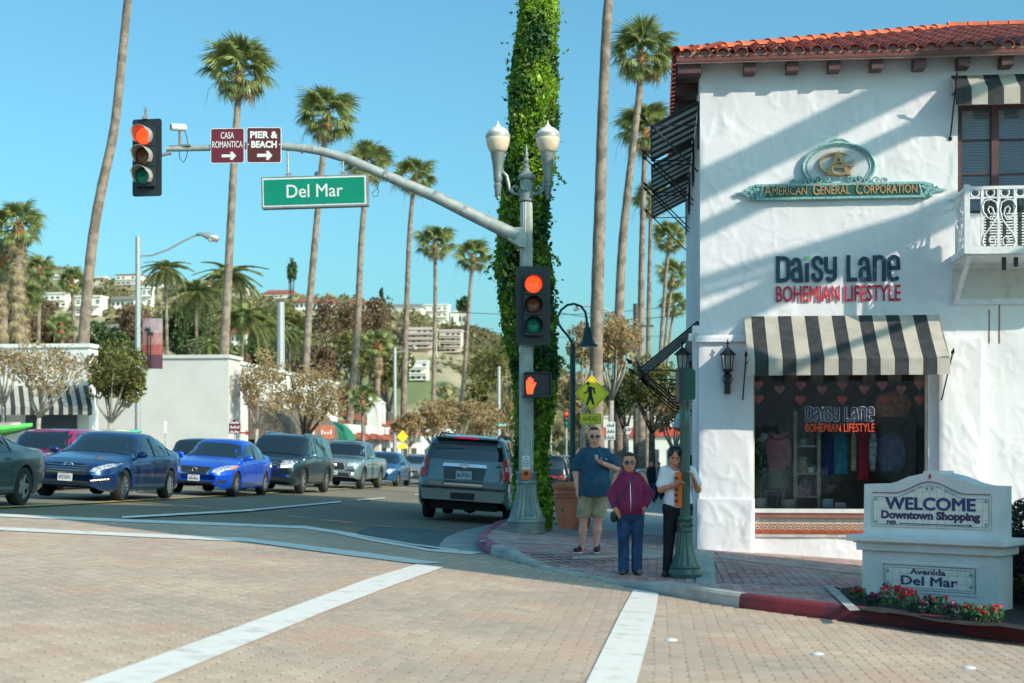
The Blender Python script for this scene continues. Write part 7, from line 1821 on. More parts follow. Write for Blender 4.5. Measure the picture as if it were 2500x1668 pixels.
M_TRK = mt('palm_bark', (.30, .23, .18), .9, col2=(.17, .125, .10), var=.3, scale=3, ramp=(.4, .6), bump=1, bscale=22)
M_TRKD = mt('dark_bark', (.09, .075, .06), .9, var=.3, scale=6, bump=.8, bscale=20)
M_TRKP = mt('pale_bark', (.36, .31, .26), .85, var=.2, scale=6, bump=.4, bscale=20)
M_FRN = mt('palm_frond', (.27, .30, .11), .4, var=.25, scale=2, rnd=.4); M_FRD = mt('dry_frond', (.42, .33, .19), .8, var=.3, scale=3, rnd=.3)
M_NECK = mt('palm_neck', (.34, .13, .06), .8, var=.4, scale=6)
for m_ in (M_IVY, M_FRN, M_FRD): translucent(m_, .42)
# ivy trunk
Yi = 25.6; si = S(Yi); iv = thing('ivy_palm_tree', 'thick palm trunk wholly wrapped in green ivy behind the signal pole', 'tree', (0, 0, 0))
Lp = [(-160, 1266), (0, 1260), (100, 1250), (200, 1240), (334, 1233), (420, 1224), (512, 1213), (624, 1208), (682, 1205), (760, 1218), (825, 1230), (896, 1243), (980, 1252), (1050, 1252), (1150, 1250), (1230, 1244), (1290, 1240)]
Rp = [(-160, 1369), (0, 1368), (200, 1366), (300, 1365), (423, 1358), (520, 1347), (580, 1342), (640, 1350), (713, 1362), (800, 1366), (870, 1368), (970, 1362), (1040, 1350), (1110, 1342), (1200, 1350), (1290, 1356)]
yy = np.linspace(-160, 1290, 60); xl = np.interp(yy, *zip(*Lp)) + 8; xr = np.interp(yy, *zip(*Rp)) - 8
cxs = (xl + xr) / 2; rxs = (xr - xl) / 2 / si; zz = EYE + (HY - yy) / si; Xs = (cxs - 1250) / si
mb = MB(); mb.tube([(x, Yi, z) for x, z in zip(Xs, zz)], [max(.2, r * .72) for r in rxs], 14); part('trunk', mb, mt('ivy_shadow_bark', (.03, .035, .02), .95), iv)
rs = np.random.RandomState(3); N = 26000
q = rs.uniform(0, 59, N); an = rs.uniform(0, 2 * np.pi, N); X0 = np.interp(q, range(60), Xs); Z0 = np.interp(q, range(60), zz); R0 = np.interp(q, range(60), rxs)
bmp = .78 + .5 * fbm(an * 2.2 + 3, Z0 * 1.6, 4, 4); rr = R0 * bmp * (1 - .22 * rs.uniform(0, 1, N) ** 2)
pos = np.stack([X0 + rr * np.cos(an), Yi + rr * np.sin(an), Z0], -1)
cloud_part('ivy', pos[::2], .060, M_IVY, iv, 5, up=.1, asp=.7, stuff=True)
cloud_part('small_ivy_leaves', pos[1::2], .036, M_IVY, iv, 15, up=.1, asp=.7, stuff=True)
K = 1800; j = rs.randint(0, N, K); p2 = pos[j] + np.stack([np.cos(an[j]), np.sin(an[j]), np.zeros(K)], -1) * rs.exponential(.06, K)[:, None]
cloud_part('ivy_sprays', p2, .045, M_IVY, iv, 6, stuff=True)
for (py, sx) in ((640, -1), (850, -1), (870, 1), (420, 1), (620, 1)):
    xx = np.interp(py, yy, xl if sx < 0 else xr); p = ray(xx, py, Yi); mb = MB()
    pts = [p + Vector((sx * .05 * k, 0, -.02 * k * k * .6)) for k in range(5)]; mb.tube(pts, .006, 4)
    for k, a in enumerate(pts): leafy(mb, 7, a, .04, .04, .04, .04, k + py, 0)
    part('ivy_tendril', mb, M_IVY, iv)

def fan_frond(seed, dry=False):
    rs = random.Random(seed); mb = MB(); mb.tube([(0, 0, 0), (0, .35, .04), (0, .62, .03), (0, .80, -.03)], [.022, .016, .012, .01], 4)
    n = 24; bend = .42 if not dry else .6
    for i in range(n):
        a = R(-118 + 236 * i / (n - 1) + rs.uniform(-3, 3)); r = (.80 - .20 * abs(i - n / 2) / (n / 2)) * rs.uniform(.85, 1.08); w = .052
        pts = []
        for t, ww in ((0, .012), (.40, w), (.72, w * .55), (1.0, .006)):
            droop = -bend * t ** 2.2 * r - .08 * abs(math.sin(a)) * t; d = Vector((math.sin(a), math.cos(a), 0)); c = Vector((0, .78, -.03)) + d * (r * t * (1 - .12 * t)) + Vector((0, 0, droop + .10 * (1 - abs(2 * t - 1)) * math.cos(a))); s_ = Vector((d.y, -d.x, .25)).normalized() * ww
            pts.append((c - s_, c + s_))
        mb.add([p for pr_ in pts for p in pr_], [(2 * k, 2 * k + 1, 2 * k + 3, 2 * k + 2) for k in range(3)])
    return mb.mesh('frond', M_FRD if dry else M_FRN)
FF = [fan_frond(k) for k in range(4)]; FD = [fan_frond(9 + k, True) for k in range(2)]
def feather_frond(seed):
    rs = random.Random(seed); mb = MB(); pts = [(0, .28 * k, .25 * k - .062 * k * k) for k in range(9)]; mb.tube(pts, [.02 - .002 * k for k in range(9)], 4)
    for k in range(58):
        t = .7 + k * .125; i = min(7, int(t)); f = t - i; p = Vector(pts[i]).lerp(Vector(pts[i + 1]), f)
        for sg in (-1, 1):
            L = .62 * (1 - .5 * abs(t - 4) / 4) * rs.uniform(.8, 1.15); e = p + Vector((sg * L * .75, L * .25, -L * rs.uniform(.35, .8))); s_ = Vector((0, .045, .02))
            mb.add([p - s_, p + s_, e + s_ * .3], [(0, 1, 2)])
    return mb.mesh('frond', M_FRN)
FE = [feather_frond(k) for k in range(3)]
def palm(pts, Y, w0, w1, crown_r, label, group, nf=34, skirt=0, seed=0, feather=False, ground=True, neck=True):
    """pts: trunk in photo pixels from the crown down; crown_r in pixels (0: crown above the picture)"""
    rs = random.Random(seed); s_ = S(Y); base = ray(*pts[-1], Y); P = [ray(a, b, Y) for a, b in pts]
    zb = float(zr(base.x, Y)) - .1
    t = thing('palm_tree', label, 'palm tree', (P[-1].x, Y, zb), 0, group); O = Vector(t.location)
    if P[-1].z > zb + .3: P.append(Vector((P[-1].x + (P[-1].x - P[-2].x) * .3, Y, zb)))
    else: P[-1].z = zb
    Q = []
    for a, b in zip(P[:-1], P[1:]):
        n = max(2, int((a - b).length / .5))
        for k in range(n): Q.append(a.lerp(b, k / n))
    Q.append(P[-1])
    for _ in range(5): Q = [Q[0]] + [(Q[i - 1] + Q[i] * 2 + Q[i + 1]) / 4 for i in range(1, len(Q) - 1)] + [Q[-1]]
    n = len(Q); rad = [(w1 + (w0 - w1) * (i / (n - 1)) ** 1.2 + (.25 * w0 if i > n - 3 else 0)) / 2 / s_ * (1 + .06 * (i % 2) + rs.uniform(-.02, .02)) for i in range(n)]
    mb = MB(); mb.tube([q - O for q in Q], rad, 12); part('trunk', mb, M_TRK, t, smooth=True)
    if not crown_r: return t
    R_ = crown_r / s_; top = Q[0] - O
    if neck:
        mb = MB(); r_ = rad[0]; mb.lathe([(r_ * .9, -.9), (r_ * 1.2, -.5), (r_ * 1.7, -.1), (r_ * 1.3, .35), (r_ * .4, .7)], 10, tuple(top)); part('neck', mb, M_NECK, t, smooth=True)
    for k in range(nf):
        f = k / nf; el = R(78 - 130 * f ** .9 + rs.uniform(-8, 8)); az = k * 2.39996 + rs.uniform(-.2, .2); sc = R_ / 1.34 * (.68 + .38 * math.sin(math.pi * min(1, f + .25))) * rs.uniform(.9, 1.1)
        me = (FE[k % 3] if feather else FF[k % 4])
        if not feather and f > .93: me = FD[k % 2]
        if feather: el = R(62 - 95 * f + rs.uniform(-8, 8)); sc = R_ / 2.6 * rs.uniform(.85, 1.1)
        o = obj('frond', me, t); o.matrix_local = Matrix.Translation(top + Vector((0, 0, .25 * (1 - f)))) @ Matrix.Rotation(az, 4, 'Z') @ Matrix.Rotation(el, 4, 'X') @ Matrix.Rotation(rs.uniform(-.5, .5), 4, 'Y') @ Matrix.Scale(sc, 4)
    if skirt:
        for k in range(26):
            az = k * 2.39996; z = -skirt / s_ * (k / 26); o = obj('dry_frond', FD[k % 2], t); o.matrix_local = Matrix.Translation(top + Vector((0, 0, z))) @ Matrix.Rotation(az, 4, 'Z') @ Matrix.Rotation(R(-62 + rs.uniform(-12, 12)), 4, 'X') @ Matrix.Scale(R_ / 1.9, 4)
    else:
        mb = MB()
        for k in range(5):
            az = rs.uniform(0, 6.28); d = Vector((math.cos(az), math.sin(az), 0)); L = R_ * rs.uniform(.7, 1.15); mb.tube([top, top + d * L * .6 + Vector((0, 0, .1)), top + d * L * .9 + Vector((0, 0, -L * .35)), top + d * L + Vector((0, 0, -L * .9))], [.025, .02, .014, .006], 4)
        part('seed_stalks', mb, M_FRD, t)['kind'] = 'stuff'
    return t
gl_, gr_ = 'tall fan palms along the left side of the street', 'tall fan palms along the right pavement'
palm([(318, -60), (312, 0), (279, 330), (249, 450), (226, 576), (212, 725), (203, 833), (199, 986), (197, 1060)], 60, 30, 19, 0, 'nearest leaning palm trunk at the left, its crown above the picture', gl_)
palm([(585, 190), (575, 330), (568, 450), (551, 794), (538, 1024), (536, 1080)], 75, 27, 15, 100, 'tallest complete palm on the left, trunk passing behind the CASA ROMANTICA sign', gl_, 38, seed=1)
palm([(797, 300), (783, 430), (768, 600), (754, 760), (747, 881), (742, 1060)], 92, 22, 13, 84, 'palm with orange red neck above the left half of the Del Mar sign', gl_, 36, seed=2)
palm([(897, 415), (889, 500), (881, 600), (872, 823), (854, 1015), (850, 1080)], 105, 21, 12, 64, 'palm rising behind the right end of the Del Mar sign', gl_, 34, seed=3)
palm([(1012, 445), (1003, 520), (998, 600), (988, 887), (985, 1030)], 115, 17, 10, 60, 'palm just below the middle of the mast arm', gl_, 34, seed=4)
palm([(1062, 605), (1063, 700), (1060, 887), (1057, 1020)], 140, 13, 8, 55, 'palm standing between the mast arm and the ivy, farther left of the last two', gl_, 32, seed=5)
palm([(1155, 635), (1148, 700), (1138, 855), (1125, 1025)], 150, 13, 8, 52, 'palm nearest the ivy trunk on its left, with red neck', gl_, 32, seed=6)
palm([(1492, -60), (1484, 0), (1479, 89), (1470, 312), (1464, 536), (1459, 670), (1455, 850), (1455, 1000), (1460, 1170)], 48, 36, 22, 0, 'thick palm trunk behind the bell lamp and walking sign, crown above the picture', gr_)
palm([(1567, 150), (1562, 223), (1540, 402), (1520, 580), (1515, 670), (1511, 780), (1511, 1000), (1515, 1140)], 72, 30, 15, 92, 'tallest palm left of the roof corner with full crown and red neck', gr_, 38, seed=7)
palm([(1575, 330), (1570, 500), (1566, 670), (1564, 900), (1566, 1130)], 90, 22, 12, 80, 'palm whose crown shows behind the first high side awning', gr_, 36, seed=8)
palm([(1589, 500), (1587, 620), (1584, 760), (1580, 1110)], 115, 17, 9, 54, 'palm crown below and left of the third high side awning', gr_, 32, seed=9)
palm([(1634, 590), (1627, 660), (1616, 800), (1600, 1100)], 135, 12, 8, 50, 'small palm crown close to the white wall, upper of three', gr_, 30, seed=10)
palm([(1642, 680), (1634, 740), (1622, 860), (1608, 1100)], 155, 10, 7, 46, 'small palm crown close to the white wall, middle of three', gr_, 30, seed=11)
palm([(1646, 755), (1638, 800), (1628, 900), (1612, 1100)], 175, 10, 6, 42, 'small palm crown close to the white wall, lowest of three', gr_, 28, seed=12)
g3_ = 'shorter palms at the left edge of the hill'
palm([(45, 565), (48, 700), (50, 860)], 82, 26, 20, 74, 'bushy palm with thick skirt of dead fronds at the left picture edge', g3_, 34, skirt=230, seed=13)
palm([(5, 640), (8, 800), (10, 930)], 85, 26, 20, 60, 'second shaggy palm cut off by the left picture edge', g3_, 30, skirt=200, seed=14)
palm([(97, 668), (95, 760), (93, 900)], 100, 14, 9, 42, 'small palm with red neck between the shaggy palm and the leaning trunk', g3_, 28, seed=15)
palm([(176, 695), (180, 780), (184, 880)], 100, 12, 8, 40, 'small palm with red neck just left of the leaning trunk', g3_, 28, seed=16)
palm([(60, 740), (62, 800), (65, 900)], 95, 20, 14, 55, 'low shaggy palm under the small red necked palm', g3_, 30, skirt=90, seed=17)
palm([(150, 810), (152, 860), (155, 930)], 95, 14, 10, 40, 'low dark palm in front of the hill houses at the far left', g3_, 24, seed=18)
palm([(922, 850), (922, 900), (920, 1000)], 120, 16, 14, 46, 'short thick palm with brown neck among the brown trees', g3_, 26, skirt=40, seed=20)
palm([(885, 985), (886, 1020), (886, 1060)], 84, 10, 8, 44, 'low palm with drooping leaves before the red tiled roof', g3_, 24, seed=21)
for k, (x, y, Y, r, l_) in enumerate([(405, 670, 95, 60, 'feathery palm just right of the banner lamp post'), (478, 730, 100, 75, 'feathery palm in the dense green clump left of the second trunk'), (560, 690, 105, 80, 'tall feathery palm right of the second leaning trunk'), (590, 790, 98, 85, 'full drooping feathery palm above the white building'), (650, 800, 102, 70, 'feathery palm beside the plain pale lamp post'), (705, 830, 110, 60, 'feathery palm behind the orange necked palm trunk'), (520, 860, 92, 60, 'low feathery palm at the top of the white wall')]):
    palm([(x, y), (x + 2, y + 120), (x + 3, y + 260)], Y, 10, 7, r, l_, 'feathery palms behind the white building', 34, seed=30 + k, feather=True, neck=False)

# broadleaf trees
def blob_points(N, c, rad, seed, clumps=22, holes=.0, flat=1.0):
    rs = np.random.RandomState(seed); cc = rs.normal(0, 1, (clumps, 3)); cc /= np.linalg.norm(cc, axis=1)[:, None]; cc *= rs.uniform(.45, .95, (clumps, 1)); cr = rs.uniform(.22, .42, clumps)
    i = rs.randint(0, clumps, N); d = rs.normal(0, 1, (N, 3)); d /= np.linalg.norm(d, axis=1)[:, None]; d *= (rs.uniform(.5, 1, N) ** .5)[:, None] * cr[i][:, None]
    return np.array(c) + (cc[i] + d) * np.array(rad)
def tree(px, py, rx, ry, Y, mat, label, base_px, N=2600, leaf=.10, trunk=M_TRKP, group=None, tw=.14, seed=0, clumps=26, lean=0, name='tree', cat='tree'):
    s_ = S(Y); c = ray(px, py, Y); b = ray(base_px, 1100, Y); zb = float(zr(b.x, Y)); t = thing(name, label, cat, (b.x, Y, zb), 0, group)
    O = Vector(t.location); c = c - O; rx /= s_; ry /= s_; rs = random.Random(seed)
    mb = MB(); fork = Vector((c.x * .3, 0, max(.3, (c.z - ry) * .75))); mb.tube([(0, 0, 0), (c.x * .1, .05, fork.z * .5), fork], [tw * 1.25, tw, tw * .85], 8)
    for k in range(7):
        a = k * 2.4; e = c + Vector((rx * .7 * math.cos(a), rx * .7 * math.sin(a), ry * rs.uniform(-.3, .7))); m = fork.lerp(e, .5) + Vector((rs.uniform(-.2, .2) * rx, 0, -.1 * ry)); mb.tube([fork, m, e], [tw * .6, tw * .35, tw * .1], 6)
    part('trunk', mb, trunk, t, smooth=True)
    P = blob_points(N, c, (rx, rx, ry), seed, clumps); cloud_part('crown', P, leaf, mat, t, seed)
    return t
M_TAN = mt('tan_foliage', (.46, .33, .17), .8, rnd=.16, var=.2, scale=1.2); M_OLV = mt('olive_foliage', (.22, .21, .065), .75, rnd=.45, var=.3, scale=1.5)
M_BRN = mt('brown_foliage', (.25, .165, .10), .85, rnd=.35, var=.3, scale=.5); M_DGR = mt('deep_green_foliage', (.09, .14, .05), .7, rnd=.45, var=.3, scale=1)
M_SCR = mt('scrub_foliage', (.31, .27, .14), .9, rnd=.45, var=.35, scale=.04)
for m_ in (M_TAN, M_OLV, M_BRN, M_DGR, M_SCR): translucent(m_, .48)
tree(287, 915, 74, 70, 57, M_OLV, 'round dense olive green tree before the plain white wall', 262, 5200, .085, M_TRKP, tw=.11, clumps=44, seed=1)
tree(120, 905, 105, 62, 50, M_TAN, 'sparse pale tree with bent branches in front of the striped awning', 85, 2600, .06, M_TRKP, tw=.09, clumps=60, seed=2)
tree(10, 880, 50, 50, 52, M_TAN, 'sparse pale tree cut off by the left picture edge', 5, 1200, .06, M_TRKP, tw=.08, clumps=30, seed=3)
tree(640, 935, 68, 70, 66, M_TAN, 'pale tan tree before the small red letters on the white wall', 622, 2600, .075, M_TRKP, tw=.09, clumps=50, seed=4)
tree(765, 965, 82, 75, 70, M_TAN, 'pale tan tree with dark trunk above the brown arched awnings', 735, 3400, .08, M_TRKD, tw=.17, clumps=56, seed=5)
tree(1498, 830, 66, 66, 58, M_TAN, 'dry tan tree behind the bell lamp, in front of the palms', 1490, 3200, .085, M_TRKP, tw=.12, clumps=50, seed=6)
tree(1420, 850, 40, 55, 66, M_TAN, 'dry tan tree right of the ivy trunk behind the gooseneck post', 1425, 1500, .085, M_TRKP, tw=.1, clumps=26, seed=7)
tree(1590, 940, 80, 62, 64, M_OLV, 'green leafy tree over the pavement under the palms', 1592, 3600, .10, M_TRKD, tw=.16, clumps=44, seed=8)
tree(1520, 960, 52, 50, 70, M_DGR, 'dark green tree over the pavement behind the walking sign', 1530, 2200, .10, M_TRKD, tw=.16, clumps=34, seed=9)
tree(1640, 1020, 50, 45, 60, M_TAN, 'dry tan shrubby tree close to the shop side wall', 1650, 1500, .09, M_TRKP, tw=.1, clumps=26, seed=10)
for k, (x, y, rx, ry, Y, l_) in enumerate([(1055, 1020, 62, 42, 95, 'tan bushy street tree left of the grey SUV roof'), (1120, 1010, 55, 40, 100, 'tan bushy street tree over the grey SUV roof'), (1185, 1015, 60, 42, 105, 'tan bushy street tree just left of the ivy trunk'), (1000, 1035, 40, 30, 92, 'low tan street tree by the distant pole banner'), (1245, 1010, 40, 40, 110, 'tan street tree half behind the fluted pole')]):
    tree(x, y, rx, ry, Y, M_TAN, l_, x, 1700, .13, M_TRKP, 'tan street trees far up the left pavement', tw=.13, clumps=34, seed=40 + k)
for k, (x, y, rx, ry, Y, m, l_) in enumerate([(820, 790, 72, 62, 170, M_BRN, 'large round reddish brown tree on the hill foot'), (905, 770, 52, 62, 180, M_BRN, 'tall round brown tree right of the reddish one'), (700, 800, 60, 60, 150, M_OLV, 'green tree left of the reddish brown one'), (870, 860, 60, 55, 140, M_OLV, 'olive tree below the tall brown one'), (460, 800, 60, 75, 125, M_DGR, 'dark tree mass between banner and second trunk'), (640, 860, 60, 50, 120, M_DGR, 'dark tree behind the plain lamp post'), (255, 850, 60, 60, 130, M_DGR, 'dark brown tree behind the olive tree'), (330, 790, 45, 60, 135, M_BRN, 'brown tree behind the banner lamp post'), (110, 830, 70, 50, 110, M_BRN, 'brown shaggy tree under the small palms'), (770, 890, 60, 50, 120, M_BRN, 'brown tree over the flat roof'), (950, 900, 55, 55, 130, M_OLV, 'olive tree under the stepped white flats'), (1190, 900, 60, 60, 190, M_OLV, 'olive tree on the slope behind the ivy'), (560, 900, 50, 50, 115, M_BRN, 'brown tree over the white wall'), (20, 800, 60, 80, 105, M_BRN, 'brown tree behind the shaggy palms'), (1420, 960, 60, 50, 130, M_TAN, 'tan tree beyond the walking sign post')]):
    tree(x, y, rx, ry, Y, m, l_, x, 2400, .22, M_TRKD, 'trees at the foot of the hill', tw=.3, clumps=36, seed=60 + k)
rs_ = random.Random(5); used_l = set()
def hill_label(k, x, dy):
    place = ['behind the shaggy palms at the left', 'left of the nearest leaning trunk', 'right of the nearest leaning trunk', 'around the banner lamp post', 'left of the second palm trunk', 'right of the second palm trunk', 'under the red roofed ridge house', 'behind the orange necked palm', 'under the street name sign', 'under the middle of the mast arm', 'between the last two left palms', 'just left of the ivy trunk']
    c = ('brown', 'light olive', 'dark green', 'grey olive')[k % 4]; h = 'high' if dy < 65 else 'half way up' if dy < 130 else 'low'; l_ = '%s hillside tree %s' % (c, place[min(11, max(0, int(x / 103)))])
    for q in ('%s, %s' % (l_, h), '%s, %s, wide' % (l_, h), '%s, %s, narrow' % (l_, h)):
        if q not in used_l: used_l.add(q); return q
for k in range(34):
    x = rs_.uniform(-10, 1230); yr = float(np.interp(x, *zip(*[(0, 655), (260, 700), (520, 720), (760, 762), (940, 790), (1110, 815), (1260, 870)]))); y = yr + rs_.uniform(30, 190); r = rs_.uniform(22, 44)
    tree(x, y, r * 1.15, r, 300 - (y - yr) * .75, (M_BRN, M_OLV, M_DGR, M_OLV)[k % 4], hill_label(k, x, y - yr), x, 1000, .34, M_TRKD, 'trees scattered over the hillside', tw=.3, clumps=26, seed=200 + k)
tree(712, 660, 12, 30, 320, M_DGR, 'tiny tree on the ridge by the red roofs', 712, 260, .5, M_TRKD, tw=.3, seed=90); tree(932, 735, 5, 26, 300, M_DGR, 'thin dark cypress on the ridge', 932, 300, .4, M_TRKD, tw=.2, seed=91); tree(1130, 745, 14, 20, 290, M_DGR, 'small dark tree on the ridge above the white flats', 1130, 300, .5, M_TRKD, tw=.2, seed=92)
# ------------------------------------------------------------ the hill, its houses, the far side of the street
RX = [(-3000, 600), (-400, 610), (0, 640), (130, 668), (260, 690), (400, 695), (520, 705), (640, 735), (760, 748), (870, 752), (940, 765), (1040, 775), (1110, 790), (1180, 812), (1260, 850), (1340, 890), (1450, 935), (1600, 965), (1800, 985), (2600, 1000), (6000, 1010)]
def hill_z(px, Y):
    zr_ = EYE + (HY + 12 - float(np.interp(px, *zip(*RX)))) * 330 / F; t = (Y - 118) / (330 - 118)
    if t < 0: return -1.0
    if t <= 1: z = zr_ * (t * t * (3 - 2 * t) * .35 + t * .65)
    else: z = zr_ * (1 - .25 * (t - 1))
    return z + (1.6 * (float(fbm(np.array(px * .012), np.array(Y * .05), 8, 4)) - .47)) * min(1, t * 4) * 3 - .3
ps = np.concatenate([np.arange(-3000, -200, 400), np.arange(-200, 1700, 22), np.arange(1700, 6000, 500)]); Ys = list(np.arange(112, 345, 9)) + [380, 450, 600]
V = [((p - 1250) * Y / F, Y, hill_z(p, Y) - 1.0) for Y in Ys for p in ps]; m = len(ps)
np_q = [(i * m + j, i * m + j + 1, (i + 1) * m + j + 1, (i + 1) * m + j) for i in range(len(Ys) - 1) for j in range(m - 1)]
obj('hill', np_mesh('hill', V, np_q, mt('hill_soil', (.40, .34, .22), .95, col2=(.20, .23, .09), var=.3, scale=.035, ramp=(.42, .58), detail=8), True), kind='structure')
HS = []
def hcol(nm, c): return mt(nm, c, .8, var=.06, scale=.3)
M_HW = hcol('house_white', (.80, .78, .74)); M_HB = hcol('house_beige', (.62, .53, .45)); M_HP = hcol('house_pinkish', (.62, .52, .48)); M_RR = mt('red_roof', (.36, .10, .06), .8, var=.2, scale=1.5); M_RG = mt('grey_roof', (.22, .21, .20), .85); M_WIN = mt('far_window', (.05, .07, .09), .2)
def house(px0, px1, py0, py1, Y, wall, roof, label, floors=1, nwin=4, rf='gable', yaw=-8, group='houses on the hill'):
    pm_ = (px0 + px1) / 2; best = min(np.arange(124, 331, 3), key=lambda q: abs(HY - (hill_z(pm_, q) - .8 - EYE) * F / q - py1) + .02 * abs(q - Y)); Y = float(best); HS.append((pm_, px1 - px0, Y)); s_ = S(Y); a = ray(px0, py1, Y); W = (px1 - px0) / s_; Hh = (py1 - py0) / s_; D = W * .55; c = ray((px0 + px1) / 2, py1, Y)
    t = thing('house', label, 'house', (c.x, Y, c.z), R(yaw), group); rh = Hh * (.30 if rf != 'flat' else .07); wh = Hh - rh
    mb = MB(); mb.box((0, D / 2, wh / 2 - 2), (W * .94, D, wh + 4)); part('wall', mb, wall, t)
    mb = MB()
    if rf == 'flat': mb.box((0, D / 2, wh + rh / 2 + .01), (W, D + .6, rh))
    else:
        y0, y1 = -.5, D + .5; w = W / 2
        mb.add([(-w, y0, wh), (w, y0, wh), (w, y1, wh), (-w, y1, wh), (-w * .86, D / 2, wh + rh), (w * .86, D / 2, wh + rh), (-w, y0, wh - .15), (w, y0, wh - .15), (w, y1, wh - .15), (-w, y1, wh - .15)], [(0, 1, 5, 4), (1, 2, 5), (2, 3, 4, 5), (3, 0, 4), (6, 7, 1, 0), (7, 8, 2, 1), (8, 9, 3, 2), (9, 6, 0, 3), (6, 7, 8, 9)])
    part('roof', mb, roof, t)
    fh = wh / floors; wm = MB(); ww = W * .94 / nwin * .5; wm.box((0, 0, 0), (ww, .12, fh * .36)); me = wm.mesh('window', M_WIN)
    for f in range(floors):
        for k in range(nwin):
            if (k * 7 + f * 3 + int(px0)) % 4 == 1: continue
            obj('window', me, t, loc=(W * .94 * ((k + .5) / nwin - .5), -.02, fh * (f + .5)))
        if floors > 1:
            mb = MB(); mb.box((0, -.5, fh * f + .12), (W * .92, 1.0, .18)); mb.box((0, -.98, fh * f + .7), (W * .92, .05, .12)); part('balcony', mb, wall, t)
    return t
for a in [(130, 184, 655, 684, 320, M_HW, M_RG, 'long white hill house with grey roof at the left end of the ridge', 2, 6), (193, 258, 672, 694, 320, M_HB, M_HB, 'low beige hill house right of the leaning palm trunk', 1, 6), (280, 346, 670, 697, 318, M_HW, M_RR, 'white ridge house with red roof and red balcony line', 2, 5, 'flat'), (348, 400, 686, 704, 318, M_HW, M_RG, 'small white ridge house next to the red lined one', 1, 4), (448, 508, 686, 708, 320, M_HB, M_RR, 'long beige ridge house behind the feathery palms', 1, 6), (530, 600, 700, 722, 316, M_HB, M_HB, 'beige ridge house mostly hidden by the tall feathery palm', 1, 5),
          (642, 718, 706, 742, 312, M_HW, M_RR, 'white two storey ridge house with stepped red tile roof', 2, 6), (716, 812, 728, 756, 310, M_HW, M_RR, 'long white ridge house with low red tile roof', 1, 8), (850, 922, 733, 760, 308, M_HP, M_RR, 'red roofed ridge house behind the brown trees', 1, 5), (940, 1032, 740, 772, 300, M_HW, M_RG, 'broad white ridge house with grey gable roof', 2, 7), (1034, 1096, 743, 776, 298, M_HW, M_HW, 'white flat roofed ridge house left of the arched one', 2, 4, 'flat'), (1098, 1140, 760, 796, 290, M_HW, M_HW, 'white ridge house with tall arched openings, lowest on the right', 1, 4, 'flat'),
          (985, 1062, 800, 852, 235, M_HP, M_HP, 'four storey pinkish flats on the slope, left block', 4, 5, 'flat'), (1072, 1128, 805, 862, 232, M_HP, M_HP, 'four storey pinkish flats on the slope, right block', 4, 4, 'flat'), (952, 1000, 868, 915, 180, M_HW, M_HW, 'white stepped flats below the pinkish blocks, left part', 3, 3, 'flat'), (1000, 1045, 880, 930, 176, M_HW, M_HW, 'white stepped flats below the pinkish blocks, right part', 3, 3, 'flat'),
          (105, 165, 715, 752, 230, M_HW, M_HW, 'stepped white hillside house left of the leaning trunk', 2, 4, 'flat'), (180, 250, 722, 772, 225, M_HW, M_HW, 'stepped white hillside house right of the leaning trunk', 2, 4, 'flat'), (268, 332, 722, 752, 235, M_HW, M_RG, 'white hillside house with chimney left of the banner', 1, 5), (345, 372, 700, 748, 240, M_HW, M_HW, 'tall narrow white house behind the lamp post', 2, 2, 'flat'), (250, 300, 790, 830, 175, M_HW, M_RG, 'pale house among dark trees above the olive tree', 1, 3), (560, 600, 800, 842, 170, M_HW, M_RR, 'white house showing through the feathery palms', 1, 3), (832, 884, 868, 905, 170, M_HW, M_RG, 'white house between the palm trunks under the brown tree', 2, 3)]:
    house(*a)
rs = np.random.RandomState(2); n = 4200; px = rs.uniform(-80, 1700, n); Yh = rs.uniform(122, 332, n); den = fbm(px * .01, Yh * .03, 3, 3); k = den > .36
for (a, w, b) in HS: k &= ~((np.abs(px - a) < w / 2 + 5) & (Yh < b + 4) & (Yh > b - 26))
px, Yh = px[k], Yh[k]
C = np.array([[(a - 1250) * b / F, b, hill_z(a, b) - 1.0] for a, b in zip(px, Yh)]); rad = rs.uniform(1.0, 3.2, len(C))
LF = 26; d = rs.normal(0, 1, (len(C), LF, 3)); d /= np.linalg.norm(d, axis=2)[..., None]; d *= rs.uniform(.6, 1, (len(C), LF, 1)); d[..., 2] = np.abs(d[..., 2]) * .8
pos = (C[:, None] + d * rad[:, None, None]).reshape(-1, 3)
sc = cloud_part('hillside_scrub', pos, .55, M_SCR, None, 3, asp=.7); tag(sc, 'olive and brown scrub covering the hillside', 'scrub'); sc['kind'] = 'stuff'
# blocks along the left pavement
def block(name, label, x0, x1, y0, y1, z0, z1, mat, roof=None, cat='building'):
    """street coordinates: u from x0 to x1, v from y0 to y1"""
    c = xy_of((x0 + x1) / 2, y0); t = thing(name, label, cat, (c[0], c[1], 0), -TH); D = y1 - y0; W = x1 - x0
    mb = MB(); mb.box((0, D / 2, (z0 + z1) / 2), (W, D, z1 - z0)); part('wall', mb, mat, t)
    mb = MB(); mb.box((0, D / 2, z1 + .06), (W + .2, D + .2, .16)); part('coping', mb, mat, t)
    return t
M_LW = mt('left_white_wall', (.60, .58, .56), .8, var=.04, scale=.6); M_LW2 = mt('left_white_wall_two', (.70, .69, .67), .75, var=.05, scale=.8)
wh = block('white_building', 'plain windowless white building behind the olive tree and second palm trunk', -45, -19.6, 64, 65.9, -1, EYE + (HY - 873) * 65.5 / F, M_LW)
sb = block('white_building', 'white building with small red letters and brown arched awnings', -45, -19.9, 66, 88, -1, 5.75, M_LW2)
mb = MB(); mb.box((25.1 / 2 - .05, -.03, 2.5), (.22, .22, 6.6)); part('corner_pipe', mb, M_BKPL, sb)
lx_ = 25.1 / 2
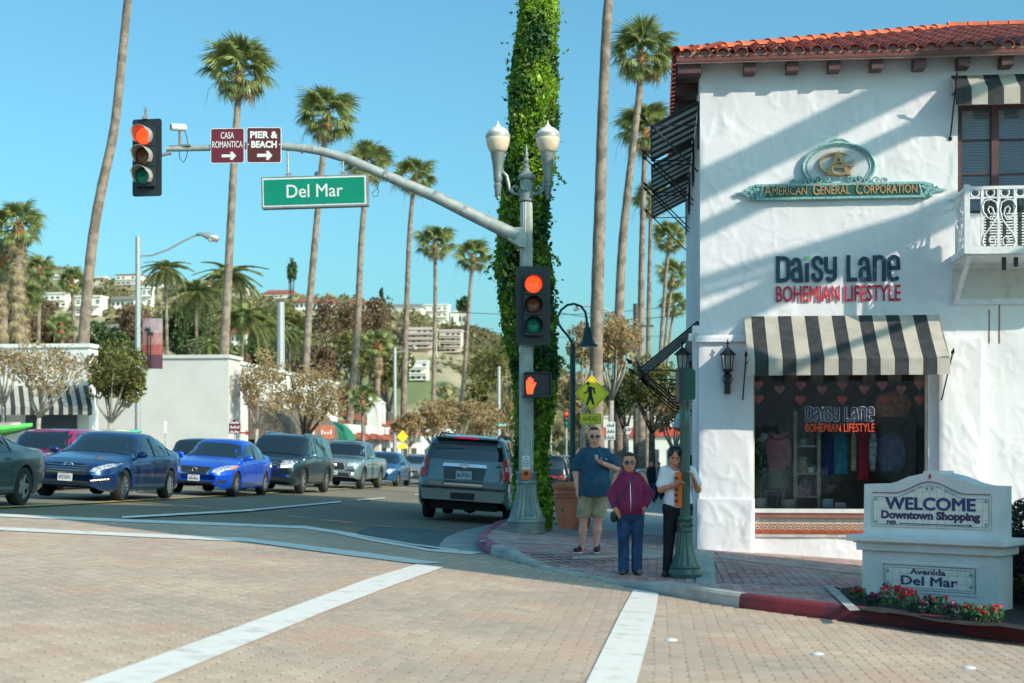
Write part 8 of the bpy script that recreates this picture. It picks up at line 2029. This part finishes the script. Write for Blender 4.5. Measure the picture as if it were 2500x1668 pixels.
for k, (y, z, h) in enumerate(((1.6, 4.5, .34), (2.9, 4.15, .34))):
    mb = MB(); mb.box((lx_ + .03, y, z), (.05, .55, h + .1)); part('letter_plate', mb, mt('red_letter', (.35, .04, .05), .6), sb); mb = MB(); put_text(mb, 'SC'[k], (lx_ + .06, y - .2, z - h / 2), (0, 1, 0), (0, 0, 1), .4, h, .03, out=(1, 0, 0)); part('letter', mb, M_SWHITE, sb)
for k in range(4):
    mb = MB(); mb.box((lx_ + .02, 8 + k * 3.4, 4.1), (.05, 1.5, 1.2)); part('window', mb, M_WIN, sb)
for k in range(5):
    mb = MB(); mb.box((lx_ + .02, 3.5 + k * 3.9, 1.1), (.05, 2.6, 2.0)); part('shop_window', mb, M_WIN, sb)
def barrel_awning(v0, w, z, r, mat, label, depth=1.6, txt=None):
    c = xy_of(-19.85, v0); t = thing('arched_awning', label, 'awning', (c[0], c[1], 0), -TH); mb = MB(); n = 12
    for s_, yy_ in ((0, 0), (1, w)): pass
    P = [[(depth * (math.sin(a)), yq, z + r * math.cos(a) - r * .0) for yq in (0, w)] for a in np.linspace(0, math.pi / 2, n)]
    mb.grid(P + [[(depth, 0, z - .45), (depth, w, z - .45)]])
    for yq in (0, w): mb.add([(0, yq, z - .0)] + [(depth * math.sin(a), yq, z + r * math.cos(a)) for a in np.linspace(0, math.pi / 2, n)], [tuple(range(n + 1))])
    part('canopy', mb, mat, t, auto=40)
    if txt: mb = MB(); put_text(mb, txt, (depth + .02, .3, z - .4), (0, 1, 0), (0, 0, 1), w - .6, .34, .02, out=(1, 0, 0)); part('lettering', mb, M_SWHITE, t)
    return t
M_AWB = mt('brown_canvas', (.14, .115, .09), .85, var=.1); M_AWG = mt('green_canvas', (.02, .20, .12), .8, var=.1)
for k in range(3): barrel_awning(68.2 + k * 4.4, 4.1, 2.15, 1.7, M_AWB, 'brown arched awning, %s of three under the tan trees' % ('nearest', 'middle', 'farthest')[k])
barrel_awning(82.4, 3.6, 1.9, 1.5, M_AWG, 'green rounded awning with white lettering beyond the brown ones', txt='#8')
for k in range(2):
    c = xy_of(-18.1, 73 + k * 4.0); t = thing('hanging_sign', 'orange shop sign under the brown awnings, %s one' % ('left', 'right')[k], 'sign', (c[0], c[1], EYE + (HY - 1055) * c[1] / F), 0); mb = MB(); mb.box((0, 0, 0), (1.0, .05, .7)); part('board', mb, mt('orange_sign', (.60, .18, .10), .6), t); mb = MB(); put_text(mb, '#5', (-.4, -.03, -.12), (1, 0, 0), (0, 0, 1), .8, .24, .02); part('lettering', mb, M_SWHITE, t)
rt = thing('tiled_roof_building', 'low white building with red tiled roof beyond the green awning', 'building', (*xy_of(-19.6, 90), 0), -TH)
mb = MB(); mb.box((-6, 14, 1.0), (12, 28, 4.6)); part('wall', mb, M_LW2, rt)
for k in range(12):
    mb = MB(); y0, y1 = k * 2.3, k * 2.3 + 2.26; zz_ = 3.2 + .1 * (k % 2) + .5 * (k > 5); mb.add([(.9, y0, zz_ - .75), (.9, y1, zz_ - .75), (-5, y1, zz_ + .9), (-5, y0, zz_ + .9), (.9, y0, zz_ - .95), (.9, y1, zz_ - .95)], [(0, 1, 2, 3), (4, 5, 1, 0), (0, 3, 4)]); part('roof_tiles', mb, M_RR, rt)['kind'] = 'stuff'
for k in range(6): mb = MB(); mb.box((.03, 2.5 + k * 4.4, .9), (.06, 2.4, 1.8)); part('shop_window', mb, M_WIN, rt)
for k, (x, y0, y1, Y, w) in enumerate([(914, 978, 1040, 100, 30), (928, 985, 1020, 112, 22)]):
    p = ray(x, y1, Y); t = thing('chimney', 'white stucco chimney tower above the red tiled roof, %s' % ('near one' if k == 0 else 'farther one'), 'chimney', p, -TH); hh = (y1 - y0) / S(Y); w_ = w / S(Y); mb = MB(); mb.box((0, 0, hh / 2 - 1), (w_, w_, hh + 2)); part('stack', mb, M_LW2, t); mb = MB(); mb.add([(-w_ / 2 - .1, -w_ / 2 - .1, hh), (w_ / 2 + .1, -w_ / 2 - .1, hh), (w_ / 2 + .1, w_ / 2 + .1, hh), (-w_ / 2 - .1, w_ / 2 + .1, hh), (0, 0, hh + w_ * .5)], [(0, 1, 4), (1, 2, 4), (2, 3, 4), (3, 0, 4), (0, 1, 2, 3)]); part('cap', mb, M_LW2, t)
lw = block('white_building', 'long low white building far up the left side behind the tan street trees', -40, -20.5, 119, 150, -3, 3.6, M_LW2)
for k in range(5): mb = MB(); mb.box((-8 + k * 4, -.03, 1.5), (2, .06, 1.6)); part('window', mb, M_WIN, lw)
fb = block('white_building', 'white shop building at the far left behind the striped awning', -52, -23.4, 57, 58, -1, EYE + (HY - 838) * 57 / F, M_LW2)
for k in range(5): mb = MB(); mb.box((14.3 - 1.6 - k * 3.1, -.04, 1.9), (2.2, .08, 2.6)); part('shop_window', mb, M_WIN, fb)
# striped awning on the far left shop
t = thing('striped_awning', 'large cream and black striped shop awning at the left picture edge', 'awning', fb.location, -TH)
x1 = (BM_.to_3x3().inverted() @ (ray(176, 1000, 55) - Vector(fb.location))).x; z1 = EYE + (HY - 930) * 55 / F; z0 = EYE + (HY - 985) * 53 / F
mb = MB(); sw = .2
for k in range(62):
    a = x1 - k * sw; b = a - sw; mb.mat(k % 2); mb.add([(a - 1.0, -.05, z1), (b - 1.0, -.05, z1), (b, -2.0, z0), (a, -2.0, z0)], [(0, 1, 2, 3)]); mb.add([(a, -2.0, z0), (b, -2.0, z0), (b, -2.0, z0 - .32), (a, -2.0, z0 - .32)], [(0, 1, 2, 3)])
part('canopy', mb, [M_BLACKC, M_CREAMC], t); mb = MB(); mb.add([(x1, -2.0, z0), (x1, -2.0, z0 - .32), (x1 - 1.0, -.05, z0 - .32), (x1 - 1.0, -.05, z1)], [(0, 1, 2, 3)]); part('awning_end', mb, M_BLACKC, t)
# poles and signs along the left pavement
def street_light(px, py, Y, arm, label, banner=None, w=.11):
    s_ = S(Y); p = ray(px, py, Y); zb = float(zr(p.x, Y)); t = thing('street_light', label, 'street lamp', (p.x, Y, zb)); mb = MB(); mb.tube([(0, 0, 0), (0, 0, p.z - zb)], [w * 1.3, w], 10); part('pole', mb, M_GALV, t)
    q = lambda a, b: ((a - px) / s_, 0, EYE + (HY - b) / s_ - zb)
    if arm:
        mb = MB(); mb.tube([q(*a) for a in arm[:-1]], .045, 6); part('arm', mb, M_GALV, t); e = Vector(q(*arm[-1])); st_ = Vector(q(*arm[-2])); dx = 1 if e.x > st_.x else -1
        mb = MB(); mb.tube([st_, st_ + Vector((dx * .2, 0, .04)), (st_ + e) / 2 + Vector((0, 0, .03)), e + Vector((-dx * .08, 0, .0)), e], [.06, .09, .16, .17, .05], 10); hd = part('lamp_head', mb, M_GALV, t, smooth=True)
        mb = MB(); c = (st_ + e) / 2 + Vector((dx * .12, 0, -.10)); mb.lathe([(.0, -.14), (.10, -.10), (.14, 0), (.12, .04)], 12, tuple(c)); part('lamp_glass', mb, M_GLOBE, hd, smooth=True)
    if banner:
        (a, b, c, d), mats = banner; x0, z0 = q(a, d)[0], q(a, d)[2]; x1, z1 = q(c, b)[0], q(c, b)[2]; H3 = z1 - z0
        bt = thing('street_banner', 'sunset banner with palm silhouettes hanging on the lamp post', 'banner', t.location); mb = MB()
        for f0, f1, mi in ((0, .28, 0), (.28, .48, 1), (.48, .72, 2), (.72, 1, 3)): mb.mat(mi); mb.grid([[(x0 + (x1 - x0) * g, -.05 * math.sin(g * 4) - .1, z0 + H3 * f) for f in (f0, f1)] for g in np.linspace(0, 1, 6)])
        part('cloth', mb, mats, bt); mb = MB()
        for (g, h_) in ((.28, .78), (.42, .70)):
            xx = x0 + (x1 - x0) * g; mb.prism([(xx - .03, z0), (xx + .03, z0), (xx + .015, z0 + H3 * h_), (xx - .015, z0 + H3 * h_)], -.17, -.165)
            for k in range(8): an = k * .785; mb.prism([(xx, z0 + H3 * h_ - .04), (xx + .2 * math.cos(an), z0 + H3 * h_ + .2 * math.sin(an) - .02), (xx, z0 + H3 * h_ + .05)], -.172 - k * .0005, -.168)
        part('palm_print', mb, M_BKPL, bt)
    return t
street_light(337, 578, 62, [(340, 625), (370, 624), (410, 610), (450, 588), (480, 574), (536, 583)], 'tall grey street light with long curved arm and sunset banner', ((350, 778, 398, 901), [mt('banner_dusk', (.10, .03, .06), .7), mt('banner_coral', (.34, .08, .07), .7), mt('banner_peach', (.36, .17, .16), .7), mt('banner_rose', (.36, .25, .28), .7)]))
street_light(686, 738, 78, None, 'plain pale lamp post without arm in front of the white shop', w=.2)
street_light(964, 848, 95, [(964, 860), (985, 858), (1000, 850), (1006, 846), (1012, 846)], 'thin street light behind the palms near the tiled roof building')
street_light(1500, 760, 74, [(1500, 765), (1470, 752), (1440, 748), (1418, 748), (1405, 752)], 'street light with cobra head showing behind the bell lamp')
street_light(1218, 895, 120, None, 'thin pale post far off beside the ivy trunk', w=.14)
def small_sign(px, py, w, h, Y, label, face, txt=None, tcol=None, post=True, shape=None, cat='sign'):
    s_ = S(Y); p = ray(px, py, Y); t = thing('street_sign', label, cat, p); W, Hh = w / s_, h / s_; mb = MB()
    pts = shape(W, Hh) if shape else [(-W / 2, -Hh / 2), (W / 2, -Hh / 2), (W / 2, Hh / 2), (-W / 2, Hh / 2)]; mb.prism(pts, -.03, .03); part('board', mb, face, t)
    if txt:
        L = txt.split('|'); mb = MB(); n = len(L)
        for k, q in enumerate(L): put_text(mb, q, (-W * .42, -.035, Hh * (.5 - (k + .85) / n)), (1, 0, 0), (0, 0, 1), W * .84, Hh * .62 / n, .01)
        part('lettering', mb, tcol or M_SWHITE, t)
    if post: zb = float(zr(p.x, Y)) - p.z; mb = MB(); mb.tube([(0, .05, zb), (0, .05, Hh * .4)], .035, 6); part('post', mb, M_GALV, t)
    return t
arch_s = lambda W, H3: [(-W / 2, -H3 / 2), (W / 2, -H3 / 2), (W / 2, H3 * .15)] + [(W / 2 * math.cos(a), H3 * .15 + H3 * .35 * math.sin(a)) for a in np.linspace(.3, 2.84, 7)] + [(-W / 2, H3 * .15)]
dia = lambda W, H3: [(0, -H3 / 2), (W / 2, 0), (0, H3 / 2), (-W / 2, 0)]
small_sign(573, 1042, 28, 34, 60, 'maroon arched shop sign before the white wall', M_MAROON, '#6|#8|#7', shape=arch_s)
ar = small_sign(598, 1057, 22, 14, 60, 'red arrow sign pointing right beside the maroon arched sign', M_RED, post=False, shape=lambda W, H3: [(-W / 2, -H3 * .15), (W * .1, -H3 * .15), (W * .1, -H3 / 2), (W / 2, 0), (W * .1, H3 / 2), (W * .1, H3 * .15), (-W / 2, H3 * .15)])
small_sign(404, 1043, 7, 30, 58, 'narrow white roadside sign seen nearly edge on by the white wall', M_SWHITE)
small_sign(983, 1066, 28, 32, 80, 'yellow diamond sign far up the left kerb', M_YEL, shape=dia); small_sign(983, 1090, 22, 12, 80, 'small yellow plate under the far diamond sign', M_YEL, post=False)
small_sign(1226, 1037, 22, 9, 90, 'small green street name plate left of the fluted pole', mt('street_green', (.0, .24, .15)), '#5', post=False)
small_sign(1491, 1052, 22, 44, 52, 'green and white parking notice on a post between the trees', M_SWHITE, '#5|#7|#6', mt('notice_green', (.0, .22, .14), .5)); small_sign(1532, 1051, 18, 20, 56, 'round white sign with a dark P on the pavement', M_SWHITE, 'P', M_BKPL, shape=lambda W, H3: [(W / 2 * math.cos(a), H3 / 2 * math.sin(a)) for a in np.linspace(0, 2 * math.pi, 15)[:-1]])
bl = small_sign(1662, 1022, 44, 44, 50, 'pale blue white projecting shop awning beyond the white building', mt('pale_blue', (.45, .55, .62), .6), post=False, shape=lambda W, H3: [(-W / 2, -H3 / 2), (W / 2, -H3 / 2), (W / 2, H3 / 2), (-W * .1, H3 / 2)])
# far right side of the street and its end
gs = block('far_shop', 'low shop with red and white band at the far end of the street', -5.5, 10, 130, 140, -3.5, 1.6 + 3.0, M_LW2); mb = MB(); mb.box((0, -.2, 3.3), (15.4, .3, .8)); part('red_band', mb, mt('band_red', (.55, .08, .05), .6), gs)
for k in range(5): mb = MB(); mb.box((-6 + k * 3, -.05, .6), (2.2, .1, 2.2)); part('window', mb, M_WIN, gs)
rb = block('right_shops', 'row of low shops beyond the corner building on the right pavement', 2.5, 12, 40, 100, -3, 4.2, M_LW2)
for k in range(9): mb = MB(); mb.box((-4.78, 3 + k * 6.5, .9), (.06, 4.0, 2.4)); part('shop_window', mb, M_WIN, rb)
for k, (px, py) in enumerate([(1345, 1018), (1383, 1022)]):
    p = ray(px, py, 100); t = thing('far_traffic_light', 'small distant traffic light between the ivy and the bell lamp, %s' % ('left' if k == 0 else 'right'), 'traffic light', p); mb = MB(); mb.box((0, 0, 0), (.4, .3, 1.1)); part('housing', mb, M_BKPL, t)
    for q in range(3): mb = MB(); mb.lathe([(.12, -.16), (.12, -.2), (.0, -.2)], 8, (0, 0, .34 - q * .34), axis='Y'); part('lens', mb, MATS['lens_near_%d' % q], t)
    mb = MB(); mb.tube([(0, .1, -6), (0, .1, .5)], .06, 6); part('post', mb, M_GALV, t)
# overhead wires
wr = thing('overhead_wires', 'thin overhead wires crossing the sky beyond the bell lamp', 'wires', (0, 0, 0))
for (a, b, Y) in (((1100, 762), (1700, 742), 110), ((1360, 763), (1700, 760), 90), ((1100, 800), (1620, 820), 130)):
    A_, B_ = ray(*a, Y), ray(*b, Y); mb = MB(); mb.tube([A_.lerp(B_, t) - Vector((0, 0, .5 * math.sin(math.pi * t))) for t in np.linspace(0, 1, 9)], .022, 4); part('wire', mb, M_BKPL, wr)
up = thing('utility_pole', 'wooden utility pole with transformer behind the palms on the right', 'utility pole', (ray(1552, 900, 88).x, 88, -.9)); mb = MB(); mb.tube([(0, 0, 0), (0, 0, EYE + (HY - 742) * 88 / F + .9)], .16, 8); mb.box((0, 0, 10.2), (2.2, .12, .12)); part('pole', mb, M_TRKD, up)
# what stands behind the viewer: seen only in glass and paint, and as bounced light
for k, (x, y, w, d, h, m) in enumerate([(-24, -26, 22, 10, 8, M_HB), (2, -30, 24, 10, 7.5, M_HP), (-48, -8, 12, 20, 7, M_LW2), (30, -34, 20, 12, 8, M_LW2)]):
    t = thing('opposite_building', ('beige', 'pinkish', 'white', 'cream')[k] + ' building behind the viewer across the crossing', 'building', (x, y, 0)); mb = MB(); mb.box((0, 0, h / 2 - 1), (w, d, h + 2)); part('wall', mb, m, t)
    for q in range(5): mb = MB(); mb.box((-w * .4 + q * w * .2, d / 2 + .03, 1.6), (w * .13, .08, 2.4)); part('window', mb, M_WIN, t)
# ------------------------------------------------------------ inside the shop window
def WP(px, py, dp): x, z = FP(px, py, -dp); return Vector((x, dp, z))
def sw_thing(nm, label, cat, px, py, dp, group=None): return thing(nm, label, cat, BM_ @ WP(px, py, dp), -TH, group)
sI = lambda dp: S(22.8 + dp)
names = ['at the left edge of the window', 'second from the left', 'third from the left', 'fourth from the left', 'above the word Lane start', 'right of the shop name', 'third from the right', 'second from the right', 'at the right edge of the window']
m_h1 = mt('pink_paper', (.95, .34, .34), .7, var=.08, rnd=.12); m_h2 = mt('coral_paper', (.98, .15, .10), .7, var=.08, rnd=.12); hm = {}
low = {1852: 974, 1954: 976, 2056: 976, 2157: 976, 2245: 976}
for k, (a, b) in enumerate([(1852, 939), (1903, 951), (1956, 941), (2007, 952), (2057, 941), (2110, 950), (2154, 941), (2200, 951), (2245, 939)]):
    t = sw_thing('heart_garland', ('double' if any(abs(a - q) < 4 for q in low) else 'single') + ' paper heart string ' + names[k], 'garland', a, b, .16, 'paper heart strings across the window top')
    h = 12.5 / sI(.16); mb = MB(); mb.prism(heart_poly(0, 0, h), -.004, .004); part('paper_heart', mb, m_h1, t, rot=(0, 0, random.uniform(-.5, .5)))
    bot = 0
    for q, y in low.items():
        if abs(q - a) < 4: bot = -(y - b) / sI(.16); mb = MB(); mb.prism(heart_poly(0, 0, h), -.004, .004); part('paper_heart', mb, m_h2, t, loc=((q - a) / sI(.16), 0, bot), label='deeper coral heart', rot=(0, 0, random.uniform(-.4, .4)))
    mb = MB(); mb.tube([(0, 0, bot), (0, 0, .28)], .002, 4); part('string', mb, M_SWHITE, t)
def garment(nm, label, cat, px0, px1, py0, py1, dp, col, sleeves=False, flare=1.15, name='cloth', var=.2):
    s_ = sI(dp); W = (px1 - px0) / s_; Hh = (py1 - py0) / s_; t = sw_thing(nm, label, cat, (px0 + px1) / 2, py1, dp); m = mt(name, col, .85, var=var, scale=9)
    mb = MB(); rings = []
    for f in np.linspace(0, 1, 12):
        w = W / 2 * (flare + (1 - flare) * f) * (1 if f < .86 else 1 - (f - .86) * 3.4); row = []
        for a in np.linspace(0, 2 * math.pi, 29): r = 1 + .07 * math.sin(a * 7 + f * 2) * (1 - f * .6); row.append((w * r * math.cos(a), w * .55 * r * math.sin(a), Hh * f))
        rings.append(row)
    mb.grid(rings); mb.add(rings[-1][:-1], [tuple(range(28))]); part('cloth', mb, m, t, smooth=True)
    if sleeves:
        for sg in (-1, 1): mb = MB(); mb.tube([(sg * W * .40, 0, Hh * .88), (sg * W * .56, -.02, Hh * .5), (sg * W * .52, -.06, Hh * .12)], [.06, .055, .04], 8); part('sleeve', mb, m, t, smooth=True)
    return t, W, Hh, m
m_mq = mt('mannequin_dark', (.05, .06, .06), .5); m_wd = mt('shelf_wood', (.52, .42, .30), .7, var=.2, scale=8)
for a in (('mannequin', 'dress form in a long white cardigan at the left of the shop window', 'mannequin', 1852, 1892, 1056, 1192, .75, (.75, .72, .66), 'white_knit'), ('mannequin', 'dress form in a pink coat with hood beside the white cardigan', 'mannequin', 1876, 1922, 1062, 1150, .5, (.55, .20, .21), 'pink_wool')):
    t, W, Hh, m = garment(*a[:3], *a[3:7], a[7], a[8], True, 1.05, a[9]); mb = MB(); mb.lathe([(.06, Hh - .02), (.04, Hh + .04), (.045, Hh + .10), (.02, Hh + .17)], 12); mb.tube([(0, 0, -.6), (0, 0, .1)], .02, 6); part('form', mb, m_mq, t)
    if 'pink' in a[9]:
        mb = MB(); mb.lathe([(.20, -.28), (.17, .02)], 16); part('skirt', mb, mt('olive_skirt', (.28, .25, .16), .9), t); mb = MB(); mb.tube([(-.13, -.06, Hh), (0, -.12, Hh - .05), (.13, -.06, Hh), (0, .08, Hh + .02), (-.13, -.06, Hh)], .05, 8); part('hood', mb, m, t, smooth=True)
sh = sw_thing('display_shelf', 'pale wooden shelf unit with baskets and plants in the shop window', 'shelf', 1965, 1243, .7); s_ = sI(.7)
for px in (1940, 1996): mb = MB(); mb.box(((px - 1965) / s_, 0, .80), (.06, .3, 1.6)); part('upright', mb, m_wd, sh)
for py in (1091, 1157, 1213): mb = MB(); mb.box((0, 0, (1243 - py) / s_), (.36, .3, .03)); part('shelf_board', mb, m_wd, sh)
def pot(px, py, dp, label, r=.06, leaves=True, mat=M_SWHITE, seed=1):
    t = sw_thing('potted_plant', label, 'plant', px, py, dp); mb = MB(); mb.lathe([(r * .8, 0), (r, r * 1.6), (r * .9, r * 1.7)], 14); part('pot', mb, mat, t); mb = MB(); leafy(mb, 120, (0, 0, r * 2.6), r * 1.5, r * 1.5, r * 1.5, .022, seed, .1); part('foliage', mb, M_LEAF, t)
pot(1980, 1156, .62, 'small plant in a white pot on the window shelf'); pot(1962, 1090, .62, 'bushy plant in a glass pot on the top window shelf', .07, mat=mt('pot_grey', (.3, .32, .32), .4), seed=3)
t = sw_thing('wicker_basket', 'tall woven basket on the window shelf', 'basket', 1960, 1156, .66); mb = MB(); mb.lathe([(.07, 0), (.09, .14), (.075, .26)], 18); part('body', mb, mt('wicker', (.42, .32, .22), .9, var=.5, scale=60), t); mb = MB(); mb.tube([(.078 * math.cos(a), .078 * math.sin(a), .26) for a in np.linspace(0, 6.3, 16)], .01, 5); part('rim', mb, MATS['wicker'], t)
t = sw_thing('lamp_shade', 'dark conical shade on the lower window shelf', 'lamp', 1965, 1190, .66); mb = MB(); mb.lathe([(.12, 0), (.05, .13)], 16); part('shade', mb, mt('shade_grey', (.22, .2, .18), .8), t); mb = MB(); mb.lathe([(.03, -.14), (.02, 0)], 10); part('foot', mb, m_mq, t)
t = sw_thing('gift_box', 'patterned pink and tan box on the lowest window shelf', 'box', 1962, 1212, .64); mb = MB(); mb.box((0, 0, .08), (.22, .12, .15)); part('box', mb, mt('box_pattern', (.55, .30, .22), .7, col2=(.3, .12, .2), var=.3, scale=22), t); mb = MB(); mb.box((0, 0, .16), (.23, .13, .02)); part('lid', mb, m_h1, t)
for a in ((2002, 2034, 1052, 1160, .8, (.02, .05, .14), 'navy_denim', 'navy denim dress hanging in the middle of the shop window'), (2034, 2068, 1054, 1158, .85, (.03, .28, .36), 'teal_denim', 'teal dress hanging beside the navy one in the shop window'), (2078, 2090, 1056, 1150, .9, (.60, .48, .34), 'tan_scarf', 'narrow tan scarf hanging between the teal and red dresses'), (2094, 2120, 1054, 1172, .85, (.50, .02, .05), 'red_silk', 'long red dress hanging right of the shop name decal'), (2146, 2212, 958, 1018, 1.0, (.60, .25, .16), 'orange_jacket', 'orange quilted jacket hung high in the right of the window'), (2150, 2200, 1060, 1150, 1.3, (.16, .20, .30), 'striped_cloth', 'grey blue striped dress at the right of the shop window'), (2208, 2240, 1000, 1160, 1.5, (.10, .06, .06), 'dark_coat', 'long dark coat near the right window frame')):
    t, W, Hh, m = garment('hanging_garment', a[7], 'clothing', *a[:4], a[4], a[5], W if False else (a[1] - a[0] > 40), 1.1, a[6]); mb = MB(); mb.tube([(0, 0, Hh), (0, 0, Hh + .06), (.02, 0, Hh + .08)], .006, 4); part('hanger', mb, M_GALV, t)
t = sw_thing('feather_boa', 'white feather strip hanging beside the red dress', 'decoration', 2131, 1150, .5); mb = MB(); leafy(mb, 420, (0, 0, .32), .05, .04, .34, .035, 9, 0, up=0); part('feathers', mb, M_SWHITE, t)
t = sw_thing('bamboo_plant', 'leafy tall plant at the left edge of the shop window', 'plant', 1856, 1240, .35); mb = MB(); leafy(mb, 380, (0, 0, .62), .12, .08, .50, .035, 12, 0, up=0); part('foliage', mb, M_LEAF, t); mb = MB(); mb.tube([(0, 0, 0), (.02, 0, 1.0)], .01, 5); part('stem', mb, m_wd, t)
pot(1856, 1243, .35, 'grey pot of the leafy plant at the left edge of the window', .11, mat=MATS['pot_grey'], seed=5)
t = sw_thing('stool', 'small wooden stool under the dress forms in the window', 'stool', 1890, 1243, .7); mb = MB(); mb.box((0, 0, .30), (.34, .3, .03)); part('seat', mb, m_wd, t)
for a, b in ((-.14, -.12), (.14, -.12), (.14, .12), (-.14, .12)): mb = MB(); mb.box((a, b, .145), (.03, .03, .29)); part('leg', mb, m_wd, t)
for k, (px, c, l_) in enumerate(((1925, (.5, .42, .34), 'round tan pouffe on the shop window floor'), (2020, (.30, .50, .52), 'pale aqua box on the shop window floor'), (2050, (.65, .45, .5), 'low pink box by the window sill'))):
    t = sw_thing('floor_item', l_, 'cushion' if k == 0 else 'box', px, 1242, .45); mb = MB()
    if k == 0: mb.lathe([(.11, 0), (.13, .08), (.10, .15), (.0, .17)], 16)
    else: mb.box((0, 0, .06 / k + .03), (.17, .12, .12 / k + .02))
    part('body', mb, mt('item_%d' % k, c, .7), t)
mb = MB(); mb.box((4.0, 1.7, gz0 - .12), (4.0, 3.2, .08)); part('display_floor', mb, m_wd, shop)
bpy.context.view_layer.update()
